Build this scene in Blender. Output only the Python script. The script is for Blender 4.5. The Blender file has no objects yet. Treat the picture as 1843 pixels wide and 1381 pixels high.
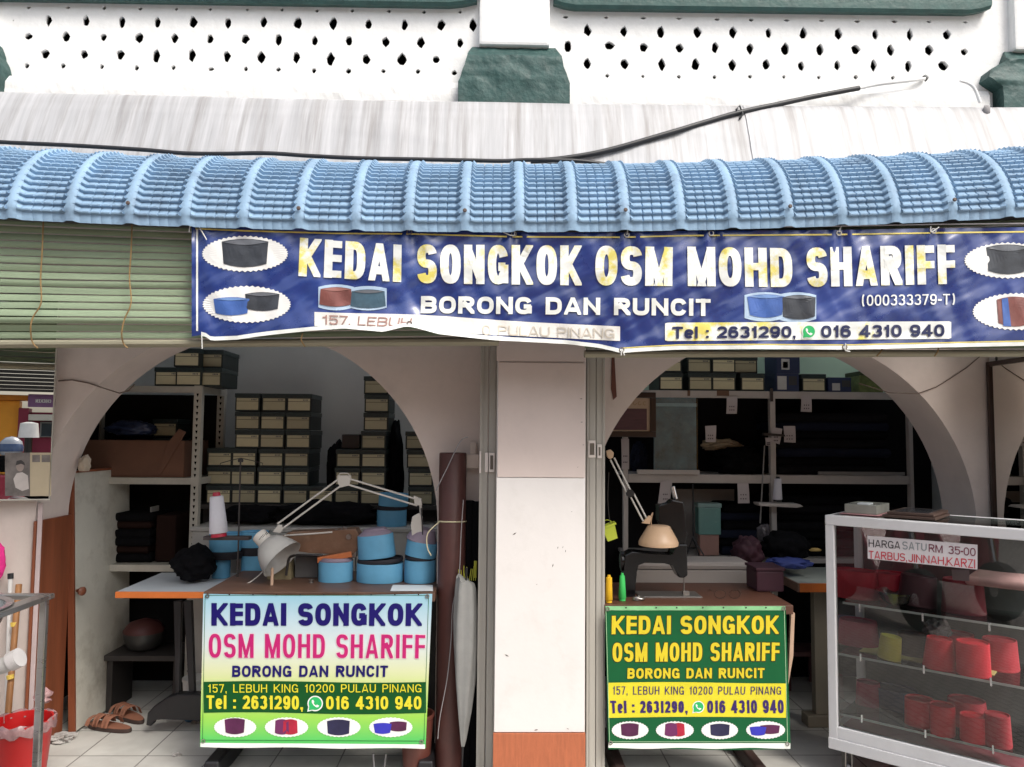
import bpy, bmesh, math, random
from mathutils import Vector, Matrix, noise
random.seed(7)
sc = bpy.context.scene
COL = sc.collection
R = math.radians

# ------------------------------------------------------------------ camera
FPX, W0, H0 = 1384.0, 1843.0, 1381.0
YAW = math.atan(31.5/FPX); PITCH = math.atan(90/FPX); ROLL = .0085
EYE = Vector((0, 0, 1.5))
fw = Vector((math.sin(YAW)*math.cos(PITCH), math.cos(YAW)*math.cos(PITCH), math.sin(PITCH)))
r0 = Vector((math.cos(YAW), -math.sin(YAW), 0)); u0 = r0.cross(fw)
rt = r0*math.cos(ROLL) + u0*math.sin(ROLL); up = u0*math.cos(ROLL) - r0*math.sin(ROLL)
cam = bpy.data.objects.new('camera', bpy.data.cameras.new('camera')); COL.objects.link(cam)
cam.data.sensor_fit = 'HORIZONTAL'; cam.data.sensor_width = 36; cam.data.lens = FPX/W0*36
cam.data.clip_start = .05; cam.data.clip_end = 3000
m3 = Matrix((rt, up, -fw)).transposed()
cam.matrix_world = Matrix.Translation(EYE) @ m3.to_4x4()
sc.camera = cam

# ------------------------------------------------------------------ light
SUN = Vector((.42, -.50, .80)).normalized()
elev = math.asin(SUN.z); az = math.atan2(SUN.x, SUN.y)
w = bpy.data.worlds.new("World"); sc.world = w; w.use_nodes = True
nt = w.node_tree
sky = nt.nodes.new('ShaderNodeTexSky'); sky.sky_type = 'NISHITA'; sky.sun_disc = False
sky.sun_elevation = elev; sky.sun_rotation = az; sky.dust_density = 4.0; sky.air_density = 1.2
hz = nt.nodes.new('ShaderNodeHueSaturation'); hz.inputs['Saturation'].default_value = .45   # hazy, milky sky
nt.links.new(sky.outputs[0], hz.inputs['Color']); nt.links.new(hz.outputs[0], nt.nodes['Background'].inputs[0]); nt.nodes['Background'].inputs[1].default_value = .15
sl = bpy.data.lights.new('sun', 'SUN'); sl.energy = 1.5; sl.angle = R(20); sl.color = (1, .95, .87)
so = bpy.data.objects.new('sun', sl); COL.objects.link(so)
so.rotation_euler = SUN.to_track_quat('Z', 'Y').to_euler(); so.location = (3, -3, 8)
vs = sc.view_settings; vs.view_transform = 'Standard'; vs.look = 'None'; vs.exposure = .62; vs.gamma = 1
sc.cycles.use_denoising = True
sc.cycles.max_bounces = 10; sc.cycles.transparent_max_bounces = 16

# ------------------------------------------------------------------ projection helpers (a photo pixel at a real depth)
def ray(px, py): return fw*FPX + rt*(px-W0/2) - up*(py-H0/2)
def P(px, py, Y):
    d = ray(px, py); return EYE + d*(Y/d.y)
def PZ(px, py, z):
    d = ray(px, py); return EYE + d*((z-1.5)/d.z)
def PP(px, py, p, n):
    d = ray(px, py); return EYE + d*((p-EYE).dot(n)/d.dot(n))
def pxs(Y): return Y/FPX            # metres per photo pixel at depth Y

# ------------------------------------------------------------------ materials
MATS = {}
def lin(c): return tuple(((v/255)/12.92 if v <= 10 else (((v/255)+.055)/1.055)**2.4) for v in c)
def mat(name, col, rough=.6, var=.12, scale=6, bump=0, bscale=40, metal=0, dirt=None, damt=.3, dscale=4, stretch=None, spec=.5, coat=0, bdist=.01, dlo=.52, dhi=.72, rotY=0, bdetail=8, bstretch=None, orand=0):
    if name in MATS: return MATS[name]
    m = bpy.data.materials.new(name); m.use_nodes = True; MATS[name] = m
    n = m.node_tree.nodes; l = m.node_tree.links; b = n['Principled BSDF']
    b.inputs['Roughness'].default_value = rough; b.inputs['Metallic'].default_value = metal
    b.inputs['Specular IOR Level'].default_value = spec; b.inputs['Coat Weight'].default_value = coat
    tc = n.new('ShaderNodeTexCoord'); mp = n.new('ShaderNodeMapping'); l.new(tc.outputs['Object'], mp.inputs[0])
    if stretch: mp.inputs['Scale'].default_value = stretch
    nz = n.new('ShaderNodeTexNoise'); nz.inputs['Scale'].default_value = scale; nz.inputs['Detail'].default_value = 8; nz.inputs['Roughness'].default_value = .65
    l.new(mp.outputs[0], nz.inputs[0])
    mx = n.new('ShaderNodeMix'); mx.data_type = 'RGBA'
    mx.inputs[6].default_value = (*[max(0, c*(1-var)) for c in col], 1); mx.inputs[7].default_value = (*[min(1, c*(1+var)) for c in col], 1)
    rp = n.new('ShaderNodeMapRange'); rp.inputs[1].default_value = .3; rp.inputs[2].default_value = .7
    l.new(nz.outputs[0], rp.inputs[0]); l.new(rp.outputs[0], mx.inputs[0]); out = mx.outputs[2]
    if dirt:
        n2 = n.new('ShaderNodeTexNoise'); n2.inputs['Scale'].default_value = dscale; n2.inputs['Detail'].default_value = 10; n2.inputs['Roughness'].default_value = .7
        l.new(mp.outputs[0], n2.inputs[0])
        r2 = n.new('ShaderNodeMapRange'); r2.inputs[1].default_value = dlo; r2.inputs[2].default_value = dhi; r2.inputs[4].default_value = damt
        l.new(n2.outputs[0], r2.inputs[0])
        m2 = n.new('ShaderNodeMix'); m2.data_type = 'RGBA'; l.new(r2.outputs[0], m2.inputs[0]); l.new(out, m2.inputs[6]); m2.inputs[7].default_value = (*dirt, 1); out = m2.outputs[2]
    if orand:
        oi = n.new('ShaderNodeObjectInfo'); ov = n.new('ShaderNodeMapRange'); ov.inputs[3].default_value = 1-orand; ov.inputs[4].default_value = 1+orand*.4; l.new(oi.outputs['Random'], ov.inputs[0])
        hs = n.new('ShaderNodeHueSaturation'); l.new(ov.outputs[0], hs.inputs['Value']); l.new(out, hs.inputs['Color']); out = hs.outputs[0]
    l.new(out, b.inputs['Base Color'])
    rr = n.new('ShaderNodeMapRange'); rr.inputs[3].default_value = max(.02, rough-.08); rr.inputs[4].default_value = min(1, rough+.1)
    l.new(nz.outputs[0], rr.inputs[0]); l.new(rr.outputs[0], b.inputs['Roughness'])
    if bump:
        n3 = n.new('ShaderNodeTexNoise'); n3.inputs['Scale'].default_value = bscale; n3.inputs['Detail'].default_value = bdetail
        src = mp.outputs[0]
        if bstretch:
            mq = n.new('ShaderNodeMapping'); mq.inputs['Scale'].default_value = bstretch; mr_ = n.new('ShaderNodeMapping'); mr_.inputs['Rotation'].default_value = (0, rotY, 0); l.new(tc.outputs['Object'], mr_.inputs[0]); l.new(mr_.outputs[0], mq.inputs[0]); src = mq.outputs[0]
        l.new(src, n3.inputs[0]); bp = n.new('ShaderNodeBump'); bp.inputs['Strength'].default_value = bump; bp.inputs['Distance'].default_value = bdist
        l.new(n3.outputs[0], bp.inputs['Height']); l.new(bp.outputs[0], b.inputs['Normal'])
    return m
def ramp_mat(name, stops, axis=2, rough=.35, coat=0):
    """printed sheet whose ink runs through colours along one object axis (metres)"""
    m = bpy.data.materials.new(name); m.use_nodes = True; MATS[name] = m
    n = m.node_tree.nodes; l = m.node_tree.links; b = n['Principled BSDF']; b.inputs['Roughness'].default_value = rough
    tc = n.new('ShaderNodeTexCoord'); sp = n.new('ShaderNodeSeparateXYZ'); l.new(tc.outputs['Object'], sp.inputs[0])
    mr = n.new('ShaderNodeMapRange'); mr.inputs[1].default_value = stops[0][0]; mr.inputs[2].default_value = stops[-1][0]
    l.new(sp.outputs[axis], mr.inputs[0]); cr = n.new('ShaderNodeValToRGB')
    a, z = stops[0][0], stops[-1][0]
    for i, (p, c) in enumerate(stops):
        e = cr.color_ramp.elements[i] if i < 2 else cr.color_ramp.elements.new(1)
        e.position = (p-a)/(z-a)
        e.color = (*c, 1)
    l.new(mr.outputs[0], cr.inputs[0]); l.new(cr.outputs[0], b.inputs['Base Color'])
    return m
def glass_mat(name, tint=(1, 1, 1), ior=1.5, rough=0.0):
    m = bpy.data.materials.new(name); m.use_nodes = True; MATS[name] = m
    n = m.node_tree.nodes; l = m.node_tree.links; n.remove(n['Principled BSDF'])
    t = n.new('ShaderNodeBsdfTransparent'); t.inputs[0].default_value = (*tint, 1)
    g = n.new('ShaderNodeBsdfGlossy'); g.inputs['Roughness'].default_value = rough
    f = n.new('ShaderNodeFresnel'); f.inputs[0].default_value = ior
    mx = n.new('ShaderNodeMixShader'); l.new(f.outputs[0], mx.inputs[0]); l.new(t.outputs[0], mx.inputs[1]); l.new(g.outputs[0], mx.inputs[2])
    l.new(mx.outputs[0], n['Material Output'].inputs[0]); return m

# ------------------------------------------------------------------ mesh builder
WORLD = {}
class MB:
    def __init__(s, T=None): s.bm = bmesh.new(); s.T = T
    def v(s, p): p = Vector(p); return s.bm.verts.new(s.T @ p if s.T else p)
    def face(s, pts): return s.bm.faces.new([s.v(p) for p in pts])
    def _bev(s, faces, off, seg=2):
        if off <= 0: return
        es = list({e for f in faces for e in f.edges})
        bmesh.ops.bevel(s.bm, geom=es, offset=off, segments=seg, affect='EDGES', profile=.6, clamp_overlap=True)
    def box(s, x0, x1, y0, y1, z0, z1, bev=0):
        vs = [s.v((x, y, z)) for z in (z0, z1) for y in (y0, y1) for x in (x0, x1)]
        fs = [s.bm.faces.new([vs[i] for i in q]) for q in ((0, 2, 3, 1), (4, 5, 7, 6), (0, 1, 5, 4), (2, 6, 7, 3), (0, 4, 6, 2), (1, 3, 7, 5))]
        s._bev(fs, bev); return s
    def hexa(s, pts, bev=0):      # 8 points, bottom loop then top loop
        vs = [s.v(p) for p in pts]
        fs = [s.bm.faces.new([vs[i] for i in q]) for q in ((3, 2, 1, 0), (4, 5, 6, 7), (0, 1, 5, 4), (1, 2, 6, 5), (2, 3, 7, 6), (3, 0, 4, 7))]
        s._bev(fs, bev); return s
    def prism(s, pts, d, bev=0):  # planar outline pushed along vector d
        a = [s.v(p) for p in pts]; b = [s.v(Vector(p)+Vector(d)) for p in pts]; n = len(a)
        fs = [s.bm.faces.new(a[::-1]), s.bm.faces.new(b)] + [s.bm.faces.new([a[i], a[(i+1) % n], b[(i+1) % n], b[i]]) for i in range(n)]
        s._bev(fs, bev); return s
    def pxprism(s, pts, Y, depth, bev=.004): return s.prism([P(x, y, Y) for x, y in pts], (0, depth, 0), bev)
    def tube(s, pts, r, n=10, caps=True, r1=None):
        pts = [Vector(p) for p in pts]; rings = []; prev = None
        for i, p in enumerate(pts):
            t = (pts[min(i+1, len(pts)-1)]-pts[max(i-1, 0)]).normalized()
            a = prev if prev is not None and abs(prev.dot(t)) < .95 else t.orthogonal()
            a = (a - t*a.dot(t)).normalized(); prev = a; b = t.cross(a)
            rr = r if r1 is None else r+(r1-r)*i/(len(pts)-1)
            rings.append([s.v(p+(a*math.cos(k*2*math.pi/n)+b*math.sin(k*2*math.pi/n))*rr) for k in range(n)])
        for A, B in zip(rings, rings[1:]):
            for k in range(n): s.bm.faces.new([A[k], A[(k+1) % n], B[(k+1) % n], B[k]])
        if caps: s.bm.faces.new(rings[0][::-1]); s.bm.faces.new(rings[-1])
        return s
    def lathe(s, prof, o, ax=(0, 0, 1), n=24, caps=True, sx=1, sy=1):
        ax = Vector(ax).normalized(); a = ax.orthogonal().normalized() if abs(ax.z) < .999 else Vector((1, 0, 0)); b = ax.cross(a); o = Vector(o)
        rings = [[s.v(o+ax*h+(a*math.cos(k*2*math.pi/n)*sx+b*math.sin(k*2*math.pi/n)*sy)*max(r, .0004)) for k in range(n)] for r, h in prof]
        for A, B in zip(rings, rings[1:]):
            for k in range(n): s.bm.faces.new([A[k], A[(k+1) % n], B[(k+1) % n], B[k]])
        if caps: s.bm.faces.new(rings[0][::-1]); s.bm.faces.new(rings[-1])
        return s
    def loft(s, rings, caps=True):
        rs = [[s.v(p) for p in r] for r in rings]; n = len(rs[0])
        for A, B in zip(rs, rs[1:]):
            for k in range(n): s.bm.faces.new([A[k], A[(k+1) % n], B[(k+1) % n], B[k]])
        if caps: s.bm.faces.new(rs[0][::-1]); s.bm.faces.new(rs[-1])
        return s
    def grid(s, f, nu, nv):
        g = [[s.v(f(i/nu, j/nv)) for i in range(nu+1)] for j in range(nv+1)]
        for j in range(nv):
            for i in range(nu): s.bm.faces.new([g[j][i], g[j][i+1], g[j+1][i+1], g[j+1][i]])
        return s
    def blob(s, c, rx, ry, rz, amp=.2, fr=3, seed=0, sub=4, flat=True):
        r = bmesh.ops.create_icosphere(s.bm, subdivisions=sub, radius=1)
        c = Vector(c)
        for v in r['verts']:
            d = 1+amp*noise.noise(v.co*fr+Vector((seed, seed*2, 0)))+amp*.5*noise.noise(v.co*fr*2.3+Vector((0, seed, 9)))
            d -= amp*.16*abs(noise.noise(Vector((v.co.x*6+seed, v.co.y*6, v.co.z*2.2))))*2      # creases run mostly downward
            q = Vector((v.co.x*rx*d, v.co.y*ry*d, v.co.z*rz*d))
            if flat: q.z = max(q.z, -rz*.75)
            v.co = s.T @ (c+q) if s.T else c+q
        return s
    def slab(s, x0, x1, y0, y1, z0, z1, seed=0):      # folded cloth: rounded, slightly sagging block
        n = 20; rings = []
        for k, (zf, ins) in enumerate(((0, .012), (.2, .003), (.5, 0), (.8, .003), (1, .012))):
            r = []
            for i in range(n*4):
                side, t = divmod(i, n); t /= n; a, b, c, d = x0+ins, x1-ins, y0+ins, y1-ins
                p = [(a+(b-a)*t, c), (b, c+(d-c)*t), (b-(b-a)*t, d), (a, d-(d-c)*t)][side]
                q = Vector((p[0], p[1], z0+(z1-z0)*zf)); w_ = .006*noise.noise(Vector((p[0]*9+seed, p[1]*9, zf+seed)))
                q += Vector((w_, w_*1.5, w_*.5*zf)); r.append(q)
            rings.append(r)
        return s.loft(rings)
    def songkok(s, c, rx, ry, h, top=.93, rot=0, tilt=0, e=2.6, crease=.012, n=28):
        M = Matrix.Translation(Vector(c)) @ Matrix.Rotation(tilt, 4, 'Y') @ Matrix.Rotation(rot, 4, 'Z')
        def ring(k, z):
            o = []
            for i in range(n):
                a = 2*math.pi*i/n; ca, sa = math.cos(a), math.sin(a)
                o.append(M @ Vector((k*rx*math.copysign(abs(ca)**(2/e), ca), k*ry*math.copysign(abs(sa)**(2/e), sa), z)))
            return o
        return s.loft([ring(.985, 0), ring(1, .004), ring((1+top)/2, h*.5), ring(top, h-.006), ring(top*.985, h), ring(top*.93, h), ring(top*.9, h-crease), ring(top*.3, h-crease*.6)])
    def build(s, name, m, parent=None, smooth=None, loc=None):
        bm = s.bm; bmesh.ops.remove_doubles(bm, verts=bm.verts, dist=1e-6)
        bmesh.ops.recalc_face_normals(bm, faces=bm.faces)
        if parent is not None: o0 = WORLD[parent.name]
        elif loc is not None: o0 = Vector(loc)
        else:
            xs = [v.co for v in bm.verts]; o0 = Vector(((min(c.x for c in xs)+max(c.x for c in xs))/2, (min(c.y for c in xs)+max(c.y for c in xs))/2, min(c.z for c in xs)))
        bmesh.ops.translate(bm, verts=bm.verts, vec=-o0)
        me = bpy.data.meshes.new(name)
        if smooth is not None:
            for f in bm.faces: f.smooth = True
            for e in bm.edges:
                if len(e.link_faces) == 2 and e.calc_face_angle(0) > R(smooth): e.smooth = False
        bm.to_mesh(me); bm.free(); me.materials.append(m)
        o = bpy.data.objects.new(name, me); COL.objects.link(o); WORLD[o.name] = o0
        if parent is not None: o.parent = parent
        else: o.location = o0
        return o
def thing(name, label, cat, loc, group=None):
    o = bpy.data.objects.new(name, None); COL.objects.link(o); o.location = loc; o.empty_display_size = .1
    o['label'] = label; o['category'] = cat
    if group: o['group'] = group
    WORLD[o.name] = Vector(loc); return o
def tag(o, label, cat, group=None):
    o['label'] = label; o['category'] = cat
    if group: o['group'] = group
    return o
def struct(o, kind='structure'): o['kind'] = kind; return o
def dup(root, loc, label):
    r = root.copy(); COL.objects.link(r); r.location = loc; r['label'] = label
    for ch in list(root.children):
        c = ch.copy(); COL.objects.link(c); c.parent = r
        for g in list(ch.children):
            d = g.copy(); COL.objects.link(d); d.parent = c
    WORLD[r.name] = Vector(loc); return r

# ------------------------------------------------------------------ signwriter's letters: stroke skeletons given width and weight
def se(cx, cy, rx, ry, a0, a1, n=16, e=2.5):
    o = []
    for i in range(n+1):
        a = R(a0+(a1-a0)*i/n); c, s = math.cos(a), math.sin(a)
        o.append((cx+rx*math.copysign(abs(c)**(2/e), c), cy+ry*math.copysign(abs(s)**(2/e), s)))
    return o
L = lambda *p: ('l', list(p))      # straight stroke, ends extended and clipped to the letter box
N = lambda *p: ('n', list(p))      # stroke with plain ends
C = lambda pts: ('n', pts)
O = lambda pts: ('o', pts)
B = lambda x0, y0, x1, y1: ('r', (x0, y0, x1, y1))
six = [O(se(.5, .3, .5, .3, 0, 352, 22)), C(se(.5, .5, .5, .5, 180, 30, 12))]
nine = [O(se(.5, .7, .5, .3, 0, 352, 22)), C(se(.5, .5, .5, .5, 0, -150, 12))]
G = {
 'A': (.66, [L((0, 0), (.43, 1)), L((1, 0), (.57, 1)), N((.2, .22), (.8, .22))]),
 'B': (.62, [L((0, 0), (0, 1)), C([(0, 1), (.5, 1)]+se(.5, .76, .46, .24, 90, -90, 10)+[(0, .52)]), C([(0, .52), (.5, .52)]+se(.5, .26, .5, .26, 90, -90, 10)+[(0, 0)])]),
 'C': (.62, [C(se(.5, .5, .5, .5, 22, 338, 26))]),
 'D': (.63, [L((0, 0), (0, 1)), C([(0, 1), (.4, 1)]+se(.4, .5, .6, .5, 90, -90, 18, 2.8)+[(0, 0)])]),
 'E': (.54, [L((0, 0), (0, 1)), L((0, 1), (1, 1)), L((0, .53), (.72, .53)), L((0, 0), (1, 0))]),
 'F': (.52, [L((0, 0), (0, 1)), L((0, 1), (1, 1)), L((0, .5), (.7, .5))]),
 'G': (.65, [C(se(.5, .5, .5, .5, 25, 330, 26)), N((1, -.1), (1, .5)), N((.52, .43), (1.1, .43))]),
 'H': (.64, [L((0, 0), (0, 1)), L((1, 0), (1, 1)), L((0, .52), (1, .52))]),
 'I': (0, [L((.5, 0), (.5, 1))]),
 'J': (.5, [C([(1, 1.2), (1, .35)]+se(.5, .3, .5, .3, 0, -170, 12))]),
 'K': (.68, [L((0, 0), (0, 1)), L((0, .3), (.9, 1)), L((.3, .55), (.95, 0))]),
 'L': (.5, [L((0, 0), (0, 1)), L((0, 0), (1, 0))]),
 'M': (.8, [L((0, 0), (0, 1)), L((1, 0), (1, 1)), L((.06, 1), (.5, 0)), L((.94, 1), (.5, 0))]),
 'N': (.65, [L((0, 0), (0, 1)), L((1, 0), (1, 1)), L((.02, 1), (.98, 0))]),
 'O': (.65, [O(se(.5, .5, .5, .5, 0, 352, 34))]),
 'P': (.6, [L((0, 0), (0, 1)), C([(0, 1), (.5, 1)]+se(.5, .73, .5, .27, 90, -90, 10)+[(0, .46)])]),
 'R': (.64, [L((0, 0), (0, 1)), C([(0, 1), (.5, 1)]+se(.5, .74, .47, .26, 90, -90, 10)+[(0, .48)]), L((.5, .5), (.98, 0))]),
 'S': (.62, [C(se(.5, .755, .5, .245, 12, 270, 16)+se(.5, .255, .5, .255, 90, -168, 16)[1:])]),
 'T': (.58, [L((0, 1), (1, 1)), L((.5, 0), (.5, 1))]),
 'U': (.64, [C([(0, 1.2), (0, .35)]+se(.5, .35, .5, .35, 180, 360, 14)+[(1, 1.2)])]),
 'Z': (.56, [L((0, 1), (1, 1)), L((0, 0), (1, 0)), L((.05, 0), (.95, 1))]),
 '0': (.54, [O(se(.5, .5, .5, .5, 0, 352, 30))]),
 '1': (.34, [L((.8, 0), (.8, 1)), N((-.1, .78), (.8, .86))]),
 '2': (.54, [C(se(.5, .7, .5, .3, 170, -25, 14)+[(.1, .08)]), L((0, 0), (1, 0))]),
 '3': (.54, [C(se(.5, .76, .46, .24, 165, -90, 14)), C(se(.5, .26, .5, .26, 90, -165, 14))]),
 '4': (.58, [L((.74, 0), (.74, 1)), N((.72, 1.0), (.0, .27)), L((0, .24), (1, .24))]),
 '5': (.54, [L((.1, 1), (.9, 1)), N((.1, 1.05), (.04, .48)), C(se(.5, .32, .5, .32, 145, -165, 16))]),
 '6': (.54, six), '9': (.54, nine),
 '7': (.52, [L((0, 1), (1, 1)), L((.95, 1), (.35, 0))]),
 'e': (.5, [C(se(.5, .36, .5, .36, 0, 318, 20)), N((0, .36), (1.05, .36))]),
 'l': (0, [L((.5, 0), (.5, 1))]),
 ',': (0, [B(0, 0, 1, .17), ('r', (.35, -.16, .85, .02))]), '.': (0, [B(0, 0, 1, .17)]),
 ':': (0, [B(0, .04, 1, .22), B(0, .52, 1, .7)]),
 '-': (.3, [B(0, .36, 1, .53)]),
 '(': (.3, [C(se(1.0, .5, .95, .66, 112, 248, 14, 2))]), ')': (.3, [C(se(0, .5, .95, .66, 68, -68, 14, 2))]),
}
def clip(poly, ax, lim, keep_less):
    o = []
    for i, p in enumerate(poly):
        q = poly[(i+1) % len(poly)]
        pin = (p[ax] <= lim) if keep_less else (p[ax] >= lim); qin = (q[ax] <= lim) if keep_less else (q[ax] >= lim)
        if pin: o.append(p)
        if pin != qin:
            t = (lim-p[ax])/(q[ax]-p[ax]); o.append((p[0]+(q[0]-p[0])*t, p[1]+(q[1]-p[1])*t))
    return o
def letters(mb, text, quad, S, weight=.2, off=.002, grow=0, gap=.1, space=.3, seg=.14, only=None):
    """quad: px corners tl, tr, br, bl of the line's cap box; S(px, py, d) puts a px on the sheet, d metres proud"""
    tl, tr, br, bl = quad
    wp = math.hypot(tr[0]-tl[0], tr[1]-tl[1]); hp = math.hypot(bl[0]-tl[0], bl[1]-tl[1]); t = weight*hp
    nat = sum((G[c][0]*hp+0 if c != ' ' else space*hp) for c in text); fixed = sum(t for c in text if c != ' ' and G[c][0] == 0)+sum(gap*hp for c in text[:-1])
    k = (wp-fixed)/max(nat, 1e-6)
    def put(x, y, d):
        a, b = x/wp, 1-y/hp
        px = (tl[0]*(1-a)+tr[0]*a)*(1-b)+(bl[0]*(1-a)+br[0]*a)*b; py = (tl[1]*(1-a)+tr[1]*a)*(1-b)+(bl[1]*(1-a)+br[1]*a)*b
        return S(px, py, d)
    x = 0; layer = 0; wi = 0
    for c in text:
        if c == ' ': x += space*hp*k+gap*hp; wi += 1; continue
        gw, strokes = G[c]; Wc = gw*hp*k if gw else t
        if only is not None and wi != only: x += Wc+gap*hp; continue
        g = grow
        for kind, pts in strokes:
            layer = (layer+1) % 6; d = off+layer*.00012; polys = []
            if kind == 'r':
                a, b, e, f = pts; polys = [[(x+a*Wc-g, b*hp-g), (x+e*Wc+g, b*hp-g), (x+e*Wc+g, f*hp+g), (x+a*Wc-g, f*hp+g)]]
            else:
                q = [Vector((x+t/2+p[0]*(Wc-t), t/2+p[1]*(hp-t))) for p in pts]
                if gw == 0: q = [Vector((x+t/2, v.y)) for v in q]
                if kind == 'l':
                    dv = (q[1]-q[0]).normalized(); q = [q[0]-dv*t*1.1, q[1]+dv*t*1.1]
                th = t*(.82 if kind == 'l' and abs(q[1].x-q[0].x) > .1*hp and c in 'MNAKZ' else (.86 if kind == 'l' and abs(q[1].y-q[0].y) < .01 else 1))+2*g
                cl = kind == 'o'
                # resample
                rs = []; nn = len(q)
                for i in range(nn if cl else nn-1):
                    a, b = q[i], q[(i+1) % nn]; ns = max(1, int((b-a).length/(seg*hp)))
                    rs += [a+(b-a)*j/ns for j in range(ns)]
                if not cl: rs.append(q[-1])
                if not cl and g and kind == 'n':
                    rs[0] = rs[0]-(rs[1]-rs[0]).normalized()*g; rs[-1] = rs[-1]+(rs[-1]-rs[-2]).normalized()*g
                lr = []; nn = len(rs)
                for i in range(nn):
                    a = rs[i-1] if (i > 0 or cl) else rs[i]; b = rs[(i+1) % nn] if (i < nn-1 or cl) else rs[i]
                    d1 = (rs[i]-a).normalized() if (rs[i]-a).length > 1e-9 else None; d2 = (b-rs[i]).normalized() if (b-rs[i]).length > 1e-9 else None
                    if d1 is None: d1 = d2
                    if d2 is None: d2 = d1
                    n1 = Vector((-d1.y, d1.x)); n2 = Vector((-d2.y, d2.x)); mnn = (n1+n2)
                    mnn = n1 if mnn.length < .2 else mnn.normalized(); sc_ = min(1.6, 1/max(.3, mnn.dot(n1)))
                    lr.append((rs[i]+mnn*th/2*sc_, rs[i]-mnn*th/2*sc_))
                for i in range(nn if cl else nn-1):
                    A, Bq = lr[i], lr[(i+1) % nn]; pl = [tuple(A[0]), tuple(Bq[0]), tuple(Bq[1]), tuple(A[1])]
                    pl = clip(clip(pl, 1, -g, False), 1, hp+g, True) if c not in '()' else pl
                    if pl and c not in '()': pl = clip(clip(pl, 0, x-g, False), 0, x+Wc+g, True)
                    if len(pl) >= 3: polys.append(pl)
            for pl in polys:
                vv = []
                for p in pl:
                    wpt = put(p[0], p[1], d)
                    if not vv or (wpt-vv[-1]).length > 1e-5: vv.append(wpt)
                if len(vv) >= 3 and (vv[0]-vv[-1]).length < 1e-5: vv.pop()
                if len(vv) >= 3: mb.face(vv)
        x += Wc+gap*hp
    return mb
def flat(mb, pts, S, d, K=6):   # a printed patch laid on a sheet, rings from its centre so that it follows the folds
    cx = sum(p[0] for p in pts)/len(pts); cy = sum(p[1] for p in pts)/len(pts); n = len(pts)
    g = [[mb.v(S(cx+(p[0]-cx)*k/K, cy+(p[1]-cy)*k/K, d)) for p in pts] for k in range(1, K+1)]; c = mb.v(S(cx, cy, d))
    for i in range(n):
        j = (i+1) % n; mb.bm.faces.new([c, g[0][i], g[0][j]])
        for k in range(K-1): mb.bm.faces.new([g[k][i], g[k+1][i], g[k+1][j], g[k][j]])
    return mb
def strip(mb, x0, x1, ytop, ybot, S, d, n=30, rows=3):   # printed band, ytop / ybot functions of px
    for i in range(n):
        a, b = x0+(x1-x0)*i/n, x0+(x1-x0)*(i+1)/n
        for j in range(rows):
            f0, f1 = j/rows, (j+1)/rows; q = lambda x, f: S(x, ytop(x)*(1-f)+ybot(x)*f, d)
            mb.face([q(a, f0), q(a, f1), q(b, f1), q(b, f0)])
    return mb
def ellipse(cx, cy, rx, ry, n=48, saw=0): return [(cx+(rx-(saw if i % 2 else 0))*math.cos(2*math.pi*i/n), cy+(ry-(saw if i % 2 else 0))*math.sin(2*math.pi*i/n)) for i in range(n)]
def hatshape(x0, x1, y0, y1, taper=.06, sag=.12):
    w_, h_ = x1-x0, y1-y0
    o = [(x0, y0+h_*.1)]+[(x0+w_*k/6, y0+h_*.1*abs(1-k/3)**2) for k in range(1, 6)]+[(x1, y0+h_*.1)]
    o += [(x1-w_*taper, y1-h_*sag)]+[(x1-w_*taper-(w_*(1-2*taper))*k/6, y1-h_*sag*abs(1-k/3)**2) for k in range(1, 6)]+[(x0+w_*taper, y1-h_*sag)]
    return o
def chaticon(prefix, cx, cy, r, S, parent, off):
    mb = MB(); flat(mb, ellipse(cx, cy, r*1.12, r*1.12, 28), S, off); mb.face([S(cx-r*1.15, cy+r*1.2, off+.0001), S(cx-r*.2, cy+r*.95, off+.0001), S(cx-r*.95, cy+r*.3, off+.0001)])
    mb.build('icon_border', mat('print_white', (.78, .78, .76), .4, .03), parent)
    mb = MB(); flat(mb, ellipse(cx, cy, r*.94, r*.94, 28), S, off+.0004); mb.face([S(cx-r*.93, cy+r*.98, off+.0005), S(cx-r*.1, cy+r*.85, off+.0005), S(cx-r*.85, cy+r*.2, off+.0005)])
    mb.build('icon_disc', mat('print_icon_green', (.02, .42, .12), .4, .05), parent)
    mb = MB(); hs = [(-.5, -.45), (-.3, -.55), (-.12, -.2), (-.25, -.05), (-.05, .2), (.12, .3), (.25, .15), (.58, .32), (.45, .52), (.2, .58), (-.2, .3), (-.48, -.1)]
    n = len(hs)
    for q in ((0, 1, 2, 3), (0, 3, 11), (3, 4, 10, 11), (4, 5, 9, 10), (5, 6, 7, 8), (5, 8, 9)): mb.face([S(cx+hs[i][0]*r, cy+hs[i][1]*r, off+.0009) for i in q])
    mb.build('icon_handset', mat('print_white', (.78, .78, .76), .4, .03), parent)

# ================================================================== SETTING
white_plaster = mat('limewashed_plaster', (.8, .8, .79), .85, .04, 5, .35, 22, dirt=(.6, .6, .58), damt=.35, dscale=9)
hall_plaster = mat('painted_plaster', (.67, .575, .53), .7, .06, 3, .15, 18, dirt=(.48, .42, .38), damt=.4, dscale=2.6)
room_plaster = mat('room_plaster', (.82, .85, .83), .8, .05, 2, .1, 20)
green_room = mat('pale_green_wall', (.62, .86, .70), .8, .05, 2, .1, 20)
dark_void = mat('dark_void', (.006, .0055, .006), 1, .2, 6, spec=0)  # near-black standing in for the shade inside holes and slots

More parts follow.
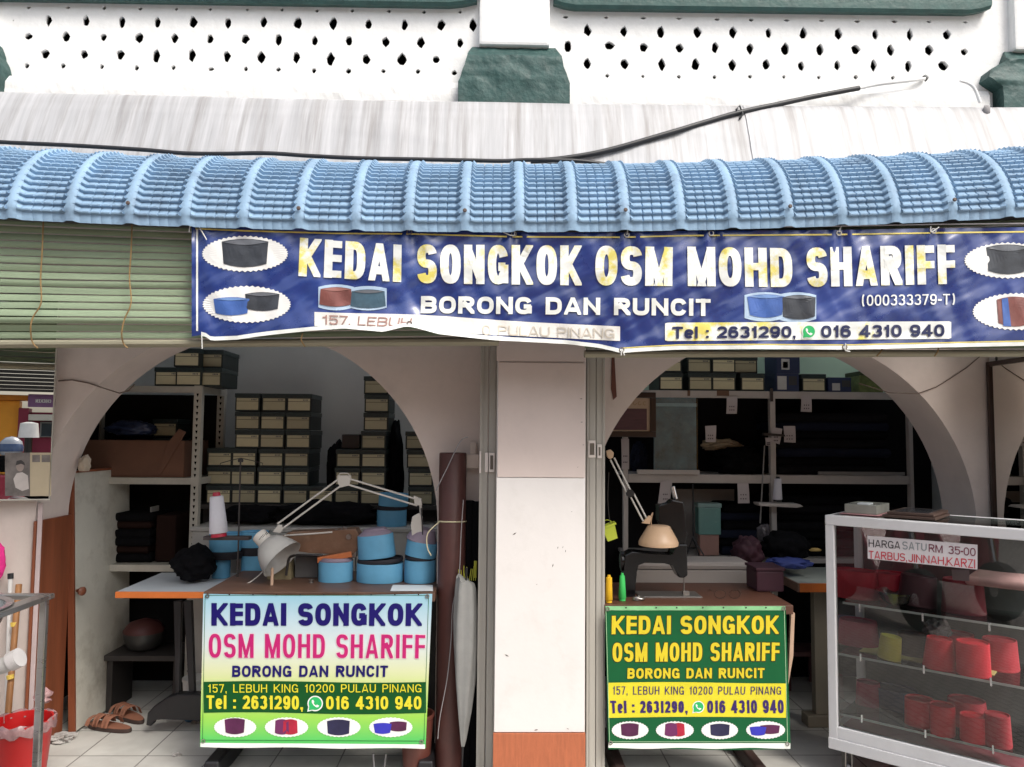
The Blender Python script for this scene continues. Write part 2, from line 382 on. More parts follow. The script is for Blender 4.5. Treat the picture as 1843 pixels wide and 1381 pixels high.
# street, walkway, far side
mb = MB(); mb.grid(lambda u, v: (-600+1200*u, -600+603.2*v, -.06), 60, 30)
def paving():
    m = bpy.data.materials.new('brick_paving'); m.use_nodes = True
    n = m.node_tree.nodes; l = m.node_tree.links; b = n['Principled BSDF']; b.inputs['Roughness'].default_value = .85
    tc = n.new('ShaderNodeTexCoord'); br = n.new('ShaderNodeTexBrick'); br.inputs['Scale'].default_value = 4.5; br.inputs['Mortar Size'].default_value = .03
    br.inputs['Color1'].default_value = (.36, .33, .30, 1); br.inputs['Color2'].default_value = (.42, .39, .36, 1); br.inputs['Mortar'].default_value = (.2, .19, .17, 1)
    l.new(tc.outputs['Object'], br.inputs[0]); l.new(br.outputs[0], b.inputs['Base Color']); return m
struct(mb.build('street', paving()))
def tiles():
    m = bpy.data.materials.new('floor_tiles'); m.use_nodes = True
    n = m.node_tree.nodes; l = m.node_tree.links; b = n['Principled BSDF']; b.inputs['Roughness'].default_value = .35
    tc = n.new('ShaderNodeTexCoord'); mp = n.new('ShaderNodeMapping'); mp.inputs['Location'].default_value = (.09, .08, 0); l.new(tc.outputs['Object'], mp.inputs[0])
    br = n.new('ShaderNodeTexBrick'); br.offset = 0; br.inputs['Scale'].default_value = 1; br.inputs['Brick Width'].default_value = .3; br.inputs['Row Height'].default_value = .3
    br.inputs['Mortar Size'].default_value = .0035; br.inputs['Color1'].default_value = (.58, .57, .535, 1); br.inputs['Color2'].default_value = (.63, .62, .575, 1); br.inputs['Mortar'].default_value = (.16, .15, .14, 1)
    nz = n.new('ShaderNodeTexNoise'); nz.inputs['Scale'].default_value = 5; nz.inputs['Detail'].default_value = 9; l.new(tc.outputs['Object'], nz.inputs[0])
    mr = n.new('ShaderNodeMapRange'); mr.inputs[1].default_value = .4; mr.inputs[2].default_value = .75; mr.inputs[4].default_value = .5; l.new(nz.outputs[0], mr.inputs[0])
    mx = n.new('ShaderNodeMix'); mx.data_type = 'RGBA'; l.new(mr.outputs[0], mx.inputs[0]); l.new(br.outputs[0], mx.inputs[6]); mx.inputs[7].default_value = (.30, .28, .25, 1)
    l.new(mp.outputs[0], br.inputs[0]); l.new(mx.outputs[2], b.inputs['Base Color']); return m
mb = MB(); mb.box(-6, 6, 2.75, 5.4, -.3, 0, .01); struct(mb.build('floor', tiles()))
mb = MB(); mb.box(-2.9, 2.9, 3.94, 4.1, 2.5, 2.6); mb.box(-2.9, -2.2, 4.1005, 5.12, 2.5, 2.6)   # invented air well left open along the back to let skylight brighten the room
struct(mb.build('ceiling', room_plaster))

# arched shop front wall
YA, YB = 3.65, 3.93
c1, c2, RA, ZS, ZT = P(427, 948, YA).x, P(1410, 948, YA).x, .932, 1.06, 2.66
c3 = c2+(c2-c1)
def archwall():
    mb = MB(); prof = [(-3.6, 0)]
    for c in (c1, c2, c3):
        prof.append((c-RA, 0)); prof += [(c-RA*math.cos(math.pi*k/48), ZS+RA*math.sin(math.pi*k/48)) for k in range(49)]; prof.append((c+RA, 0))
    prof.append((c3+2, 0))
    for (xa, za), (xb, zb) in zip(prof, prof[1:]):
        if abs(xa-xb) < 1e-6: mb.face([(xa, YA, za), (xb, YA, zb), (xb, YB, zb), (xa, YB, za)]); continue
        mb.face([(xa, YA, za), (xb, YA, zb), (xb, YA, ZT), (xa, YA, ZT)]); mb.face([(xa, YB, za), (xa, YB, ZT), (xb, YB, ZT), (xb, YB, zb)])
        if za > 0: mb.face([(xa, YA, za), (xa, YB, za), (xb, YB, zb), (xb, YA, zb)])
    return mb
aw = thing('arched_wall', 'pinkish white plaster wall with wide round arches behind the pillar', 'wall', (0, YA, 0))
archwall().build('wall', hall_plaster, aw, smooth=20)
wood_red = mat('varnished_plywood', (.22, .065, .028), .5, .25, 3, .1, 30, stretch=(6, 6, .5))
mb = MB(); x0 = c1-RA
mb.box(x0+.001, x0+.014, YA-.012, YB+.01, .02, P(80, 938, YA).z, .003)
mb.build('timber_jamb_panel', wood_red, aw)
mb = MB(); mb.tube([P(x, y, YA-.004) for x, y in ((105, 686), (130, 684), (160, 690), (190, 700), (215, 708), (232, 703), (242, 692))], .003, 6)
mb.build('wire', mat('brown_wire', (.12, .08, .06)), aw)
mb = MB(); mb.tube([P(x, y, YA-.004) for x, y in ((1545, 690), (1600, 707), (1651, 709), (1685, 697), (1711, 681), (1740, 662), (1768, 638))], .0022, 6)
mb.build('wire', mat('brown_wire'  , (.12, .08, .06)), aw)
mb = MB(); mb.pxprism([(1101, 640), (1106, 640), (1110, 714), (1104, 720), (1100, 700)], YA-.006, .004, .001)
mb.build('rust_stain_strip', mat('rust_strip', (.14, .05, .035), .8), aw)

# room behind
def wallthing(name, label, box, m):
    o = MB().box(*box).build(name, m); tag(o, label, 'wall'); return o
wallthing('back_wall', 'grey white room wall behind the stacked hat boxes', (-2.9, .1, 5.0, 5.12, 0, 2.6), room_plaster)
wallthing('partition_wall', 'pale green room wall above the white shelving', (.104, 2.9, 5.0, 5.12, 0, 2.6), green_room)
wallthing('side_wall', 'dim room wall behind the slotted steel rack', (-2.9, -2.8, 3.935, 4.995, 0, 2.6), room_plaster)
wallthing('side_wall', 'dim room wall beyond the glass display case', (2.8, 2.9, 3.935, 4.995, 0, 2.6), room_plaster)

# pillar between the bays
YP = 3.3
pl = thing('pillar', 'white panelled pillar with terracotta base between the two shop bays', 'pillar', (P(974, 1000, YP).x, YP, 0))
pxl, pxr = P(893, 900, YP).x, P(1054, 900, YP).x
pil_mat = mat('pillar_paint', (.74, .71, .69), .6, .03, 3, .08, 30, dirt=(.52, .49, .45), damt=.28, dscale=5)
mb = MB(); mb.box(pxl, pxr, YP+.012, YA-.002, 0, ZT-.02, .003); mb.build('core', pil_mat, pl)
zt, zm, zb = P(974, 653, YP).z, P(974, 860, YP).z, P(974, 1319, YP).z
mb = MB(); mb.box(pxl+.004, pxr-.003, YP, YP+.0115, zm+.0012, zt, .0015); mb.build('facing_board', mat('shaded_board_tint', (.64, .545, .505), .6, .04, 3, .08, 30, dirt=(.5, .43, .4), damt=.3, dscale=5), pl)  # upper boards coloured darker and pinker to stand in for shade up there
mb = MB(); mb.box(pxl+.001, pxr-.003, YP, YP+.0115, zb+.002, zm-.0012, .0015); mb.build('facing_board', pil_mat, pl)
mb = MB(); mb.box(pxl-.004, pxr-.002, YP+.003, YP+.0115, zt+.006, zt+.35, .0015); mb.build('facing_board', mat('shaded_board_tint', (.64, .545, .505)), pl)
mb = MB(); mb.box(pxl-.003, pxr+.001, YP-.006, YP+.0115, 0, zb-.001, .002)
mb.build('terracotta_base', mat('terracotta_tile', (.42, .125, .055), .7, .15, 25, .2, 200, stretch=(3, 1, .4), dirt=(.2, .06, .03), damt=.4, dscale=12), pl)
mb = MB()
for x, y, a, l_ in ((926, 961, .6, 9), (995, 1018, 1.3, 7), (1018, 992, 1.5, 5), (1013, 985, 1.2, 4), (1004, 986, 1.4, 5), (1040, 841, 1, 3), (1046, 718, 0, 6), (1047, 760, 0, 5), (1050, 801, 0, 4), (1029, 921, .5, 3), (966, 1052, .4, 3), (912, 1180, -.5, 9), (965, 1314, .2, 8), (1022, 1312, -.3, 5)):
    dx, dy = math.cos(a)*l_/2, -math.sin(a)*l_/2; q = lambda u, v: P(x+u, y+v, YP-.0012)
    mb.face([q(-dx, -dy), q(-dy*.25, dx*.25), q(dx, dy), q(dy*.25, -dx*.25)])
mb.build('scuff_mark', mat('scuff', (.09, .075, .065), .8), pl)

# aluminium folding-grille tracks either side of the pillar
alu = mat('grey_painted_track', (.40, .38, .34), .5, .06, 5, dirt=(.25, .22, .18), damt=.4, dscale=3, stretch=(1, 1, .3))
def track(xa, xb, label, lx):
    Yt = 3.42; X0, X1 = P(xa, 1000, Yt).x, P(xb, 1000, Yt).x
    t = thing('door_track', label, 'door track', ((X0+X1)/2, Yt, 0), 'door tracks beside the pillar')
    mid = (X0+X1)/2
    mb = MB(); mb.box(X0, mid-.0015, Yt, Yt+.05, 0, 2.5, .003); mb.box(X0+.012, X0+.016, Yt-.004, Yt-.0005, 0, 2.5, .001); mb.build('stile', alu, t)
    mb = MB(); mb.box(mid+.0015, X1, Yt+.004, Yt+.05, 0, 2.5, .003); mb.box(X1-.012, X1-.008, Yt-.001, Yt+.0035, 0, 2.5, .001); mb.build('stile', alu, t)
    for i, dx in enumerate(lx):
        a = P(dx[0], dx[2], Yt-.01); b = P(dx[1], dx[3], Yt-.01)
        mb = MB(); mb.box(a.x, b.x, Yt-.012, Yt-.002, b.z, a.z, .002); mb.build('latch', mat('latch_white', (.72, .66, .62), .4), t)
        if dx[1]-dx[0] > 7:
            mb = MB(); mb.box(a.x+.006, b.x-.006, Yt-.014, Yt-.0125, b.z+.012, a.z-.012, .0005); mb.build('latch_slot', mat('slot', (.12, .1, .08), .5), t)
    return t
track(861, 892, 'grey metal door track along the pillar edge nearest the brown cloth roll', ((863, 866, 812, 852), (873, 878, 815, 850), (880, 890, 815, 850)))
track(1056, 1089, 'grey metal door track along the pillar edge nearest the green sign', ((1059, 1072, 793, 824), (1075, 1083, 800, 825)))

# ---------------- upper wall with pierced panels
YW = 3.76
uw = thing('parapet_wall', 'sunlit white upper wall with rows of pierced vent holes and green trim', 'wall', (0, YW, 2.6))
def hole(px, py, wd, ht, n=9):
    o = []
    for k in range(n):
        a = 2*math.pi*k/n+random.uniform(-.18, .18); c, s = math.cos(a), math.sin(a)
        e = 1.25
        rr = 1/((abs(c)**e+abs(s)**e)**(1/e))*random.uniform(.86, 1.12)
        o.append((px+wd/2*rr*c, py+ht/2*rr*s))
    return o
rowsL = [([51, 122, 187, 252, 317, 378, 445, 507, 570, 634, 700, 763, 828], 13, 22, 6, 6), ([24, 87, 155, 219, 283, 347, 410, 474, 536, 600, 663, 728, 794, 851], 37, 45, 12, 19), ([51, 118, 186, 250, 314, 378, 441, 501, 566, 628, 694, 757, 828], 65, 77, 12, 17), ([81, 151, 216, 281, 345, 408, 470, 533, 595, 659, 723, 785], 96, 109, 13, 19), ([48, 113, 183, 246, 312, 380, 442, 501, 565, 627, 690, 752, 818], 118, 131, 8, 8)]
rowsR = [([1018, 1091, 1158, 1222, 1291, 1352, 1416, 1479, 1543, 1610, 1672, 1738], 31, 40, 8, 5), ([1057, 1123, 1189, 1255, 1319, 1383, 1446, 1509, 1575, 1638, 1705], 55, 63, 11, 17), ([1022, 1097, 1158, 1223, 1287, 1350, 1413, 1476, 1540, 1603, 1672, 1736], 82, 93, 12, 17), ([1057, 1124, 1191, 1252, 1318, 1379, 1442, 1507, 1572, 1635, 1698], 115, 120, 11, 18), ([1093, 1157, 1222, 1286, 1350, 1411, 1474, 1540, 1607, 1665], 136, 141, 6, 6.5)]
special = {(1665, 4): (15, 13), (1698, 3): (21, 22), (1097, 2): (21, 19), (1736, 2): (16, 14), (81, 3): (19, 19), (151, 3): (17, 19), (51, 2): (18, 13), (186, 2): (15, 16), (785, 3): (16, 16), (24, 1): (3, 3), (51, 0): (11, 7), (122, 0): (11, 6)}
def pierced(x0, x1, ya, yb, rows):
    cu = bpy.data.curves.new('p', 'CURVE'); cu.dimensions = '2D'; cu.fill_mode = 'BOTH'; cu.extrude = .011
    def spl(pts):
        s = cu.splines.new('POLY'); s.points.add(len(pts)-1)
        for q, (a, b) in zip(s.points, pts): v = P(a, b, YW); q.co = (v.x, v.z, 0, 1)
        s.use_cyclic_u = True
    nE = 20
    spl([(x0+(x1-x0)*k/nE, ya) for k in range(nE+1)]+[(x1-(x1-x0)*k/nE, yb) for k in range(nE+1)])
    lo, hi = min(r[0][0] for r in rows), max(r[0][-1] for r in rows)
    for ri, (xs, y0, y1, wd, ht) in enumerate(rows):
        for x in xs:
            f = (x-lo)/(hi-lo); y = y0+(y1-y0)*f; W_, H_ = special.get((x, ri), (1.3*wd*random.uniform(.85, 1.2), 1.3*ht*random.uniform(.88, 1.12)))
            spl(hole(x, y+random.uniform(-1, 1), W_, H_))
    oc = bpy.data.objects.new('p', cu); COL.objects.link(oc); dg = bpy.context.evaluated_depsgraph_get()
    me = bpy.data.meshes.new_from_object(oc.evaluated_get(dg)); bpy.data.objects.remove(oc); bpy.data.curves.remove(cu)
    m_ = MB(); m_.bm.from_mesh(me); bpy.data.meshes.remove(me)
    for v in m_.bm.verts: v.co = Vector((v.co.x, YW+.011-v.co.z, v.co.y))
    return m_
def whitewall(name, mb): return mb.build(name, white_plaster, uw)
whitewall('pierced_panel', pierced(-160, 870, -60, 190, rowsL)); whitewall('pierced_panel', pierced(985, 1990, -60, 205, rowsR))
mb = MB(); a, b = P(-250, 0, YW), P(2100, 0, YW); mb.box(a.x, b.x, YW+.12, YW+.2, 2.4, 5.6); mb.build('void_backing', dark_void, uw)  # near-black sheet standing in for shade behind the vent holes
mb = MB(); mb.box(a.x, b.x, YW+.066, YW+.115, 3.72, 5.6); mb.build('upper_band', white_plaster, uw)  # wall carried on above view to keep the sun off the air well
# ledge under the panels, follows the photo's slight slope
def rough_bar(xs, ytop, ybot, Yf, depth, amp, nx=120, nz=8, chamfer=.25):
    """bar with hand-trowelled face: grid front with chamfered top and jitter, closed sides"""
    mb = MB()
    def f(u, v):
        x = xs[0]+(xs[1]-xs[0])*u; yt, yb = ytop(x), ybot(x)
        if v < 1e-6: p = P(x, yt, Yf+depth); p.z = P(x, yt, Yf).z; return p
        vv = (v-1/nz)/(1-1/nz); p = P(x, yt+(yb-yt)*vv, Yf)
        k = noise.noise(Vector((p.x*9, 3.1, p.z*16)))+.6*noise.noise(Vector((p.x*30, 1.1, p.z*38)))
        p.y += k*amp+(max(0, chamfer-vv)/chamfer)**2*depth*.5 if chamfer else k*amp
        return p
    mb.grid(f, nx, nz); return mb
ledge_t = lambda x: 134+.0155*x-(.0000045*(x-921)**2 if x < 921 else 0)+ (2 if x > 990 else 0)
for xs in ((-160, 824), (1022, 1782)):
    mb = rough_bar(xs, lambda x: 133+.016*x, lambda x: 300, YW-.035, .04, .004, 160, 14, .12); mb.build('ledge', white_plaster, uw)
# white pilasters and their green plinths
plinth_mat = mat('green_plinth_paint', (.022, .068, .062), .55, .3, 12, .5, 35, dirt=(.07, .13, .12), damt=.5, dscale=16)
def plinth(xc, yt, yb, hw_top, hw_mid, hw_bot, ym, ls=1):
    mb = MB(); zt_, zm_, zb_ = P(xc, yt, YW).z, P(xc, ym, YW).z, P(xc, yb+60, YW).z; k = pxs(YW); X = P(xc, (yt+yb)/2, YW).x
    st = [(hw_top-8, .012, zt_), (hw_top, .055, zt_-.055), (hw_top+1, .075, zt_-.07), (hw_mid-5, .078, zm_+.03), (hw_mid, .084, zm_-.01), (hw_bot, .086, zm_-.06), (hw_bot, .086, zb_)]
    rings = []
    def seg_(st):
        out = []
        for (a, b) in zip(st, st[1:]):
            ns = 4 if (a[2]-b[2]) > .05 else 2
            out += [tuple(a[i]+(b[i]-a[i])*j/ns for i in range(3)) for j in range(ns)]
        return out+[st[-1]]
    for hw, pr, z in seg_(st):
        hw *= k; r = [(X-hw, YW+.03, z)]; nf = 26
        r += [(X-hw+2*hw*j/nf, YW-pr, z) for j in range(nf+1)]; r.append((X+hw, YW+.03, z))
        q = []
        for x_, y_, z_ in r:
            d = .007*noise.noise(Vector((x_*14, y_*14, z_*26)))+.004*noise.noise(Vector((x_*40, y_*40, z_*70)))
            q.append((x_+d*.5, y_+d*1.3, z_+d*.3))
        rings.append(q)
    mb.loft(rings); mb.build('green_plinth', plinth_mat, uw, smooth=50)
    mb = MB(); hw = (hw_top-20)*k
    mb.box(X-hw, X+hw, YW-.05, YW+.02, zt_-.005, 4.2, .014); mb.build('pilaster', white_plaster, uw)
plinth(925, 88, 188, 85, 95, 101, 142); plinth(1882, 97, 196, 88, 128, 103, 150); plinth(-78, 84, 165, 88, 100, 96, 130)
corn_mat = mat('green_cornice_paint', (.03, .085, .075), .45, .25, 14, .3, 40, dirt=(.08, .14, .12), damt=.4, dscale=20)
for xa, xb, ya, yb in ((-160, 858, -7, 9), (997, 1786, 12, 22)):
    mb = MB(); ring = []
    n_ = 40
    for i in range(n_+1):
        x = xa+(xb-xa)*i/n_; y = ya+(yb-ya)*i/n_; b_ = P(x, y, YW-.06); edge = min(1, min(i, n_-i)/1.5); lift = (1-edge)*.025
        ring.append([(b_.x, YW+.01, b_.z+.012+lift), (b_.x, YW-.045, b_.z+lift), (b_.x, YW-.06, b_.z+.012+lift), (b_.x, YW-.062, b_.z+.05), (b_.x, YW-.06, b_.z+.17), (b_.x, YW+.01, b_.z+.17)])
    mb.loft(ring); mb.build('green_cornice', corn_mat, uw, smooth=40)
# ---------------- metal flashing over the awning
fl_mat = mat('weathered_sheet_metal', (.44, .44, .45), .55, .22, 7, .15, 8, metal=.1, stretch=(3.2, .06, .16), dirt=(.20, .18, .165), damt=.65, dscale=5, dlo=.47, dhi=.68)
fl = thing('metal_flashing', 'streaked grey sheet metal flashing between upper wall and blue awning', 'flashing', (0, 3.6, 2.7))
ftop = lambda x: 165+.0285*x-.0000066*x*x if x < 1843 else 195
def fsheet(xa, xb, lift):
    mb = MB()
    def f(u, v):
        x = xa+(xb-xa)*u; yt = ftop(x); p0 = P(x, yt, 3.655); hgt = .42*v
        Y = 3.655-.07*min(1, v*4)**.5*.55-.16*v-lift; z = p0.z+.012*math.sin(min(1, v*5)*math.pi)*(1 if v < .2 else 0)-hgt
        d = .006*noise.noise(Vector((p0.x*2.2, z*5, 4)))
        s = max(0, noise.noise(Vector((p0.x*3+z*4, z*6, 8)))-.15); d += .012*s if v > .3 else 0
        return (p0.x, Y-d, z)
    mb.grid(f, 70, 24); return mb.build('sheet', fl_mat, fl, smooth=60)
fsheet(-260, 527, 0); fsheet(520, 1341, .004); fsheet(1333, 2150, .009)

# ---------------- blue tile-sheet awning
aw_mat = mat('blue_awning_paint', (.25, .38, .525), .62, .16, 5, .2, 60, dirt=(.09, .11, .16), damt=.5, dscale=7, dlo=.5, dhi=.72, spec=.4)
an = thing('awning', 'blue ribbed tile effect metal awning with rounded front over the shop', 'awning', (0, 2.93, 2.3))
RAD, YE = .406, 2.93
ebot = lambda x: 384+.052*max(x, -200)-.0000285*max(x, -200)**2
def awning():
    mb = MB(); X0, X1 = -3, 3
    # rib positions measured at the eave, then extended
    ribs_px = [24, 128, 235, 336, 440, 540, 642, 737, 837, 935, 1030, 1124, 1224, 1318, 1418, 1514, 1610, 1712, 1815]
    rx = [P(p, 392, YE).x for p in ribs_px]; st = (rx[-1]-rx[0])/(len(rx)-1)
    rx = [rx[0]-st*j for j in range(8, 0, -1)]+rx+[rx[-1]+st, rx[-1]+2*st]
    xs = []
    for a, b in zip(rx, rx[1:]):
        wd = b-a; xs += [(a, .026, 0), (a+.010, .025, 0), (a+.017, .019, 0), (a+.0175, .016, 1), (a+.030, .002, 1), (a+.034, 0, 1)]
        c0, c1_ = a+.034, b-.034
        for k in range(4):
            s0 = c0+(c1_-c0)*k/4; s1 = c0+(c1_-c0)*(k+1)/4
            if k: xs.append((s0+.003, 0, 1))
            xs.append(((s0+s1)/2, .0012, 1)); 
            if k < 3: xs += [(s1-.003, 0, 1), (s1, -.003, .35)]
        xs += [(b-.034, 0, 1), (b-.030, .002, 1), (b-.0175, .016, 1), (b-.017, .019, 0), (b-.010, .025, 0)]
    # arc stations
    arc = RAD*R(92); n = 21; ss = [(-.022, -.004), (0, 0)]
    for k in range(n):
        s0 = .012+(arc-.012)*k/n; s1 = .012+(arc-.012)*(k+1)/n
        ss += [(s0, .0), (s0+.0015, .013), (s0+.006, .0145), ((s0+s1)/2, .0065)]
    ss += [(arc+.03, 0), (arc+.16, 0)]
    rows = []
    for s, h in ss:
        row = []
        for X, hr, m_ in xs:
            xp = 892+1384*X/YE; e = P(xp, ebot(max(-900, min(2050, xp))), YE)
            th = R(82)-max(0, s)/RAD; yc = YE+RAD*math.sin(R(82)); zc = e.z-RAD*math.cos(R(82))
            hh = hr+h*m_*(1 if hr < .01 else .9)
            if .001 < hr < .02 and s >= 0:      # stepped flanks of the ribs
                near = min(rx, key=lambda q: abs(q-X)); X = X+math.copysign(.0065*h/.0145, X-near)
            if s < 0: p = (X, YE-hr*.55+.003, e.z+s+(hr*.12))
            else:
                sa = min(s, arc); th = R(82)-sa/RAD; rr = RAD+hh
                rr -= hr*.45*max(0, 1-s/.03)
                p = [X, yc-rr*math.sin(th), zc+rr*math.cos(th)]
                if s > arc: p[1] += (s-arc); p[2] -= (s-arc)*.12
            row.append(mb.v(p))
        rows.append(row)
    for A, Bq in zip(rows, rows[1:]):
        for i in range(len(A)-1): mb.bm.faces.new([A[i], A[i+1], Bq[i+1], Bq[i]])
    return mb, rx
mb, RX = awning(); sheet = mb.build('tile_sheet', aw_mat, an, smooth=35)
for i, X in enumerate(RX):
    if i % 3 != 1 and i != 6: continue
    xp = 892+1384*X/YE; e = P(xp, ebot(xp), YE); mb = MB(); mb.lathe([(.008, 0), (.008, .004), (.005, .006)], (X, YE-.024, e.z+.055), (0, -1, .15), 10); mb.build('roofing_screw', mat('rusty_screw', (.09, .06, .05), .6), an)
mb = MB(); a, b = P(-120, 396, 2.99), P(2000, 410, 2.99)
n_ = 24; pts = [P(-120+2120*k/n_, ebot(-120+2120*k/n_)+6, 3.0) for k in range(n_+1)]
mb.loft([[(p.x, 2.985, p.z-.012), (p.x, 3.01, p.z-.012), (p.x, 3.01, p.z+.03), (p.x, 2.985, p.z+.03)] for p in pts])
mb.build('eave_batten', mat('dark_batten', (.05, .045, .05), .6), an)

# ---------------- cables on the flashing
blk = mat('black_cable', (.018, .018, .02), .45, .2, 20)
def smoothpath(pts, k=6):
    out = []; n = len(pts)
    for i in range(n-1):
        p0, p1, p2, p3 = [Vector(pts[max(0, min(n-1, j))]) for j in (i-1, i, i+1, i+2)]
        for j in range(k):
            t = j/k; out.append(.5*((2*p1)+(-p0+p2)*t+(2*p0-5*p1+4*p2-p3)*t*t+(-p0+3*p1-3*p2+p3)*t**3))
    return out+[Vector(pts[-1])]
mb = MB(); mb.tube(smoothpath([P(x, y, Y) for x, y, Y in ((-150, 246, 3.43), (0, 256, 3.43), (130, 262, 3.43), (260, 270, 3.43), (330, 276, 3.43), (400, 277, 3.43), (480, 276, 3.43), (560, 281, 3.43), (650, 285, 3.43), (750, 287, 3.43), (850, 289, 3.43), (905, 290, 3.43), (960, 288, 3.43), (1040, 290, 3.44), (1090, 296, 3.46))]), .0095, 10)
tag(mb.build('power_cable', blk, smooth=60), 'black cable lying flat along the back of the blue awning', 'cable')
cb = thing('power_cable', 'black cable rising across the flashing to the white wall', 'cable', P(1240, 230, 3.58))
mb = MB(); mb.tube(smoothpath([P(x, y, Y) for x, y, Y in ((955, 290, 3.45), (1010, 286, 3.46), (1090, 272, 3.48), (1200, 241, 3.52), (1270, 220, 3.56), (1330, 203, 3.585), (1400, 188, 3.62), (1470, 173, 3.65), (1546, 159, 3.68))]), .0125, 12); mb.build('sheath', blk, cb, smooth=60)
mb = MB(); mb.tube(smoothpath([P(x, y, Y) for x, y, Y in ((1546, 159, 3.68), (1580, 152, 3.70), (1630, 146, 3.715), (1664, 142, 3.75))]), .009, 10); mb.build('whitewashed_end', mat('limewash', (.75, .75, .74), .8), cb, smooth=60)
mb = MB(); mb.tube([P(1325, 198, 3.57), P(1331, 190, 3.6), P(1337, 206, 3.57), P(1331, 214, 3.57)], .005, 8); mb.build('cable_tie', blk, cb)
stk = thing('cable_end', 'short grey rag wrapped cable end poking from the wall over the flashing', 'cable', P(1770, 190, 3.68))
mb = MB(); mb.tube(smoothpath([P(x, y, 3.635) for x, y in ((1728, 146), (1742, 150), (1754, 160), (1764, 185))]), .006, 8, r1=.008); mb.build('cable', mat('limewash'  , (.75, .75, .74)), stk, smooth=60)
mb = MB(); mb.blob(P(1776, 199, 3.60), .02, .012, .026, .4, 4, 3, 2, False); mb.build('rag_wrap', mat('grey_rag', (.25, .24, .24), .9), stk, smooth=60)

# ---------------- bamboo blinds
bl_mat = mat('green_blind_slats', (.235, .30, .195), .65, .14, 3, .25, 60, stretch=(.5, 4, 14), dirt=(.17, .17, .10), damt=.45, dscale=4)
cord_mat = mat('tan_cord', (.24, .15, .06), .8)
def blind(label, xa, xb, ytop, ybulge, ybot, cords, yroll):
    t = thing('roll_up_blind', label, 'blind', P((xa+xb)/2, ytop(xa), 3.02), 'green slatted roll-up blinds under the awning')
    mb = MB(); n = 16
    def prof(f):        # f 0 top .. 1 bottom -> forward offset
        return .035*math.exp(-((f-.80)/.11)**2)+.004*math.sin(f*40)
    def at_(x, f): y = ytop(x)+(ybot(x)-ytop(x))*f; return P(x, y, 3.03-prof(f))
    for k in range(n):
        f0, f1 = k/n, (k+1)/n-.010
        tilt = .003+.0025*math.sin(k*2.1)
        def g(u, v, f0=f0, f1=f1, tilt=tilt):
            x = xa+(xb-xa)*u; p = at_(x, f0+(f1-f0)*v); p.y += -tilt*v-.003*math.sin(math.pi*v)+.003*noise.noise(Vector((x*.01, k*3.3, 0))); p.z += .0022*noise.noise(Vector((x*.004, k*1.7, 5))); return p
        mb.grid(g, 40, 3)
    mb.build('slats', bl_mat, t, smooth=50)
    # rolled-up tail
    mb = MB(); rings = []
    for i in range(31):
        x = xa+(xb-xa)*i/30; c = P(x, (ybot(x)+yroll(x))/2, 3.035); h = abs(P(x, ybot(x), 3.035).z-P(x, yroll(x), 3.035).z)/2
        rings.append([(c.x, c.y+.03*math.cos(a), c.z+h*math.sin(a)) for a in [2*math.pi*j/10+.31 for j in range(10)]])
    mb.loft(rings); mb.build('rolled_tail', mat('blind_underside', (.27, .25, .18), .75, .15, 3, .25, 60, stretch=(.5, 4, 14)), t, smooth=20)
    for cpts in cords:
        mb = MB(); mb.tube(smoothpath([P(x, y, 3.0-(.04 if 540 < y < 615 else .012)) for x, y in cpts], 4), .0028, 6); mb.build('cord', cord_mat, t)
    return t
lt = lambda x: ebot(x)+8
blind('wide green slatted blind hanging beside and behind the blue banner', -520, 898, lt, None, lambda x: 612-.002*max(0, x)-max(0, x-360)*.008, [[(78, 392), (76, 450), (73, 500), (74, 545), (60, 570), (55, 590), (58, 615), (68, 627)], [(238, 395), (236, 450), (233, 500), (236, 545), (224, 575), (219, 600), (222, 618), (230, 627)], [(545, 600), (542, 612), (549, 624)]], lambda x: 627-.005*max(0, x))
blind('green slatted blind mostly hidden behind the banner above the green sign', 1052, 2000, lt, None, lambda x: 630-.0, [[(1590, 618), (1586, 632), (1578, 641)], [(1690, 618), (1688, 632), (1682, 641)]], lambda x: 644-.002*(x-1052))

# ---------------- big banner
def lerp_tab(tab):
    def f(x):
        if x <= tab[0][0]: return tab[0][1]
        for (a, ya), (b, yb) in zip(tab, tab[1:]):
            if x <= b: return ya+(yb-ya)*(x-a)/(b-a)
        return tab[-1][1]
    return f
btop = lerp_tab([(345, 403), (430, 407), (600, 412), (740, 413), (920, 418), (1120, 419), (1230, 416), (1510, 414), (1680, 411), (1843, 409), (1990, 406)])
bbot = lerp_tab([(345, 606), (366, 602), (380, 612), (427, 610), (460, 605), (491, 601), (560, 594), (620, 590), (690, 596), (731, 586), (745, 588), (790, 600), (850, 607), (890, 611), (1021, 618), (1080, 625), (1118, 634), (1160, 631), (1220, 628), (1360, 627), (1521, 628), (1700, 624), (1843, 621), (1990, 618)])
YBN = 2.955
ties = [345, 737, 925, 1128, 1280, 1510, 1680]
def wrinkle(px, py):
    u = px/100; f = (py-btop(px))/max(20, bbot(px)-btop(px))
    a = .010*noise.noise(Vector((u*1.5+f*1.6, f*1.1, 2)))+.006*noise.noise(Vector((u*3.2-f*3.4, f*1.5, 7)))+.0013*noise.noise(Vector((u*5+f*4, f*2, 11)))
    for t in ties:   # folds radiating from the ties
        dx = (px-t)/100; a += .007*math.sin(7*math.atan2(dx, f+.25))*math.exp(-(dx*dx*2.5+f*f*3.5))
    b = math.exp(-((px-760)/150)**2)*max(0, (f-.72)/.28)**2; a -= .05*b   # curled lower hem
    return a
def SB(px, py, d=0): return P(px, py, YBN+wrinkle(px, py)-d*1.9)
bn = thing('shop_banner', 'long wrinkled navy vinyl banner with KEDAI SONGKOK lettering under the awning', 'banner', P(1150, 610, YBN))
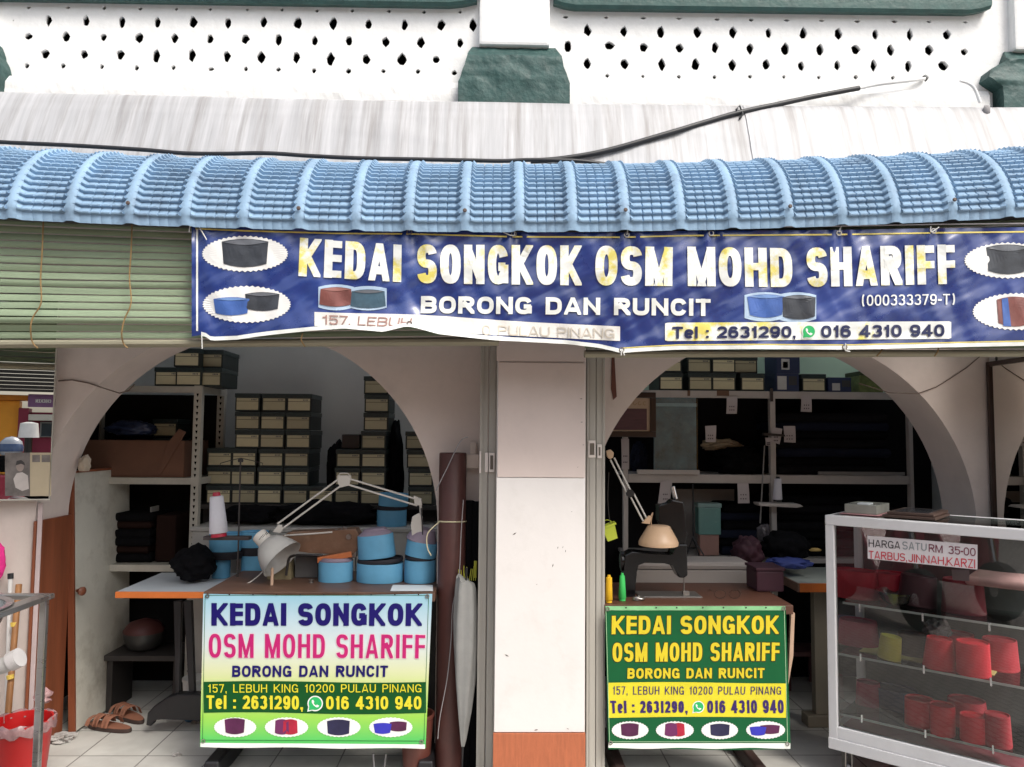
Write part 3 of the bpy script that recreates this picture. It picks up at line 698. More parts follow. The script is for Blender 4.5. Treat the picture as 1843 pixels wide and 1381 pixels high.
def vinyl():
    m = mat('navy_vinyl', (.012, .034, .18), .26, .35, 2.2, dirt=(.05, .10, .33), damt=.6, dscale=3, spec=.9, bump=.75, bscale=1.8, bdist=.07, bdetail=2.5, bstretch=(1.2, 1, 3.2), rotY=.5)
    return m
mb = MB(); mb.grid(lambda u, v: SB(345+1640*u, btop(345+1640*u)*(1-v)+bbot(345+1640*u)*v), 620, 76); mb.build('vinyl_sheet', vinyl(), bn, smooth=60)
pw = mat('print_cream_white', (.78, .80, .76), .36, .06, 3, .75, 1.8, bdist=.07, bdetail=2.5, bstretch=(1.2, 1, 3.2), rotY=.5)
py_ = mat('print_yellow', (.75, .62, .16), .38, .12, 3, .12, 14)
def fade_mat():
    m = mat('print_faded_yellow_white', (.80, .82, .79), .36, .03, 4, dirt=(.74, .64, .12), damt=.95, dscale=6.5, dlo=.5, dhi=.6, bump=.75, bscale=1.8, bdist=.07, bdetail=2.5, bstretch=(1.2, 1, 3.2), rotY=.5); return m
pf = fade_mat()
mb = MB(); strip(mb, 352, 1985, lambda x: btop(x)+7, lambda x: btop(x)+9.6, SB, .0012, 120, 1); strip(mb, 1120, 1985, lambda x: bbot(x)-8, lambda x: bbot(x)-6, SB, .0012, 60, 1); mb.build('border_line', py_, bn)
mb = MB(); strip(mb, 362, 1985, lambda x: bbot(x)-5.5, lambda x: bbot(x)+1.5, SB, .004, 200, 2); strip(mb, 353, 356.5, lambda x: 410, lambda x: 596, SB, .0012, 2, 14); mb.build('white_hem', pw, bn)
def word(txt, tl, tr, br, bl, m, name='lettering', S=SB, wgt=.2, off=.002, grow=0, gap=.1, parent=None, space=.3):
    for i, part_ in enumerate(txt.split(' ')):
        if part_: mb = MB(); letters(mb, txt, (tl, tr, br, bl), S, wgt, off, grow, gap, space, only=i); mb.build(name, m, parent or bn)
word('KEDAI', (540, 428), (723, 441), (722, 508), (537, 497), pf, wgt=.215, gap=.085)
word('SONGKOK', (751, 440), (1047, 442), (1047, 514), (751, 510), pf, wgt=.215, gap=.085)
word('OSM', (1072, 442), (1211, 445), (1210, 515), (1071, 514), pf, wgt=.215, gap=.085)
word('MOHD', (1237, 444), (1425, 447), (1427, 517), (1238, 515), pf, wgt=.215, gap=.085)
word('SHARIFF', (1451, 446), (1718, 440), (1720, 511), (1453, 517), pf, wgt=.215, gap=.085)
word('BORONG DAN RUNCIT', (758, 533), (1279, 538), (1279, 569), (757, 564), pw, wgt=.25, gap=.14, space=.35)
word('(000333379-T)', (1551, 531), (1719, 529), (1719, 548), (1551, 551), pw, wgt=.14, gap=.12)
mb = MB(); strip(mb, 1197, 1712, lambda x: 581-.005*(x-1197)+(1.5 if x < 1200 or x > 1708 else 0), lambda x: 614-.008*(x-1197)-(1.5 if x < 1200 or x > 1708 else 0), SB, .0014, 120, 6); mb.build('phone_box', pf, bn)
nv = mat('print_navy', (.012, .018, .075), .4, .1, 5)
word('Tel : 2631290,', (1210, 588), (1432, 587), (1432, 608), (1210, 610), nv, wgt=.23, off=.003, gap=.11)
word('016 4310 940', (1478, 586), (1700, 584), (1700, 606), (1478, 608), nv, wgt=.23, off=.003, gap=.11)
chaticon('b', 1456, 597, 11.5, SB, bn, .0028)
mb = MB(); strip(mb, 566, 1116, lambda x: 562+max(0, x-566)*.047-4*math.exp(-((x-760)/120)**2), lambda x: min(bbot(x)-5, 587+max(0, x-566)*.049), SB, .0014, 90, 4); mb.build('address_box', mat('print_faded_white', (.72, .70, .66), .4, .1, 6, .12, 14, dirt=(.6, .5, .4), damt=.3), bn)
word('157, LEBUH', (580, 567), (742, 573), (738, 589), (580, 584), mat('print_faded_brown', (.34, .20, .17), .5, .3, 5), wgt=.15, off=.0026, gap=.14)
word('0 PULAU PINANG', (868, 585), (1106, 592), (1106, 609), (868, 603), mat('print_faded_sand', (.55, .50, .42), .5, .25, 5), wgt=.14, off=.0026, gap=.14)
pgrey = mat('print_hat_charcoal', (.035, .04, .05), .4, .5, 12); pblue = mat('print_hat_blue', (.05, .12, .38), .4, .3, 10); pbrown = mat('print_hat_brown', (.20, .07, .06), .4, .4, 10); pteal = mat('print_hat_teal', (.05, .10, .14), .4, .4, 12)
for cx, cy, rx, ry in ((441, 457, 78, 33), (444, 548, 80, 34), (1814, 469, 79, 33), (1829, 561, 79, 34)):
    mb = MB(); flat(mb, ellipse(cx, cy, rx, ry, 96, 2.6), SB, .0012); mb.build('emblem_oval', mat('print_white', (.78, .78, .76), .4, .03), bn)
for x0, x1, y0, y1, m_, tp in ((399, 483, 430, 481, pgrey, .04), (1775, 1853, 440, 494, pgrey, .05), (384, 449, 535, 568, pblue, .06), (441, 503, 526, 560, pgrey, .05), (1794, 1860, 534, 588, pbrown, .05)):
    mb = MB(); flat(mb, hatshape(x0, x1, y0, y1, tp), SB, .0022); mb.build('printed_hat', m_, bn)
mgrey = mat('print_hat_highlight', (.13, .14, .16), .4, .3, 12)
for x0, x1, y0, y1, m_ in ((401, 481, 431, 441, mgrey), (1777, 1851, 441, 452, mgrey), (386, 447, 536, 541, mat('print_hat_pale_blue', (.16, .28, .55), .4)), (443, 501, 527, 533, mgrey), (1348, 1410, 531, 537, MATS['print_hat_pale_blue']), (1410, 1466, 532, 538, mgrey), (579, 630, 518, 524, mat('print_hat_rose', (.32, .14, .12), .4)), (636, 690, 522, 528, mgrey)):
    mb = MB(); flat(mb, [(x0+(x1-x0)*k/8, y0+(y1-y0)*.5-(y1-y0)*.5*math.sin(math.pi*k/8)) for k in range(9)]+[(x1-(x1-x0)*k/8, y0+(y1-y0)*.5+(y1-y0)*.5*math.sin(math.pi*k/8)) for k in range(1, 8)], SB, .0031); mb.build('printed_rim', m_, bn)
mb = MB(); flat(mb, [(1803, 538), (1814, 536), (1820, 588), (1806, 587)], SB, .0027); mb.build('printed_tassel', pblue, bn)
for x0, x1, y0, y1 in ((570, 640, 510, 560), (626, 699, 513, 560), (1337, 1415, 524, 580), (1395, 1472, 524, 582)):
    mb = MB(); flat(mb, hatshape(x0+3, x1-3, y0+2, y1-1, .0), SB, .0009+.0002*(x0 % 3)); mb.build('print_glow', mat('print_pale_blue', (.42, .55, .70), .4, .1, 6), bn)
for x0, x1, y0, y1, m_, tp in ((577, 632, 517, 552, pbrown, -.04), (633, 692, 521, 555, pteal, -.04), (1345, 1412, 530, 572, pblue, .07), (1408, 1468, 531, 575, pgrey, .02)):
    mb = MB(); flat(mb, hatshape(x0, x1, y0, y1, tp), SB, .0022); mb.build('printed_hat', m_, bn)
for x, y in [(358, 408), (737, 418), (925, 421), (1128, 423), (1280, 420), (1510, 420), (1680, 416), (737, 583), (1119, 630), (1520, 625)]: 
    mb = MB(); c = SB(x, y, .004); mb.lathe([(.007, 0), (.011, 0), (.011, .002), (.007, .002)], c, (0, -1, 0), 14, False); mb.build('eyelet', mat('brass_dull', (.35, .33, .3), .3, metal=.9), bn)
tie_m = mat('white_twine', (.6, .6, .58), .8)
for pts in ([(340, 418), (343, 404), (350, 398), (358, 408), (372, 432)], [(737, 416), (735, 402), (741, 395)], [(893, 410), (912, 421), (925, 424), (926, 413)], [(1128, 423), (1130, 411), (1126, 404)], [(1510, 418), (1514, 407)], [(1675, 408), (1676, 418), (1690, 409)], [(363, 604), (364, 628)], [(1118, 640), (1119, 630), (1124, 640)], [(1522, 618), (1521, 630), (1530, 633)]):
    mb = MB(); mb.tube(smoothpath([P(x, y, YBN-.012) for x, y in pts], 4), .0022, 6); mb.build('twine_tie', tie_m, bn)
mb = MB(); mb.tube(smoothpath([P(x, y, YBN-.008) for x, y in ((360, 401), (500, 405), (737, 407), (925, 411), (1128, 412), (1280, 409), (1510, 407), (1680, 404), (1900, 402))], 5), .0025, 6); mb.build('hanging_wire', mat('pale_wire', (.4, .38, .4), .5), bn)
# ================================================================== LEFT SHOP BAY
black = mat('black_cloth', (.006, .006, .007), 1, .3, 20, .2, 60, spec=.08)
blackp = mat('black_paint', (.014, .014, .016), .35, .2, 10)
steelw = mat('cream_rack_paint', (.46, .44, .38), .5, .1, 8, dirt=(.25, .2, .15), damt=.3, dscale=10)
# hat cartons
box_mat = mat('dark_green_card', (.012, .020, .018), .5, .25, 30, .05, 90, orand=.4); lid_mat = mat('printed_lid_card', (.02, .035, .034), .4, .6, 60, stretch=(1, 1, 3)); lab_mat = mat('cream_label', (.60, .55, .36), .6, .08, 14, dirt=(.4, .33, .2), damt=.35, dscale=12, orand=.35)
BW, BH, BD = .147, .1055, .28
def boxproto(loc, label, group):
    t = thing('hat_box', label, 'box', (0, 0, 0), group)
    mb = MB(); mb.box(-BW/2+.003, BW/2-.003, .003, BD-.003, .001, BH-.027, .002); mb.build('body', box_mat, t)
    mb = MB(); mb.box(-BW/2+.0005, BW/2-.0005, .0005, BD, BH-.0265, BH-.001, .003); mb.build('lid', lid_mat, t)
    mb = MB()
    for z0, z1 in ((.010, .058), (.0605, .0765)): mb.face([(-.062, .0022 if z0 < .05 else .0022, z0), (.062, .0022, z0), (.062, .0022, z1), (-.062, .0022, z1)])
    o = mb.build('label', lab_mat, t)
    mb = MB(); random.seed(3)
    for k in range(4): x = .022+k*.008; mb.face([(x, .0016, .064), (x+.005, .0016, .065), (x+.0045, .0016, .073), (x+.001, .0016, .0725)])
    mb.build('ink_mark', nv, o)
    t.location = loc; return t
proto = [None]
def hatbox(px, py, Yf, label, group, drop=None):
    c = P(px, py, Yf); loc = (c.x, Yf, c.z-.043 if drop is None else drop)
    if proto[0] is None: proto[0] = boxproto(loc, label, group); return proto[0]
    r = dup(proto[0], loc, label); r['group'] = group; r.rotation_euler = (0, 0, .02*math.sin(px*7+py*3)); return r
YBX = 4.45; zsh = P(500, 908, YBX).z
ord_ = ['topmost', 'second from the top', 'third from the top', 'fourth from the top', 'fifth from the top', 'lowest', 'seventh']
stacks = [('short column beside the rack post', [(395, 829), (394, 861), (393, 893)]),
          ('first column of the three-wide block', [(445, 729), (445, 762), (445, 795.5), (439, 829), (437, 861), (438, 893)]),
          ('middle column of the three-wide block', [(493, 729), (490, 762), (489, 795.5), (487.5, 829), (485.5, 861), (484, 893)]),
          ('last column of the three-wide block', [(538, 731), (536, 764), (536, 797), (533, 831), (533, 862), (531, 893)]),
          ('single-file tower that reaches the arch edge', [(677, 696), (678, 729), (676.5, 762), (672, 795.5), (672, 829), (671.5, 862), (670, 893)]),
          ('low column leaning against the tower', [(627, 829), (625, 861), (624, 893)]),
          ('column half hidden by the arch edge', [(752, 796), (754, 829), (757, 861), (757, 893)]),
          ('floor row between block and low column', [(577, 893)])]
for nm, pts in stacks:
    for i, (x, y) in enumerate(pts):
        z = zsh+(len(pts)-1-i)*BH+.0005
        pos = ord_[i] if i < len(pts)-1 or len(pts) == 1 else 'bottom one'
        if len(pts) == 1: pos = 'only one'
        hatbox(x, y, YBX+(.006*math.sin(x*3+y)), f'cream-labelled hat box, {pos} of the {nm}', 'stacked hat boxes at the back', drop=z)
sh = thing('storage_shelf', 'dark shelf carrying the stacked hat boxes along the back wall', 'shelf', (P(560, 908, YBX).x, 4.7, 0))
x0, x1 = P(345, 908, YBX).x, P(900, 908, YBX).x
mb = MB(); mb.box(x0, x1, YBX-.02, 4.99, zsh-.025, zsh, .003); mb.build('shelf_board', mat('dark_board', (.03, .026, .024), .6), sh)
mb = MB(); mb.box(x0+.01, x1-.01, YBX+.15, YBX+.17, 0, zsh-.026, .002); mb.build('back_board', mat('dark_board', (.03, .026, .024)), sh)
cbn = thing('low_cabinet', 'low grey white cabinet under the stacked boxes behind the sewing machine', 'cabinet', (P(560, 950, 4.3).x, 4.3, 0))
zc = P(560, 950, 4.25).z; xa = P(346, 950, 4.25).x
grey_lam = mat('grey_laminate', (.42, .41, .38), .5, .06, 5, dirt=(.28, .26, .23), damt=.4)
mb = MB(); mb.box(xa, x1, 4.25, 4.59, 0, zc-.022, .004); mb.build('carcass', grey_lam, cbn)
mb = MB(); mb.box(xa-.008, x1, 4.238, 4.595, zc-.0215, zc, .003); mb.build('top', grey_lam, cbn)
# dark bags between and in front of the boxes
for n_, (px, py, Y, a, b, c_, lab) in enumerate(((590, 925, 4.38, .27, .10, .07, 'black cloth heap along the shelf in front of the lowest hat boxes'), (455, 925, 4.38, .16, .08, .055, 'black plastic bag on the cabinet below the three-wide block'), (605, 845, 4.6, .055, .10, .17, 'dark plastic sack squeezed between the box block and the low column'), (712, 850, 4.62, .05, .10, .3, 'black bundle standing behind the single-file tower of hat boxes'))):
    c = P(px, py, Y); mb = MB(); mb.blob(c, a, b, c_, .2 if n_ > 1 else .35, 1.8, n_+3); tag(mb.build('cloth_bundle', black, smooth=70), lab, 'bundle')
c = P(633, 795, 4.52); mb = MB(); mb.box(c.x-.055, c.x+.05, 4.5, 4.7, zsh+3*BH+.001, zsh+3*BH+.085, .006); tag(mb.build('black_case', blackp), 'plain black case lying on the low column of hat boxes', 'case')

# slotted steel rack
Yr0, Yr1 = 4.28, 4.68
rk = thing('steel_rack', 'cream slotted steel angle rack beside the hat boxes', 'rack', (P(290, 900, Yr0).x, Yr0, 0))
def post(x, Y, w_=.042):
    mb = MB(); mb.box(x-w_, x, Y, Y+.003, 0, P(350, 694, Yr0).z, .001); mb.box(x-.003, x, Y+.003, Y+.042, 0, P(350, 694, Yr0).z, .001); o = mb.build('post', steelw, rk)
    mb = MB(); z = .1
    while z < P(350, 694, Yr0).z-.03:
        mb.face([(x-w_*.62, Y-.0008, z), (x-w_*.5, Y-.0008, z-.012), (x-w_*.38, Y-.0008, z), (x-w_*.34, Y-.0008, z+.008), (x-w_*.66, Y-.0008, z+.008)])
        z += .034
    mb.build('perforation', dark_void, o)
xp = P(358, 850, Yr0).x; xl = xp-.72
post(xp, Yr0); post(xl, Yr0); post(xp, Yr1-.042); post(xl, Yr1-.042)
shelf_z = []
for y in (701, 866, 1023):
    z = P(300, y, Yr0).z; shelf_z.append(z+.018)
    mb = MB(); mb.box(xl, xp-.001, Yr0-.003, Yr0-.0005, z-.018, z+.018, .001); mb.box(xp+.0005, xp+.003, Yr0, Yr1, z-.018, z+.018, .001); mb.box(xl+.004, xp-.004, Yr0+.004, Yr1-.004, z+.01, z+.0165, .001); mb.build('shelf', steelw, rk)
zt_ = shelf_z[0]
mb = MB(); mb.box(xl-.02, xp-.004, Yr1+.003, Yr1+.008, .03, shelf_z[0]-.03, .001); mb.box(xl-.02, xl-.014, Yr0+.01, Yr1, .03, shelf_z[0]-.03, .001); mb.build('shade_lining', mat('shade_lining', (.012, .011, .011), .95, spec=.1), rk)  # added near-black sheets standing in for shade inside the rack
rg = 'hat boxes on the steel rack'
hatbox(301, 681, Yr0+.01, 'dim cream-labelled hat box on the rack top nearest the arch curve', rg, drop=zt_+.001)
hatbox(339, 680, Yr0, 'bright yellow-labelled hat box at the rack corner above the post', rg, drop=zt_+.001)
hatbox(336, 645, Yr0, 'cream-labelled hat box topmost on the steel rack', rg, drop=zt_+.001+BH)
hatbox(375, 680, Yr0+.02, 'hat box overhanging the side of the rack top with its label hidden', rg, drop=zt_+.001)
hatbox(378, 647, Yr0+.06, 'dark hat box upper on the rack top, set back towards the wall', rg, drop=zt_+.001+BH)
z2 = shelf_z[1]
for k, (x, lab) in enumerate(((297, 'shadowed hat box on the rack middle level, upper of two'), (299, 'shadowed hat box on the rack middle level, lower of two'))):
    hatbox(x, 760, 4.5, lab, rg, drop=z2+.22-.11*k)
card = mat('brown_cardboard', (.16, .075, .045), .75, .15, 6, .1, 50)
cb_ = thing('cardboard_carton', 'open brown cardboard carton on the middle level of the steel rack', 'box', P(245, 860, Yr0))
a, b = P(150, 792, Yr0+.02), P(330, 860, Yr0+.02)
mb = MB()
mb.box(a.x, b.x, Yr0+.02, Yr0+.026, z2+.001, a.z, .001); mb.box(a.x, a.x+.006, Yr0+.0265, Yr1-.02, z2+.001, a.z, .001); mb.box(b.x-.006, b.x, Yr0+.0265, Yr1-.02, z2+.001, a.z, .001); mb.box(a.x+.0065, b.x-.0065, Yr1-.026, Yr1-.02, z2+.001, a.z, .001); mb.box(a.x+.007, b.x-.007, Yr0+.027, Yr1-.027, z2+.002, z2+.006)
mb.build('carton_body', card, cb_)
mb = MB(); p = [P(x, y, Yr0+.012) for x, y in ((283, 858), (292, 850), (335, 778), (322, 772), (300, 800))]; mb.prism(p, (0, .004, 0), .001); mb.build('flap', card, cb_)
for n_, (px, py, Y, a, b, c_, m_, lab) in enumerate(((238, 772, 4.42, .13, .09, .05, mat('clear_blue_bag', (.02, .03, .07), .3, .5, 14), 'dark blue plastic wrapped bundle on the cardboard carton'),)):
    c = P(px, py, Y); mb = MB(); mb.blob(c, a, b, c_, .3, 2.6, n_+11); tag(mb.build('bundle', m_, smooth=70), lab, 'bundle')

dkb = mat('dark_brown_bag', (.020, .010, .008), .9, spec=.1)
def foldstack(label, x0, x1, y0, y1, z0, th, n, mats, cat='cloth stack'):
    t = thing('cloth_stack', label, cat, ((x0+x1)/2, y0, z0))
    for k in range(n):
        j = .02*math.sin(k*2.7+x0*5); mb = MB(); mb.slab(x0+j, x1+j*.6, y0+.012*math.sin(k*1.9), y1, z0+k*th+.0005, z0+(k+1)*th-.0005, k*3.1+x0); mb.build('folded_cloth', mats[k % len(mats)], t, smooth=60)
    return t
foldstack('dark folded cloth piled on the lowest level of the steel rack', xl+.08, xp-.28, 4.34, 4.62, shelf_z[2]+.001, .045, 6, (black, dkb, black))
mb = MB(); a = P(300, 1000, 4.4); mb.box(a.x-.05, a.x+.06, 4.36, 4.6, shelf_z[2]+.001, shelf_z[2]+.26, .012); tag(mb.build('brown_box', dkb), 'dark brown upright box on the rack above the white table', 'box')
mb = MB(); a = P(282, 930, 4.42); mb.hexa([(a.x-.03, 4.4, shelf_z[2]+.2705), (a.x-.022, 4.4, shelf_z[2]+.2705), (a.x-.022, 4.5, shelf_z[2]+.2705), (a.x-.03, 4.5, shelf_z[2]+.2705), (a.x, 4.4, shelf_z[2]+.42), (a.x+.008, 4.4, shelf_z[2]+.42), (a.x+.008, 4.5, shelf_z[2]+.42), (a.x, 4.5, shelf_z[2]+.42)], .001) if False else mb.box(a.x-.03, a.x-.022, 4.4, 4.5, shelf_z[2]+.001, shelf_z[2]+.30, .001); tag(mb.build('card_sheet', mat('dim_card', (.3, .29, .27), .7)), 'pale card standing beside the dark brown box on the rack', 'card')
# door leaf, folded back into the room, hanging a little out of true
dl = thing('door_leaf', 'grubby white door leaf with brown edge standing open at the left arch', 'door', P(138, 1311, 3.93))
dm = mat('grubby_white_door', (.58, .56, .49), .55, .08, 4, .1, 12, dirt=(.24, .21, .16), damt=.8, dscale=2.6, dlo=.48, dhi=.7)
zt_ = P(138, 852, 3.955).z; zt2 = P(233, 852, 4.5).z
b0, b1, t0, t1 = P(137, 1309, 3.955).x, P(233, 1242, 4.5).x, P(134, 852, 3.955).x, P(233, 852, 4.5).x
th = .030
mb = MB(); mb.hexa([(b0-th, 3.955, .012), (b0, 3.955, .012), (b1, 4.5, .012), (b1-th, 4.5, .012), (t0-th, 3.955, zt_), (t0, 3.955, zt_), (t1, 4.5, zt_), (t1-th, 4.5, zt_)], .002); mb.build('panel', dm, dl)
mb = MB(); mb.hexa([(b0-th, 3.940, .012), (b0+.002, 3.940, .012), (b0+.002, 3.9545, .012), (b0-th, 3.9545, .012), (t0-th, 3.940, zt_+.004), (t0+.002, 3.940, zt_+.004), (t0+.002, 3.9545, zt_+.004), (t0-th, 3.9545, zt_+.004)], .002); mb.build('edge_strip', wood_red, dl)
mb = MB(); mb.hexa([(t0-th, 3.956, zt_+.0005), (t0+.003, 3.956, zt_+.0005), (t1+.003, 4.5, zt_+.0005), (t1-th, 4.5, zt_+.0005), (t0-th, 3.956, zt_+.012), (t0+.003, 3.956, zt_+.012), (t1+.003, 4.5, zt_+.012), (t1-th, 4.5, zt_+.012)], .002); mb.build('top_strip', wood_red, dl)
c = P(139, 1063, 3.95); mb = MB(); mb.lathe([(.008, 0), (.008, .02), (.02, .028), (.022, .04), (.012, .048)], c, (.9, -.45, 0), 14); mb.build('knob', mat('brown_knob', (.18, .06, .03), .35), dl, smooth=50)
mb = MB(); c = P(152, 836, 3.9); mb.blob(c, .028, .03, .045, .25, 2, 5); tag(mb.build('cap', mat('beige_cap', (.45, .38, .30), .85, .1, 10), smooth=70), 'beige cloth cap hung on the top corner of the open door leaf', 'cap')

# white table with orange edge
wt = thing('table', 'grey white table with orange edge beside the open door leaf', 'table', P(285, 1075, 3.75))
za = P(207, 1066, 3.72).z; xa, xb = P(207, 1066, 3.72).x, -1.305
lam = mat('pale_blue_laminate', (.50, .54, .57), .35, .05, 5, dirt=(.35, .36, .36), damt=.3); orange = mat('orange_edging', (.62, .16, .03), .45, .1, 8)
mb = MB(); mb.box(xa, xb, 3.735, 4.23, za-.025, za, .002); mb.build('top', lam, wt)
mb = MB(); mb.box(xa, xb, 3.72, 3.7345, za-.028, za+.001, .003); mb.build('orange_edge', orange, wt)
X0 = P(330, 1200, 3.98).x
mb = MB(); mb.pxprism([(312, 1082), (326, 1082), (322, 1255), (316, 1255)], 3.96, .03, .004); mb.build('leg', blackp, wt)
mb = MB(); mb.pxprism([(330, 1082), (344, 1082), (350, 1256), (340, 1256)], 3.96, .03, .004); mb.build('leg', blackp, wt)
mb = MB(); mb.pxprism([(262, 1306), (265, 1284), (276, 1272), (300, 1256), (320, 1250), (372, 1250), (372, 1300), (330, 1296), (290, 1292), (276, 1294), (272, 1308)], 3.93, .06, .008)
o = mb.build('foot', blackp, wt)

# sewing table with the printed sheet hung on its front
YT = 3.45
st = thing('sewing_table', 'brown topped sewing table behind the white and green sign', 'table', P(570, 1070, YT))
zs = P(570, 1066, YT).z; xs0, xs1 = P(366, 1066, YT).x, P(783, 1066, YT).x
brn = mat('worn_brown_veneer', (.10, .052, .034), .45, .3, 7, .08, 30, dirt=(.20, .13, .09), damt=.4, dscale=8, stretch=(1, 5, 1))
mb = MB(); mb.box(xs0, xs1, YT, 3.97, zs-.04, zs, .004); mb.build('top', brn, st)
for x in (xs0+.03, xs1-.06):
    mb = MB(); mb.box(x, x+.05, 3.68, 3.74, .05, zs-.041, .004); mb.build('leg', blackp, st)
    mb = MB(); mb.hexa([(x-.01, 3.43, .0), (x+.07, 3.43, 0), (x+.07, 3.95, 0), (x-.01, 3.95, 0), (x+.0, 3.45, .075), (x+.06, 3.45, .075), (x+.06, 3.93, .075), (x+.0, 3.93, .075)], .008); mb.build('foot', blackp, st)
mb = MB(); mb.box(xs0+.081, xs1-.061, 3.70, 3.72, .2, .25, .004); mb.build('stretcher', blackp, st)
pd = P(682, 1375, YT)
mb = MB(); mb.tube([(pd.x-.028, 3.47, .1), (pd.x-.02, 3.46, .022), (pd.x+.02, 3.46, .022), (pd.x+.028, 3.47, .1)], .005, 8); mb.lathe([(.024, 0), (.026, .006), (.02, .018)], (pd.x, 3.47, 0), (0, 0, 1), 16, sx=1.3); mb.build('treadle_pedal', mat('pedal_steel', (.25, .25, .26), .35, metal=.8), st, smooth=40)

# printed sign sheet
def sheet_sign(nm, label, TL, TR, BR, BL, Y, back, cat='sign'):
    o = thing(nm, label, cat, P((BL[0]+BR[0])/2, BL[1], Y))
    def wr(px, py):
        u = (px-TL[0])/(TR[0]-TL[0]); f = (py-TL[1])/(BL[1]-TL[1])
        return .004*noise.noise(Vector((u*2.2, f*1.6, Y*3)))+.0022*noise.noise(Vector((u*6+f*2, f*2, Y)))+.003*math.sin(u*9)*math.exp(-f*7)-.012*f*f
    S = lambda px, py, d=0: P(px, py, Y+wr(px, py)-d)
    def g(u, v):
        x = (TL[0]*(1-u)+TR[0]*u)*(1-v)+(BL[0]*(1-u)+BR[0]*u)*v; y = (TL[1]*(1-u)+TR[1]*u)*(1-v)+(BL[1]*(1-u)+BR[1]*u)*v
        y += (2.5*math.sin(u*math.pi)*(1-v)) - 2*math.sin(u*7)*v*.5
        return S(x, y)
    mb = MB(); mb.grid(g, 90, 60); mb.build('vinyl_sheet', back, o, smooth=60)
    return o, S
zr = (P(360, 1345, 3.42).z)
hS = P(366, 1069, 3.42).z-zr
grad = ramp_mat('sign_gradient_print', [(0, (.05, .46, .10)), (hS*.06, (.10, .52, .11)), (hS*.2, (.30, .60, .08)), (hS*.42, (.55, .64, .26)), (hS*.5, (.62, .66, .40)), (hS*.66, (.61, .67, .66)), (hS*.85, (.44, .60, .68)), (hS*1.0, (.28, .53, .65))], 2, .34)
sg, S1 = sheet_sign('sign_sheet', 'pale blue to green sign sheet with pink SHARIFF lettering on the sewing table front', (366, 1069), (778, 1069), (766, 1347), (360, 1345), 3.42, grad)
def z6(x, y): return (340+x/3.291, 1040+y/3.291)
navy1 = mat('print_deep_blue', (.012, .008, .12), .35, .1, 5, spec=.25); pink = mat('print_pink', (.47, .018, .145), .35, .1, 5, spec=.25); dgreen = mat('print_dark_green', (.005, .075, .016), .35, .1, 5, spec=.25); yel = mat('print_bright_yellow', (.68, .60, .035), .35, .08, 5, spec=.25)
def w6(txt, a, b, c, d, m_, wgt, off, S=S1, par=sg, grow=0, gap=.1, name='lettering', Z=z6, space=.3): return word(txt, Z(*a), Z(*b), Z(*c), Z(*d), m_, name, S, wgt, off, grow, gap, par, space)
w6('KEDAI SONGKOK', (133, 150), (1383, 152), (1380, 286), (133, 284), navy1, .24, .0022)
for gr, m_, of in ((1.1, mat('print_pale_pink', (.75, .55, .62), .35), .0014), (0, pink, .0024)):
    w6('OSM MOHD SHARIFF', (118, 332), (1400, 338), (1397, 478), (118, 474), m_, .15, of, grow=gr, gap=.12, name='lettering' if gr == 0 else 'lettering_outline')
w6('BORONG DAN RUNCIT', (257, 521), (1180, 520), (1178, 588), (255, 588), navy1, .21, .0022, gap=.13, space=.35)
mb = MB(); strip(mb, z6(88, 0)[0], z6(1405, 0)[0], lambda x: z6(0, 617-5*math.sin((x-366)/410*6.3))[1], lambda x: z6(0, 803-6*math.sin((x-366)/410*6.3+.4))[1], S1, .0012, 50, 6); mb.build('green_band', dgreen, sg)
w6('157, LEBUH KING 10200 PULAU PINANG', (112, 631), (1377, 631), (1377, 679), (112, 681), yel, .13, .0026, gap=.17, space=.4)
w6('Tel : 2631290,', (104, 696), (676, 700), (676, 781), (104, 777), yel, .2, .0026, gap=.1)
w6('016 4310 940', (812, 702), (1377, 702), (1377, 780), (812, 780), yel, .2, .0026, gap=.1)
chaticon('s', *z6(748, 745), 12.5, S1, sg, .0022)
maroonp = mat('print_hat_maroon', (.085, .012, .06), .4, .3, 14); redp = mat('print_hat_red', (.36, .012, .035), .4, .3, 14); navyp = mat('print_hat_navy', (.02, .018, .06), .4, .3, 14); bluep = mat('print_hat_royal', (.03, .03, .42), .4, .2, 14)
def hatrow(S, par, Z, cs, ry, hats):
    for cx, cy, rx in cs:
        mb = MB(); flat(mb, ellipse(*Z(cx, cy), rx, ry, 64, 1.2), S, .0018); mb.build('emblem_oval', mat('print_white', (.78, .78, .76)), par)
    for x0, x1, y0, y1, m_, tp in hats:
        a, b = Z(x0, y0), Z(x1, y1); mb = MB(); flat(mb, hatshape(a[0], b[0], a[1], b[1], tp), S, .0028+.0002*(x0 % 2)); mb.build('printed_hat', m_, par)
hatrow(S1, sg, z6, ((274, 886, 38.5), (578, 886, 39.5), (888, 885, 39.5), (1196, 886, 39.5)), 18.2, ((211, 332, 832, 928, maroonp, .05), (512, 590, 838, 930, mat('print_hat_plum', (.14, .02, .10), .4), -.04), (560, 641, 838, 930, redp, -.04), (818, 953, 840, 934, navyp, .03), (1190, 1291, 851, 911, maroonp, .04), (1093, 1201, 860, 926, bluep, .08)))
thin = mat('print_border_green', (.01, .12, .03), .4)
mb = MB(); A, Bq, Cq, D = z6(96, 104), z6(1420, 104), z6(1392, 968), z6(80, 962)
def edge_line(mb, a, b, S, d, wpx=.9, n=24):
    dx, dy = b[0]-a[0], b[1]-a[1]; l_ = math.hypot(dx, dy); nx, ny = -dy/l_*wpx/2, dx/l_*wpx/2
    for i in range(n):
        p = lambda f, s: S(a[0]+dx*f+nx*s, a[1]+dy*f+ny*s, d)
        mb.face([p(i/n, 1), p((i+1)/n, 1), p((i+1)/n, -1), p(i/n, -1)])
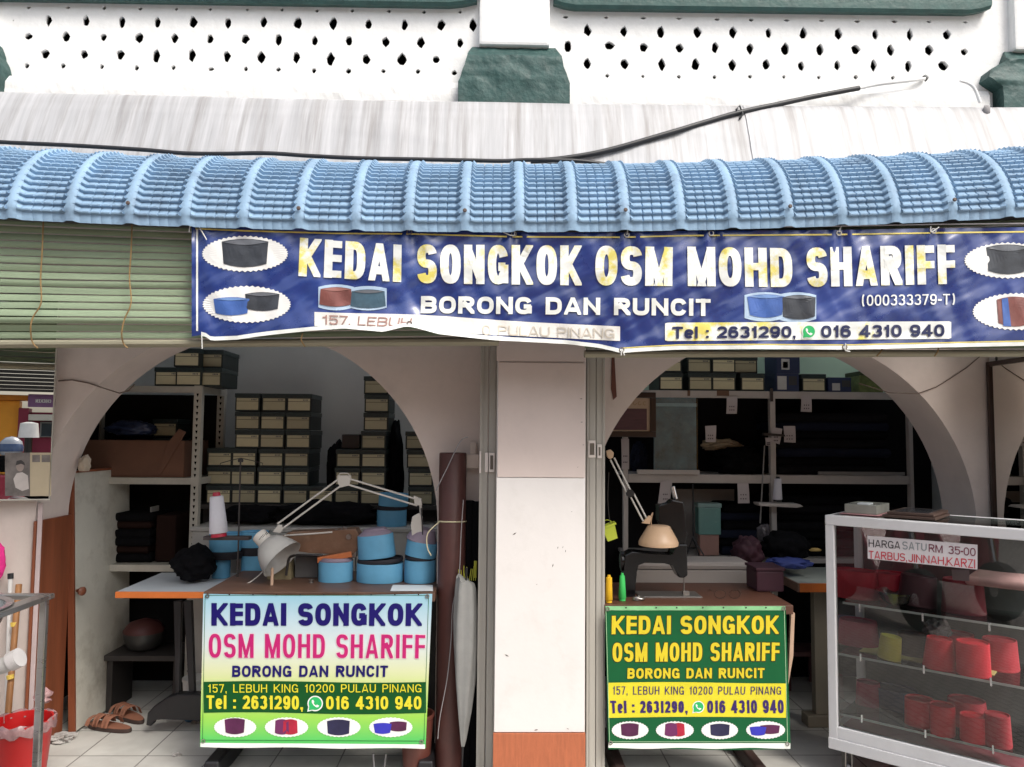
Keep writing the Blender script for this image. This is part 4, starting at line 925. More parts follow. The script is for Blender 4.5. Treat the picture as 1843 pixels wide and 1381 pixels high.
for a, b in ((A, Bq), (Bq, Cq), (D, Cq), (A, D)): edge_line(mb, a, b, S1, .0014)
mb.build('border_line', thin, sg)
mb = MB(); strip(mb, z6(68, 0)[0], z6(1398, 0)[0], lambda x: z6(0, 978+.022*(x-360))[1], lambda x: z6(0, 1004+.022*(x-360)+3*math.sin(x/30))[1], S1, .0016, 40, 2); mb.build('white_hem', pw, sg)
for x, y in ((110, 108), (1412, 110), (85, 968), (1378, 972)):
    mb = MB(); c = S1(*z6(x, y), .003); mb.lathe([(.005, 0), (.009, 0), (.009, .002), (.005, .002)], c, (0, -1, 0), 14, False); mb.build('eyelet', mat('brass_dull', (.35, .33, .3)), sg)
for k in range(9):
    mb = MB(); c = S1(*z6(240+k*140, 100), .0026); mb.lathe([(.0035, 0), (.0035, .001)], c, (0, -1, 0), 8); mb.build('pin', mat('pin_black', (.02, .02, .02), .3), sg)
mb = MB(); q = z6(1190, 83); zz = zs+.0015
a, b, c, d = PZ(472/1+230, 1064, zz), PZ(779, 1064, zz), PZ(779, 1053, zz), PZ(707, 1053, zz)
mb.face([a, b, c, d]); o = tag(mb.build('paper_sheet', mat('pale_paper', (.62, .66, .68), .5, .04, 6)), 'pale card lying flat on the sewing table corner by the cloth roll', 'paper')

# ---- things on the sewing table
blue = mat('blue_hat_lining', (.12, .36, .56), .55, .10, 8, .1, 40); purple = mat('mauve_hat_top', (.26, .21, .27), .6, .12, 10, .1, 40); strap = mat('black_elastic', (.015, .014, .02), .7)
def hatblock(label, stackdef, c):
    t = thing('hat_block', label, 'hat block', c, 'blue banded hats on the sewing table')
    for kind, (dx, dz, rx, ry, h, top, tilt) in stackdef:
        mb = MB(); mb.songkok((c[0]+dx, c[1], c[2]+dz), rx, ry, h, top, 0, tilt, 2.3, -.004 if kind == 'crown' else .01)
        mb.build({'lower': 'lower_body', 'upper': 'upper_body', 'band': 'elastic_band', 'crown': 'crown'}[kind], {'lower': blue, 'upper': blue, 'band': strap, 'crown': purple}[kind], t, smooth=40)
    return t
YH = 3.72; k = YH/FPX
def base(px): return Vector((P(px, 1050, YH).x, YH, zs+.001))
hatblock('large tilted blue hat with black elastic, nearest the sewing machine', [('lower', (0, 0, 41*k, .09, 32*k, 1.0, 0)), ('band', (0, 32.5*k, 40*k, .088, 7*k, 1, -.06)), ('upper', (-6*k, 41*k, 33*k, .075, 40*k, .95, -.10)), ('crown', (-10*k, 80*k, 30*k, .07, 10*k, .7, -.12))], base(684))
hatblock('tall blue hat with sloping mauve top beside the brown cloth roll', [('lower', (0, 0, 28*k, .085, 38*k, 1.0, 0)), ('band', (0, 38.5*k, 27.5*k, .083, 5*k, 1, .1)), ('upper', (0, 44*k, 28*k, .085, 26*k, 1, .16)), ('crown', (1*k, 69*k, 28*k, .083, 22*k, .72, .28))], base(756))
hatblock('short blue hat half hidden under the sewing machine bed', [('lower', (0, 0, 30*k, .07, 34*k, 1.0, 0)), ('crown', (0, 34.3*k, 29*k, .068, 4*k, .9, 0))], base(604))
c = Vector((P(405, 1040, 3.98+.12).x, 4.1, za+.001)); k = 4.1/FPX
hatblock('blue hat on a black stand under the white thread cone', [('lower', (-7*k, 0, 15*k, .045, 33*k, 1.0, 0)), ('band', (2*k, 33.3*k, 26*k, .075, 13*k, 1.12, 0)), ('upper', (0, 47*k, 27*k, .08, 30*k, 1.04, 0))], c)
c = Vector((P(455, 1040, 4.15).x, 4.15, za+.001)); k = 4.15/FPX
hatblock('shaded dark blue hat block behind the thread stand pole', [('lower', (0, 0, 20*k, .06, 36*k, 1, 0)), ('band', (0, 36.3*k, 21*k, .06, 14*k, 1.1, 0)), ('upper', (0, 51*k, 24*k, .07, 26*k, 1.04, 0))], c)
c = P(705, 938, 4.36); c.z = zc+.001; k = 4.36/FPX
hatblock('shaded blue hat behind the lamp arm on the low cabinet', [('lower', (0, 0, 26*k, .07, 28*k, 1, 0)), ('band', (0, 28.3*k, 26*k, .07, 6*k, 1, 0)), ('upper', (2*k, 35*k, 26*k, .07, 22*k, 1, .04))], c)
mb = MB(); c = P(350, 1015, 3.98); c.z = za+.085; mb.blob(c, .105, .10, .095, .28, 2.2, 21); tag(mb.build('black_bag', black, smooth=70), 'slumped black bag on the white table with the orange edge', 'bag')

def cone(label, px, y0, y1, Y, wtop, wbot, m_, core=None, tilt=0, z=None, grp='cones of sewing thread'):
    b = P(px, y1, Y); h = (y1-y0)*Y/FPX; k = Y/FPX
    if z is not None: b.z = z
    t = thing('thread_cone', label, 'thread cone', b, grp); ax = (math.sin(tilt), 0, math.cos(tilt))
    mb = MB(); mb.lathe([(wbot*k*.9, h*.08), (wbot*k, h*.10), (wtop*k+(wbot-wtop)*k*.5, h*.5), (wtop*k, h*.90), (wtop*k*.8, h*.915)], b, ax, 20); mb.build('thread', m_, t, smooth=50)
    mb = MB(); mb.lathe([(wbot*k*.85, 0), (wbot*k*.8, h*.0795)], b, ax, 16); mb.build('core_base', core or m_, t, smooth=50)
    mb = MB(); mb.lathe([(wtop*k*.62, h*.916), (wtop*k*.5, h)], b, ax, 16); mb.build('core_tip', core or m_, t, smooth=50); return t
redc = mat('red_plastic_core', (.45, .02, .05), .4)
# thread stand
ts = thing('thread_stand', 'thin dark thread stand pole with a spider top rising before the hat boxes', 'thread stand', (P(428, 1060, 3.8).x, 3.8, zs+.001))
mb = MB(); mb.tube([P(427, 1058, 3.8), P(433, 826, 3.8)], .0042, 8); mb.build('pole', mat('dark_steel', (.06, .055, .055), .4, metal=.6), ts)
mb = MB(); mb.lathe([(.012, 0), (.014, .01), (.008, .02)], P(433, 832, 3.8), (0, 0, 1), 10)
for a in ((397, 838), (473, 838)): mb.tube([P(433, 825, 3.8), P((433+a[0])/2, 829, 3.8), P(a[0], a[1]-4, 3.8), P(a[0]-2, a[1]+3, 3.8)], .002, 6)
mb.build('spider_arm', mat('dark_steel', (.06, .055, .055)), ts)
mb = MB(); a, b = P(368, 965, 3.8), P(450, 972, 3.8); mb.box(a.x, b.x, 3.78, 3.83, b.z, a.z, .003); mb.build('tray', mat('dark_tray', (.05, .04, .04), .5), ts)
cone('leaning white thread cone with red core on the thread stand tray', 394, 888, 966, 3.795, 11.5, 16, mat('white_thread', (.66, .66, .72), .8, .03, 60), redc, -.09)

# desk lamp on jointed arms
def bars(mb, a, b, Y, sep, r=.0042, n=8):
    A, Bq = P(*a, Y), P(*b, Y); d = (Bq-A).normalized(); nn = Vector((-d.z, 0, d.x))*sep
    for s in (-1, 1): mb.tube([A+nn*s, Bq+nn*s], r, n)
    return mb
lampw = mat('lamp_cream_enamel', (.60, .57, .52), .35, .05, 10)
dlm = thing('desk_lamp', 'cream jointed desk lamp bent over the brown sewing machine', 'lamp', (P(750, 1000, 3.7).x, 3.7, zs))
mb = MB(); bars(mb, (503, 948), (612, 868), 3.68, .016, .0045); mb.build('lower_arm', lampw, dlm)
mb = MB(); bars(mb, (624, 866), (752, 905), 3.68, .014, .0045); mb.build('upper_arm', lampw, dlm)
mb = MB(); mb.pxprism([(606, 856), (632, 856), (629, 874), (612, 878), (607, 868)], 3.672, .016, .003); mb.tube([P(608, 860, 3.67), P(612, 852, 3.67), P(626, 852, 3.67), P(630, 858, 3.67)], .003, 6); mb.build('elbow_joint', lampw, dlm)
mb = MB(); mb.pxprism([(490, 958), (500, 945), (507, 945), (508, 956), (503, 960)], 3.672, .016, .003); mb.build('head_joint', lampw, dlm)
mb = MB(); mb.pxprism([(744, 892), (758, 898), (760, 910), (746, 910)], 3.672, .018, .003); mb.build('base_joint', lampw, dlm)
mb = MB(); mb.tube([P(757, 908, 3.68), P(758, 940, 3.68), P(752, 960, 3.68)], .006, 8); mb.pxprism([(742, 930), (754, 924), (760, 930), (760, 972), (742, 970), (739, 945)], 3.66, .03, .004); mb.build('clamp', lampw, dlm)
A, Bq = P(469, 966, 3.66), P(509, 1008, 3.62); ax = (Bq-A).normalized(); k = 3.66/FPX
grey_en = mat('grey_lamp_enamel', (.40, .39, .37), .38, .06, 12)
mb = MB(); Ln = (Bq-A).length
mb.lathe([(13*k, 16*k), (20*k, 18*k), (29*k, 30*k), (35*k, 44*k), (38.5*k, 58*k), (39.5*k, 59*k), (37.5*k, 58*k), (33*k, 44*k), (26*k, 30*k), (10*k, 19*k)], A, ax, 32, False); sd = mb.build('shade', grey_en, dlm, smooth=50)
mb = MB(); mb.lathe([(9*k, -5*k), (13.5*k, -4*k), (14*k, 14*k), (13*k, 16.5*k)], A, ax, 20); cp = mb.build('socket_cap', lampw, dlm, smooth=40)
mb = MB()
for i in range(3): 
    c = A+ax*(3*k)+Vector((0, -14.2*k, 0))
    c1p = P(466+i*6.5, 972-i*4.2, 3.6); c2p = P(474+i*6.5, 962-i*4.2, 3.6)
    mb.tube([c1p, c2p], .0012, 4)
mb.build('vent_slot', dark_void, cp)
mb = MB(); mb.tube(smoothpath([P(482, 1000, 3.72), P(478, 1020, 3.72), P(468, 1034, 3.7), P(450, 1048, 3.66), P(432, 1056, 3.62), P(425, 1064, 3.56), P(424, 1068, 3.5)], 5), .003, 8); mb.build('power_cord', lampw, dlm, smooth=60)
mb = MB(); mb.tube(smoothpath([P(758, 915, 3.66), P(760, 950, 3.66), P(763, 985, 3.65), P(775, 1008, 3.66), P(782, 1012, 3.7)], 5), .0028, 8); mb.build('black_cord', blk, dlm, smooth=60)

# brown sewing machine
tan = mat('brown_machine_enamel', (.16, .085, .05), .4, .25, 12, dirt=(.26, .17, .11), damt=.5, dscale=14)
sm = thing('sewing_machine', 'worn brown sewing machine beneath the cream desk lamp', 'sewing machine', (P(580, 1050, 3.75).x, 3.75, zs))
mb = MB(); mb.pxprism([(505, 966), (520, 958), (600, 955), (640, 952), (646, 962), (644, 990), (632, 1000), (560, 996), (528, 992), (510, 984)], 3.72, .09, .006); mb.build('arm', tan, sm)
mb = MB(); mb.pxprism([(480, 1008), (522, 1008), (524, 1052), (480, 1052)], 3.74, .09, .005); mb.build('column', mat('khaki_base', (.22, .18, .10), .5, .15, 10), sm)
mb = MB(); mb.pxprism([(624, 985), (642, 985), (640, 1004), (628, 1006)], 3.725, .06, .004); mb.tube([P(632, 1005, 3.75), P(632, 1043, 3.75)], .0045, 8); mb.tube([P(640, 1000, 3.75), P(640, 1030, 3.75)], .003, 8); mb.build('needle_bar', mat('machine_steel', (.3, .28, .26), .3, metal=.85), sm)
mb = MB(); mb.tube([P(x, y, 3.718) for x, y in ((512, 964), (560, 961), (598, 958))], .004, 8); mb.build('thread_guide', lampw, sm)
mb = MB(); mb.lathe([(.01, 0), (.014, .01), (.006, .022)], P(605, 960, 3.75), (0, 0, 1), 10); mb.tube([P(612, 958, 3.74), P(618, 948, 3.74), P(628, 956, 3.74)], .003, 6); mb.lathe([(.012, 0), (.012, .014)], P(628, 966, 3.72), (0, -1, 0), 12); mb.build('tension_knob', mat('machine_steel', (.3, .28, .26)), sm)
mb = MB(); mb.tube(smoothpath([P(x, y, 3.715) for x, y in ((515, 1036), (519, 1010), (526, 1001), (545, 999), (580, 1000))], 4), .006, 8); mb.build('knee_lever', mat('dark_steel', (.06, .055, .055)), sm)
mb = MB(); mb.hexa([P(571, 1004, 3.69), P(632, 993, 3.69), P(632, 991, 3.76), P(571, 1001, 3.76), P(571, 1014, 3.69), P(634, 1003, 3.69), P(634, 1001, 3.76), P(571, 1011, 3.76)][4:]+[P(571, 1004, 3.69), P(632, 993, 3.69), P(632, 991, 3.76), P(571, 1001, 3.76)], .003); mb.build('orange_guide_plate', mat('orange_plate', (.50, .15, .05), .45, .1, 9), sm)
mb = MB(); a, b = P(531, 1002, 3.78), P(571, 1049, 3.78); mb.box(a.x, b.x, 3.78, 3.86, zs+.001, a.z, .004); tag(mb.build('grey_tin', mat('grey_tin_paint', (.09, .09, .09), .5, .1, 8)), 'square grey tin under the arm of the brown sewing machine', 'tin')
mb = MB(); b = P(489, 1058, 3.6); mb.lathe([(.007, 0), (.007, .075), (.004, .078)], (b.x, 3.6, zs+.0005), (0, 0, 1), 12); tag(mb.build('wooden_peg', mat('pale_wood', (.5, .34, .24), .6), smooth=40), 'thin pale wooden peg standing on the sewing table under the lamp shade', 'peg')
for px, py, lab in ((560, 1050, 'small chrome bobbin by the grey tin'),):
    mb = MB(); mb.lathe([(.012, 0), (.012, .003), (.005, .0035), (.005, .012), (.012, .0125), (.012, .0155)], (P(px, 1050, 3.66).x, 3.66, zs+.0005), (0, 0, 1), 16); tag(mb.build('bobbin', mat('machine_steel', (.3, .28, .26)), smooth=30), lab, 'bobbin')

# ---- against the pier
roll = thing('cloth_roll', 'tall dark brown roll of cloth leaning by the arch pier', 'cloth roll', (P(808, 1365, 3.56).x, 3.56, 0))
zt_ = P(808, 815, 3.56).z; k = 3.56/FPX
clothb = mat('brown_leatherette', (.075, .026, .022), .5, .15, 9, .1, 40)
mb = MB(); mb.lathe([(23.5*k, .002), (24*k, .02), (24*k, zt_*.5), (24.4*k, zt_-.004), (23*k, zt_), (15*k, zt_), (14*k, zt_-.03)], WORLD[roll.name], (0, 0, 1), 32); mb.build('cloth', clothb, roll, smooth=50)
zz = P(808, 941, 3.5).z; c = WORLD[roll.name]
mb = MB(); mb.tube([(c.x+24.8*k*math.cos(a), c.y+24.8*k*math.sin(a), zz-.004*math.sin(a)) for a in [2*math.pi*i/32 for i in range(33)]], .0035, 6, False)
mb.tube(smoothpath([(c.x-22*k, c.y-12*k, zz), P(770, 960, 3.5), P(769, 985, 3.5), P(776, 1000, 3.5)], 4), .003, 6); mb.build('tie_string', mat('cream_string', (.55, .50, .33), .8), roll)
mb = MB(); mb.tube(smoothpath([P(x, y, 3.485) for x, y in ((842, 787), (832, 791), (822, 806), (806, 840), (790, 872), (785, 884))], 5), .0022, 6); mb.tube(smoothpath([P(x, y, 3.47) for x, y in ((834, 900), (830, 960), (826, 1040), (815, 1090), (812, 1150), (805, 1220), (792, 1290), (788, 1330))], 4), .002, 6); tag(mb.build('thin_wire', mat('grey_wire', (.3, .29, .3), .5)), 'thin grey wire trailing down over the brown cloth roll', 'wire')
k = 3.6/FPX
for px, yt, lab, r_ in ((839, 901, 'black roll standing just behind the brown cloth roll', 11), (853, 903, 'black roll standing against the metal door track', 10)):
    c = P(px, 1330, 3.585); mb = MB(); z_ = P(px, yt, 3.585).z; mb.lathe([(r_*k, .002), (r_*k, z_-.004), (r_*k*.7, z_)], (c.x, 3.585, 0), (0, 0, 1), 18); tag(mb.build('cloth_roll', black, smooth=40), lab, 'cloth roll')
# folded umbrella tip down
um = thing('umbrella', 'folded pale grey umbrella standing on its tip beside the brown cloth roll', 'umbrella', (P(832, 1378, 3.44).x, 3.44, 0))
k = 3.44/FPX
def ur(y, cx, hw, ph=0):
    n = 24; o = []
    for i in range(n):
        a = 2*math.pi*i/n; f = 1+.16*math.cos(a*5+ph+y*.01); o.append(P(cx, y, 3.44)+Vector((hw*k*f*math.cos(a), hw*k*.75*f*math.sin(a), (.012*math.cos(a*5+ph) if y < 1050 else 0) + (-.02*math.cos(a) if y < 1060 else 0))))
    return o
mb = MB(); mb.loft([ur(1045, 838, 15), ur(1060, 838, 17), ur(1110, 838, 20), ur(1160, 838, 20), ur(1220, 837, 17), ur(1280, 836, 11), ur(1330, 834, 5), ur(1344, 833, 2.5)]); mb.build('canopy', mat('grey_umbrella_cloth', (.27, .27, .26), .7, .15, 6, .1, 20), um, smooth=60)
mb = MB(); mb.tube([P(833, 1343, 3.44), P(832, 1381, 3.44)+Vector((0, 0, 0))], .0055, 8, r1=.003); mb.tube([P(839, 1046, 3.44), P(840, 1022, 3.44)], .005, 8); mb.build('shaft', blackp, um)
mb = MB()
for i in range(9): x = 827+i*3.6; mb.tube([P(x, 1045, 3.49), P(x+random.uniform(-3, 3), 1022+random.uniform(-5, 10), 3.49)], .0018, 5)
mb.tube([P(855, 1040, 3.5), P(856, 1010, 3.5)], .007, 8)
tag(mb.build('yellow_fringe', mat('lime_fringe', (.45, .45, .05), .8)), 'tuft of yellow green fringe sticking up behind the pale umbrella', 'fringe')
# socket
so_ = thing('wall_socket', 'cream plug and socket on the pier above the brown cloth roll', 'socket', P(850, 820, 3.64))
mb = MB(); a, b = P(846, 796, 3.63), P(857, 822, 3.63); mb.box(a.x, b.x, 3.615, 3.648, b.z, a.z, .004); mb.build('plate', mat('cream_plastic', (.62, .52, .46), .4), so_)
mb = MB(); a, b = P(838, 818, 3.6), P(862, 843, 3.6); mb.box(a.x, b.x, 3.59, 3.6145, b.z, a.z, .005); mb.build('plug', mat('cream_plastic', (.62, .52, .46)), so_)
# bin under the sign
bn2 = thing('waste_bin', 'reddish brown plastic bin tucked behind the pale blue sign', 'bin', (P(748, 1375, 3.5).x, 3.53, 0))
k = 3.5/FPX; c = WORLD[bn2.name]
mb = MB(); mb.lathe([(22*k, .001), (23*k, .01), (29*k, .235), (31*k, .24), (31*k, .252), (28*k, .252), (27*k, .235), (21*k, .02)], c, (0, 0, 1), 28, False); mb.build('bucket', mat('brown_plastic', (.12, .035, .025), .45, .1, 8), bn2, smooth=40)
# sandals
leather = mat('tan_leather', (.30, .13, .08), .55, .15, 12, .1, 60)
def sandal(px, py, rot, label):
    c = PZ(px, py, 0); t = thing('sandal', label, 'sandal', c, 'pair of sandals by the door')
    T = Matrix.Translation(c) @ Matrix.Rotation(rot, 4, 'Z')
    def out(n, s, z, inset=0):
        o = []
        for i in range(n):
            a = 2*math.pi*i/n; x = .132*math.cos(a); wv = .044+.008*math.cos(a*1.0)+.004*math.cos(2*a); o.append(Vector((x*s, wv*s*math.sin(a)-.006*math.cos(a), z)))
        return o
    mb = MB(T); mb.loft([out(28, .97, .001), out(28, 1, .005), out(28, 1, .016), out(28, .985, .02)]); mb.build('sole', mat('dark_sole', (.05, .03, .025), .7), t, smooth=40)
    mb = MB(T); mb.loft([out(28, .95, .0203), out(28, .95, .0225)]); mb.build('insole', leather, t)
    for i, (x, ang) in enumerate(((.095, .2), (.065, -.3), (.04, .35), (.01, -.25), (-.02, .3))):
        mb = MB(T); q = []
        for j in range(9):
            v = -1+2*j/8; hh = .022+.046*math.sqrt(max(0, 1-v*v))*(1-.25*(x > .08)); q.append((x+math.tan(ang)*v*.03, v*.047, hh))
        rings = [[(a-.011, b, c_), (a+.011, b, c_), (a+.011, b, c_+.003), (a-.011, b, c_+.003)] for a, b, c_ in q]
        mb.loft(rings); mb.build('strap', leather, t, smooth=40)
sandal(198, 1313, 2.85, 'tan strap sandal on the tiles nearer the street'); sandal(232, 1294, 2.55, 'tan strap sandal on the tiles nearer the black table foot')
for px, py, sd, lab in ((108, 1334, 3, 'crumpled grey plastic scrap at the foot of the timber jamb'), (352, 1302, 5, 'tiny white paper scrap beside the pale blue sign'), (318, 1360, 8, 'torn paper scrap on the tiles in front of the pale blue sign')):
    c = PZ(px, py, .0); mb = MB(); s_ = .045 if px == 108 else .016; mb.blob(c+Vector((0, 0, s_*.35)), s_*1.3, s_, s_*.5, .8, 3, sd, 3); tag(mb.build('litter_scrap', mat('scrap_paper', (.42, .40, .38), .8), smooth=30), lab, 'scrap')
# under the tables
pt = thing('cooking_pot', 'steel pot with red lid under the white table', 'pot', P(258, 1168, 4.35)); c = WORLD[pt.name]; k = 4.35/FPX
mb = MB(); mb.lathe([(20*k, 0), (28*k, 6*k), (32*k, 22*k), (33*k, 30*k)], c, (0, 0, 1), 28); mb.build('body', mat('dull_pot', (.06, .06, .058), .4, metal=.5), pt, smooth=50)
mb = MB(); mb.lathe([(33.5*k, 30.2*k), (33.5*k, 34*k), (24*k, 46*k), (4*k, 52*k)], c, (0, 0, 1), 28); mb.build('lid', mat('red_lid', (.08, .022, .02), .5), pt, smooth=50)
sl_ = thing('low_stool', 'low dark bench under the pot beneath the white table', 'stool', (c.x, 4.35, 0))
mb = MB(); mb.box(c.x-.16, c.x+.25, 4.22, 4.5, c.z-.03, c.z-.001, .004); mb.build('seat', mat('dark_board', (.03, .026, .024)), sl_)
for dx in (-.14, .21):
    mb = MB(); mb.box(c.x+dx, c.x+dx+.03, 4.24, 4.48, 0, c.z-.0305, .003); mb.build('leg', mat('dark_board', (.03, .026, .024)), sl_)
bk = thing('bucket', 'white bucket with blue base standing behind the black table leg', 'bucket', (P(352, 1255, 4.15).x, 4.15, 0)); c = WORLD[bk.name]
mb = MB(); mb.lathe([(.05, .002), (.058, .09)], c, (0, 0, 1), 22); mb.build('blue_base', mat('blue_plastic', (.05, .15, .28), .4), bk, smooth=40)
mb = MB(); mb.lathe([(.058, .0905), (.066, .2), (.069, .2), (.069, .215), (.062, .215)], c, (0, 0, 1), 22); mb.build('body', mat('white_plastic', (.6, .6, .57), .4), bk, smooth=40)
mb = MB(); mb.blob(Vector((P(600, 1200, 4.0).x, 3.98, .16)), .35, .12, .17, .3, 2, 31); tag(mb.build('dark_sack', black, smooth=70), 'dark sack stored under the sewing table behind the pale blue sign', 'sack')
# ================================================================== RIGHT SHOP BAY
# sewing table, green sign
st2 = thing('sewing_table', 'brown topped sewing table behind the dark green sign', 'table', P(1255, 1090, 3.42))
z2s = P(1255, 1089, 3.42).z; xa, xb = P(1088, 1089, 3.42).x, P(1428, 1089, 3.42).x
mb = MB(); mb.box(xa, xb, 3.42, 3.93, z2s-.04, z2s, .004); mb.build('top', mat('red_brown_veneer', (.095, .038, .022), .45, .2, 6, .06, 30, stretch=(1, 5, 1)), st2)
for x, lab in ((xa+.05, 0), (xb-.17, 1)):
    mb = MB(); mb.box(x, x+.045, 3.66, 3.71, .06, z2s-.041, .004); mb.build('leg', blackp, st2)
    mb = MB(); mb.hexa([(x-.01, 3.40, 0), (x+.05, 3.40, 0), (x+.05, 3.9, 0), (x-.01, 3.9, 0), (x, 3.42, .06), (x+.045, 3.42, .06), (x+.045, 3.88, .06), (x, 3.88, .06)], .008); mb.build('foot', mat('brown_iron', (.06, .035, .03), .5), st2)
mb = MB(); mb.pxprism([(1418, 1240), (1424, 1100), (1431, 1104), (1428, 1180)], 3.5, .02, .003); mb.build('side_slat', mat('pale_wood', (.5, .34, .24)), st2)
green = mat('sign_green_print', (.005, .10, .032), .32, .15, 2.5, .06, 10, spec=.3)
sg2, S2 = sheet_sign('sign_sheet', 'dark green sign sheet with yellow lettering hung on the second sewing table', (1089, 1091), (1414, 1091), (1423, 1349), (1095, 1349), 3.385, green)
def z5(x, y): return (1060+x/4.05, 1040+y/4.05)
yel2 = mat('print_warm_yellow', (.66, .53, .03), .35, .08, 5, spec=.25); brnp = mat('print_dark_outline', (.06, .03, .005), .4, .1, 5)
for gr, m_, of in ((1.0, brnp, .0012), (0, yel2, .0026)):
    nm = 'lettering_outline' if gr else 'lettering'
    w6('KEDAI SONGKOK', (167, 278), (1383, 276), (1383, 410), (165, 412), m_, .215, of, S2, sg2, gr, .11, nm, z5)
    w6('OSM MOHD SHARIFF', (172, 474), (1390, 472), (1387, 606), (172, 614), m_, .18, of, S2, sg2, gr, .1, nm, z5)
    w6('BORONG DAN RUNCIT', (282, 660), (1280, 658), (1280, 732), (280, 736), m_, .22, of, S2, sg2, gr*.7, .13, nm, z5, .35)
mb = MB(); strip(mb, z5(142, 0)[0], z5(1436, 0)[0], lambda x: z5(0, 766-5*math.sin((x-1095)/325*5))[1], lambda x: z5(0, 1022-8*math.sin((x-1095)/325*3.1))[1], S2, .0012, 50, 8); mb.build('yellow_band', yel, sg2)
vio = mat('print_violet', (.035, .015, .12), .35, .1, 5)
w6('157, LEBUH KING 10200 PULAU PINANG', (173, 792), (1402, 794), (1400, 852), (173, 852), vio, .11, .0026, S2, sg2, 0, .17, 'lettering', z5, .4)
w6('Tel : 2631290,', (155, 896), (720, 900), (720, 984), (160, 988), vio, .2, .0026, S2, sg2, 0, .1, 'lettering', z5)
w6('016 4310 940', (862, 896), (1418, 890), (1422, 988), (862, 986), vio, .2, .0026, S2, sg2, 0, .1, 'lettering', z5)
chaticon('g', *z5(798, 942), 9.6, S2, sg2, .0022)
hatrow(S2, sg2, z5, ((300, 1112, 33.5), (626, 1112, 34.5), (953, 1112, 33.5), (1288, 1110, 35.5)), 16.5, ((232, 364, 1060, 1158, maroonp, .04), (557, 640, 1058, 1158, MATS['print_hat_plum'], -.06), (612, 695, 1058, 1158, redp, -.06), (884, 1026, 1064, 1156, navyp, .03), (1248, 1392, 1072, 1140, maroonp, .05), (1171, 1294, 1084, 1152, bluep, .1)))
mb = MB(); pl_ = mat('print_pale_green', (.45, .66, .40), .4)
A, Bq, Cq, D = z5(124, 236), z5(1424, 236), z5(1448, 1196), z5(150, 1196)
for a, b in ((A, Bq), (Bq, Cq), (D, Cq), (A, D)): edge_line(mb, a, b, S2, .0014, .8)
mb.build('border_line', pl_, sg2)
mb = MB(); strip(mb, z5(120, 0)[0], z5(1432, 0)[0], lambda x: z5(0, 207)[1], lambda x: z5(0, 236)[1], S2, .0018, 40, 2); mb.build('folded_top_edge', mat('print_mid_green', (.22, .50, .24), .3, .2, 12), sg2)
mb = MB(); strip(mb, z5(142, 0)[0], z5(1468, 0)[0], lambda x: z5(0, 1206)[1], lambda x: z5(0, 1244+4*math.sin(x/20))[1], S2, .0018, 40, 2); mb.build('white_hem', pw, sg2)
for x, y in ((136, 228), (1420, 224), (158, 1204), (1446, 1212)):
    mb = MB(); c = S2(*z5(x, y), .003); mb.lathe([(.005, 0), (.009, 0), (.009, .002), (.005, .002)], c, (0, -1, 0), 14, False); mb.build('eyelet', mat('brass_dull', (.35, .33, .3)), sg2)
for x in (270, 490, 640, 830, 980, 1145, 1290):
    mb = MB(); c = S2(*z5(x, 218), .0026); mb.lathe([(.0035, 0), (.0035, .001)], c, (0, -1, 0), 8); mb.build('pin', mat('pin_black', (.02, .02, .02)), sg2)

# black sewing machine
enam = mat('black_enamel', (.004, .004, .005), .2, .2, 14, spec=.45)
s2m = thing('sewing_machine', 'black sewing machine on the table behind the green sign', 'sewing machine', (P(1180, 1080, 3.62).x, 3.62, z2s))
Ym = 3.58
mb = MB(); mb.pxprism([(1119, 1078), (1126, 1020), (1124, 1000), (1138, 993), (1180, 998), (1212, 1002), (1216, 980), (1237, 980), (1238, 1036), (1231, 1041), (1222, 1040), (1212, 1016), (1196, 1012), (1160, 1011), (1147, 1016), (1144, 1030), (1144, 1078)], Ym, .10, .006); mb.build('body', enam, s2m)
mb = MB(); mb.lathe([(.035, 0), (.045, .004), (.045, .018), (.030, .022)], P(1124, 1010, Ym+.05), (-1, 0, 0), 24); mb.build('hand_wheel', enam, s2m, smooth=40)
mb = MB(); mb.tube([P(1231, 1040, Ym+.05), P(1231, 1066, Ym+.05)], .0035, 8); mb.box(P(1226, 0, Ym).x, P(1237, 0, Ym).x, Ym+.03, Ym+.06, P(1230, 1070, Ym+.04).z, P(1230, 1064, Ym+.04).z, .002); mb.build('needle_bar', mat('machine_steel', (.3, .28, .26)), s2m)
mb = MB(); a, b = P(1150, 1078, Ym), P(1262, 1078, Ym); mb.box(a.x, b.x, Ym-.02, Ym+.11, z2s+.0005, z2s+.006, .002); mb.build('bed_plate', mat('machine_steel', (.3, .28, .26)), s2m)
mb = MB(); mb.pxprism([(1186, 938), (1186, 910), (1206, 908), (1210, 900), (1230, 904), (1234, 922), (1232, 950), (1238, 962), (1232, 985), (1216, 985), (1214, 950), (1190, 946)], Ym+.02, .08, .005); mb.build('motor_head', enam, s2m)
mb = MB(); mb.tube([P(1190, 908, Ym+.05), P(1190, 938, Ym+.05)], .011, 12); mb.build('spool_post', enam, s2m, smooth=40)
mb = MB(); mb.lathe([(.012, 0), (.012, .06)], P(1216, 898, Ym+.1)-Vector((0, 0, .0)), (-.25, 0, 1), 14); mb.build('chrome_spool', mat('chrome', (.6, .6, .62), .2, metal=1), s2m, smooth=40)
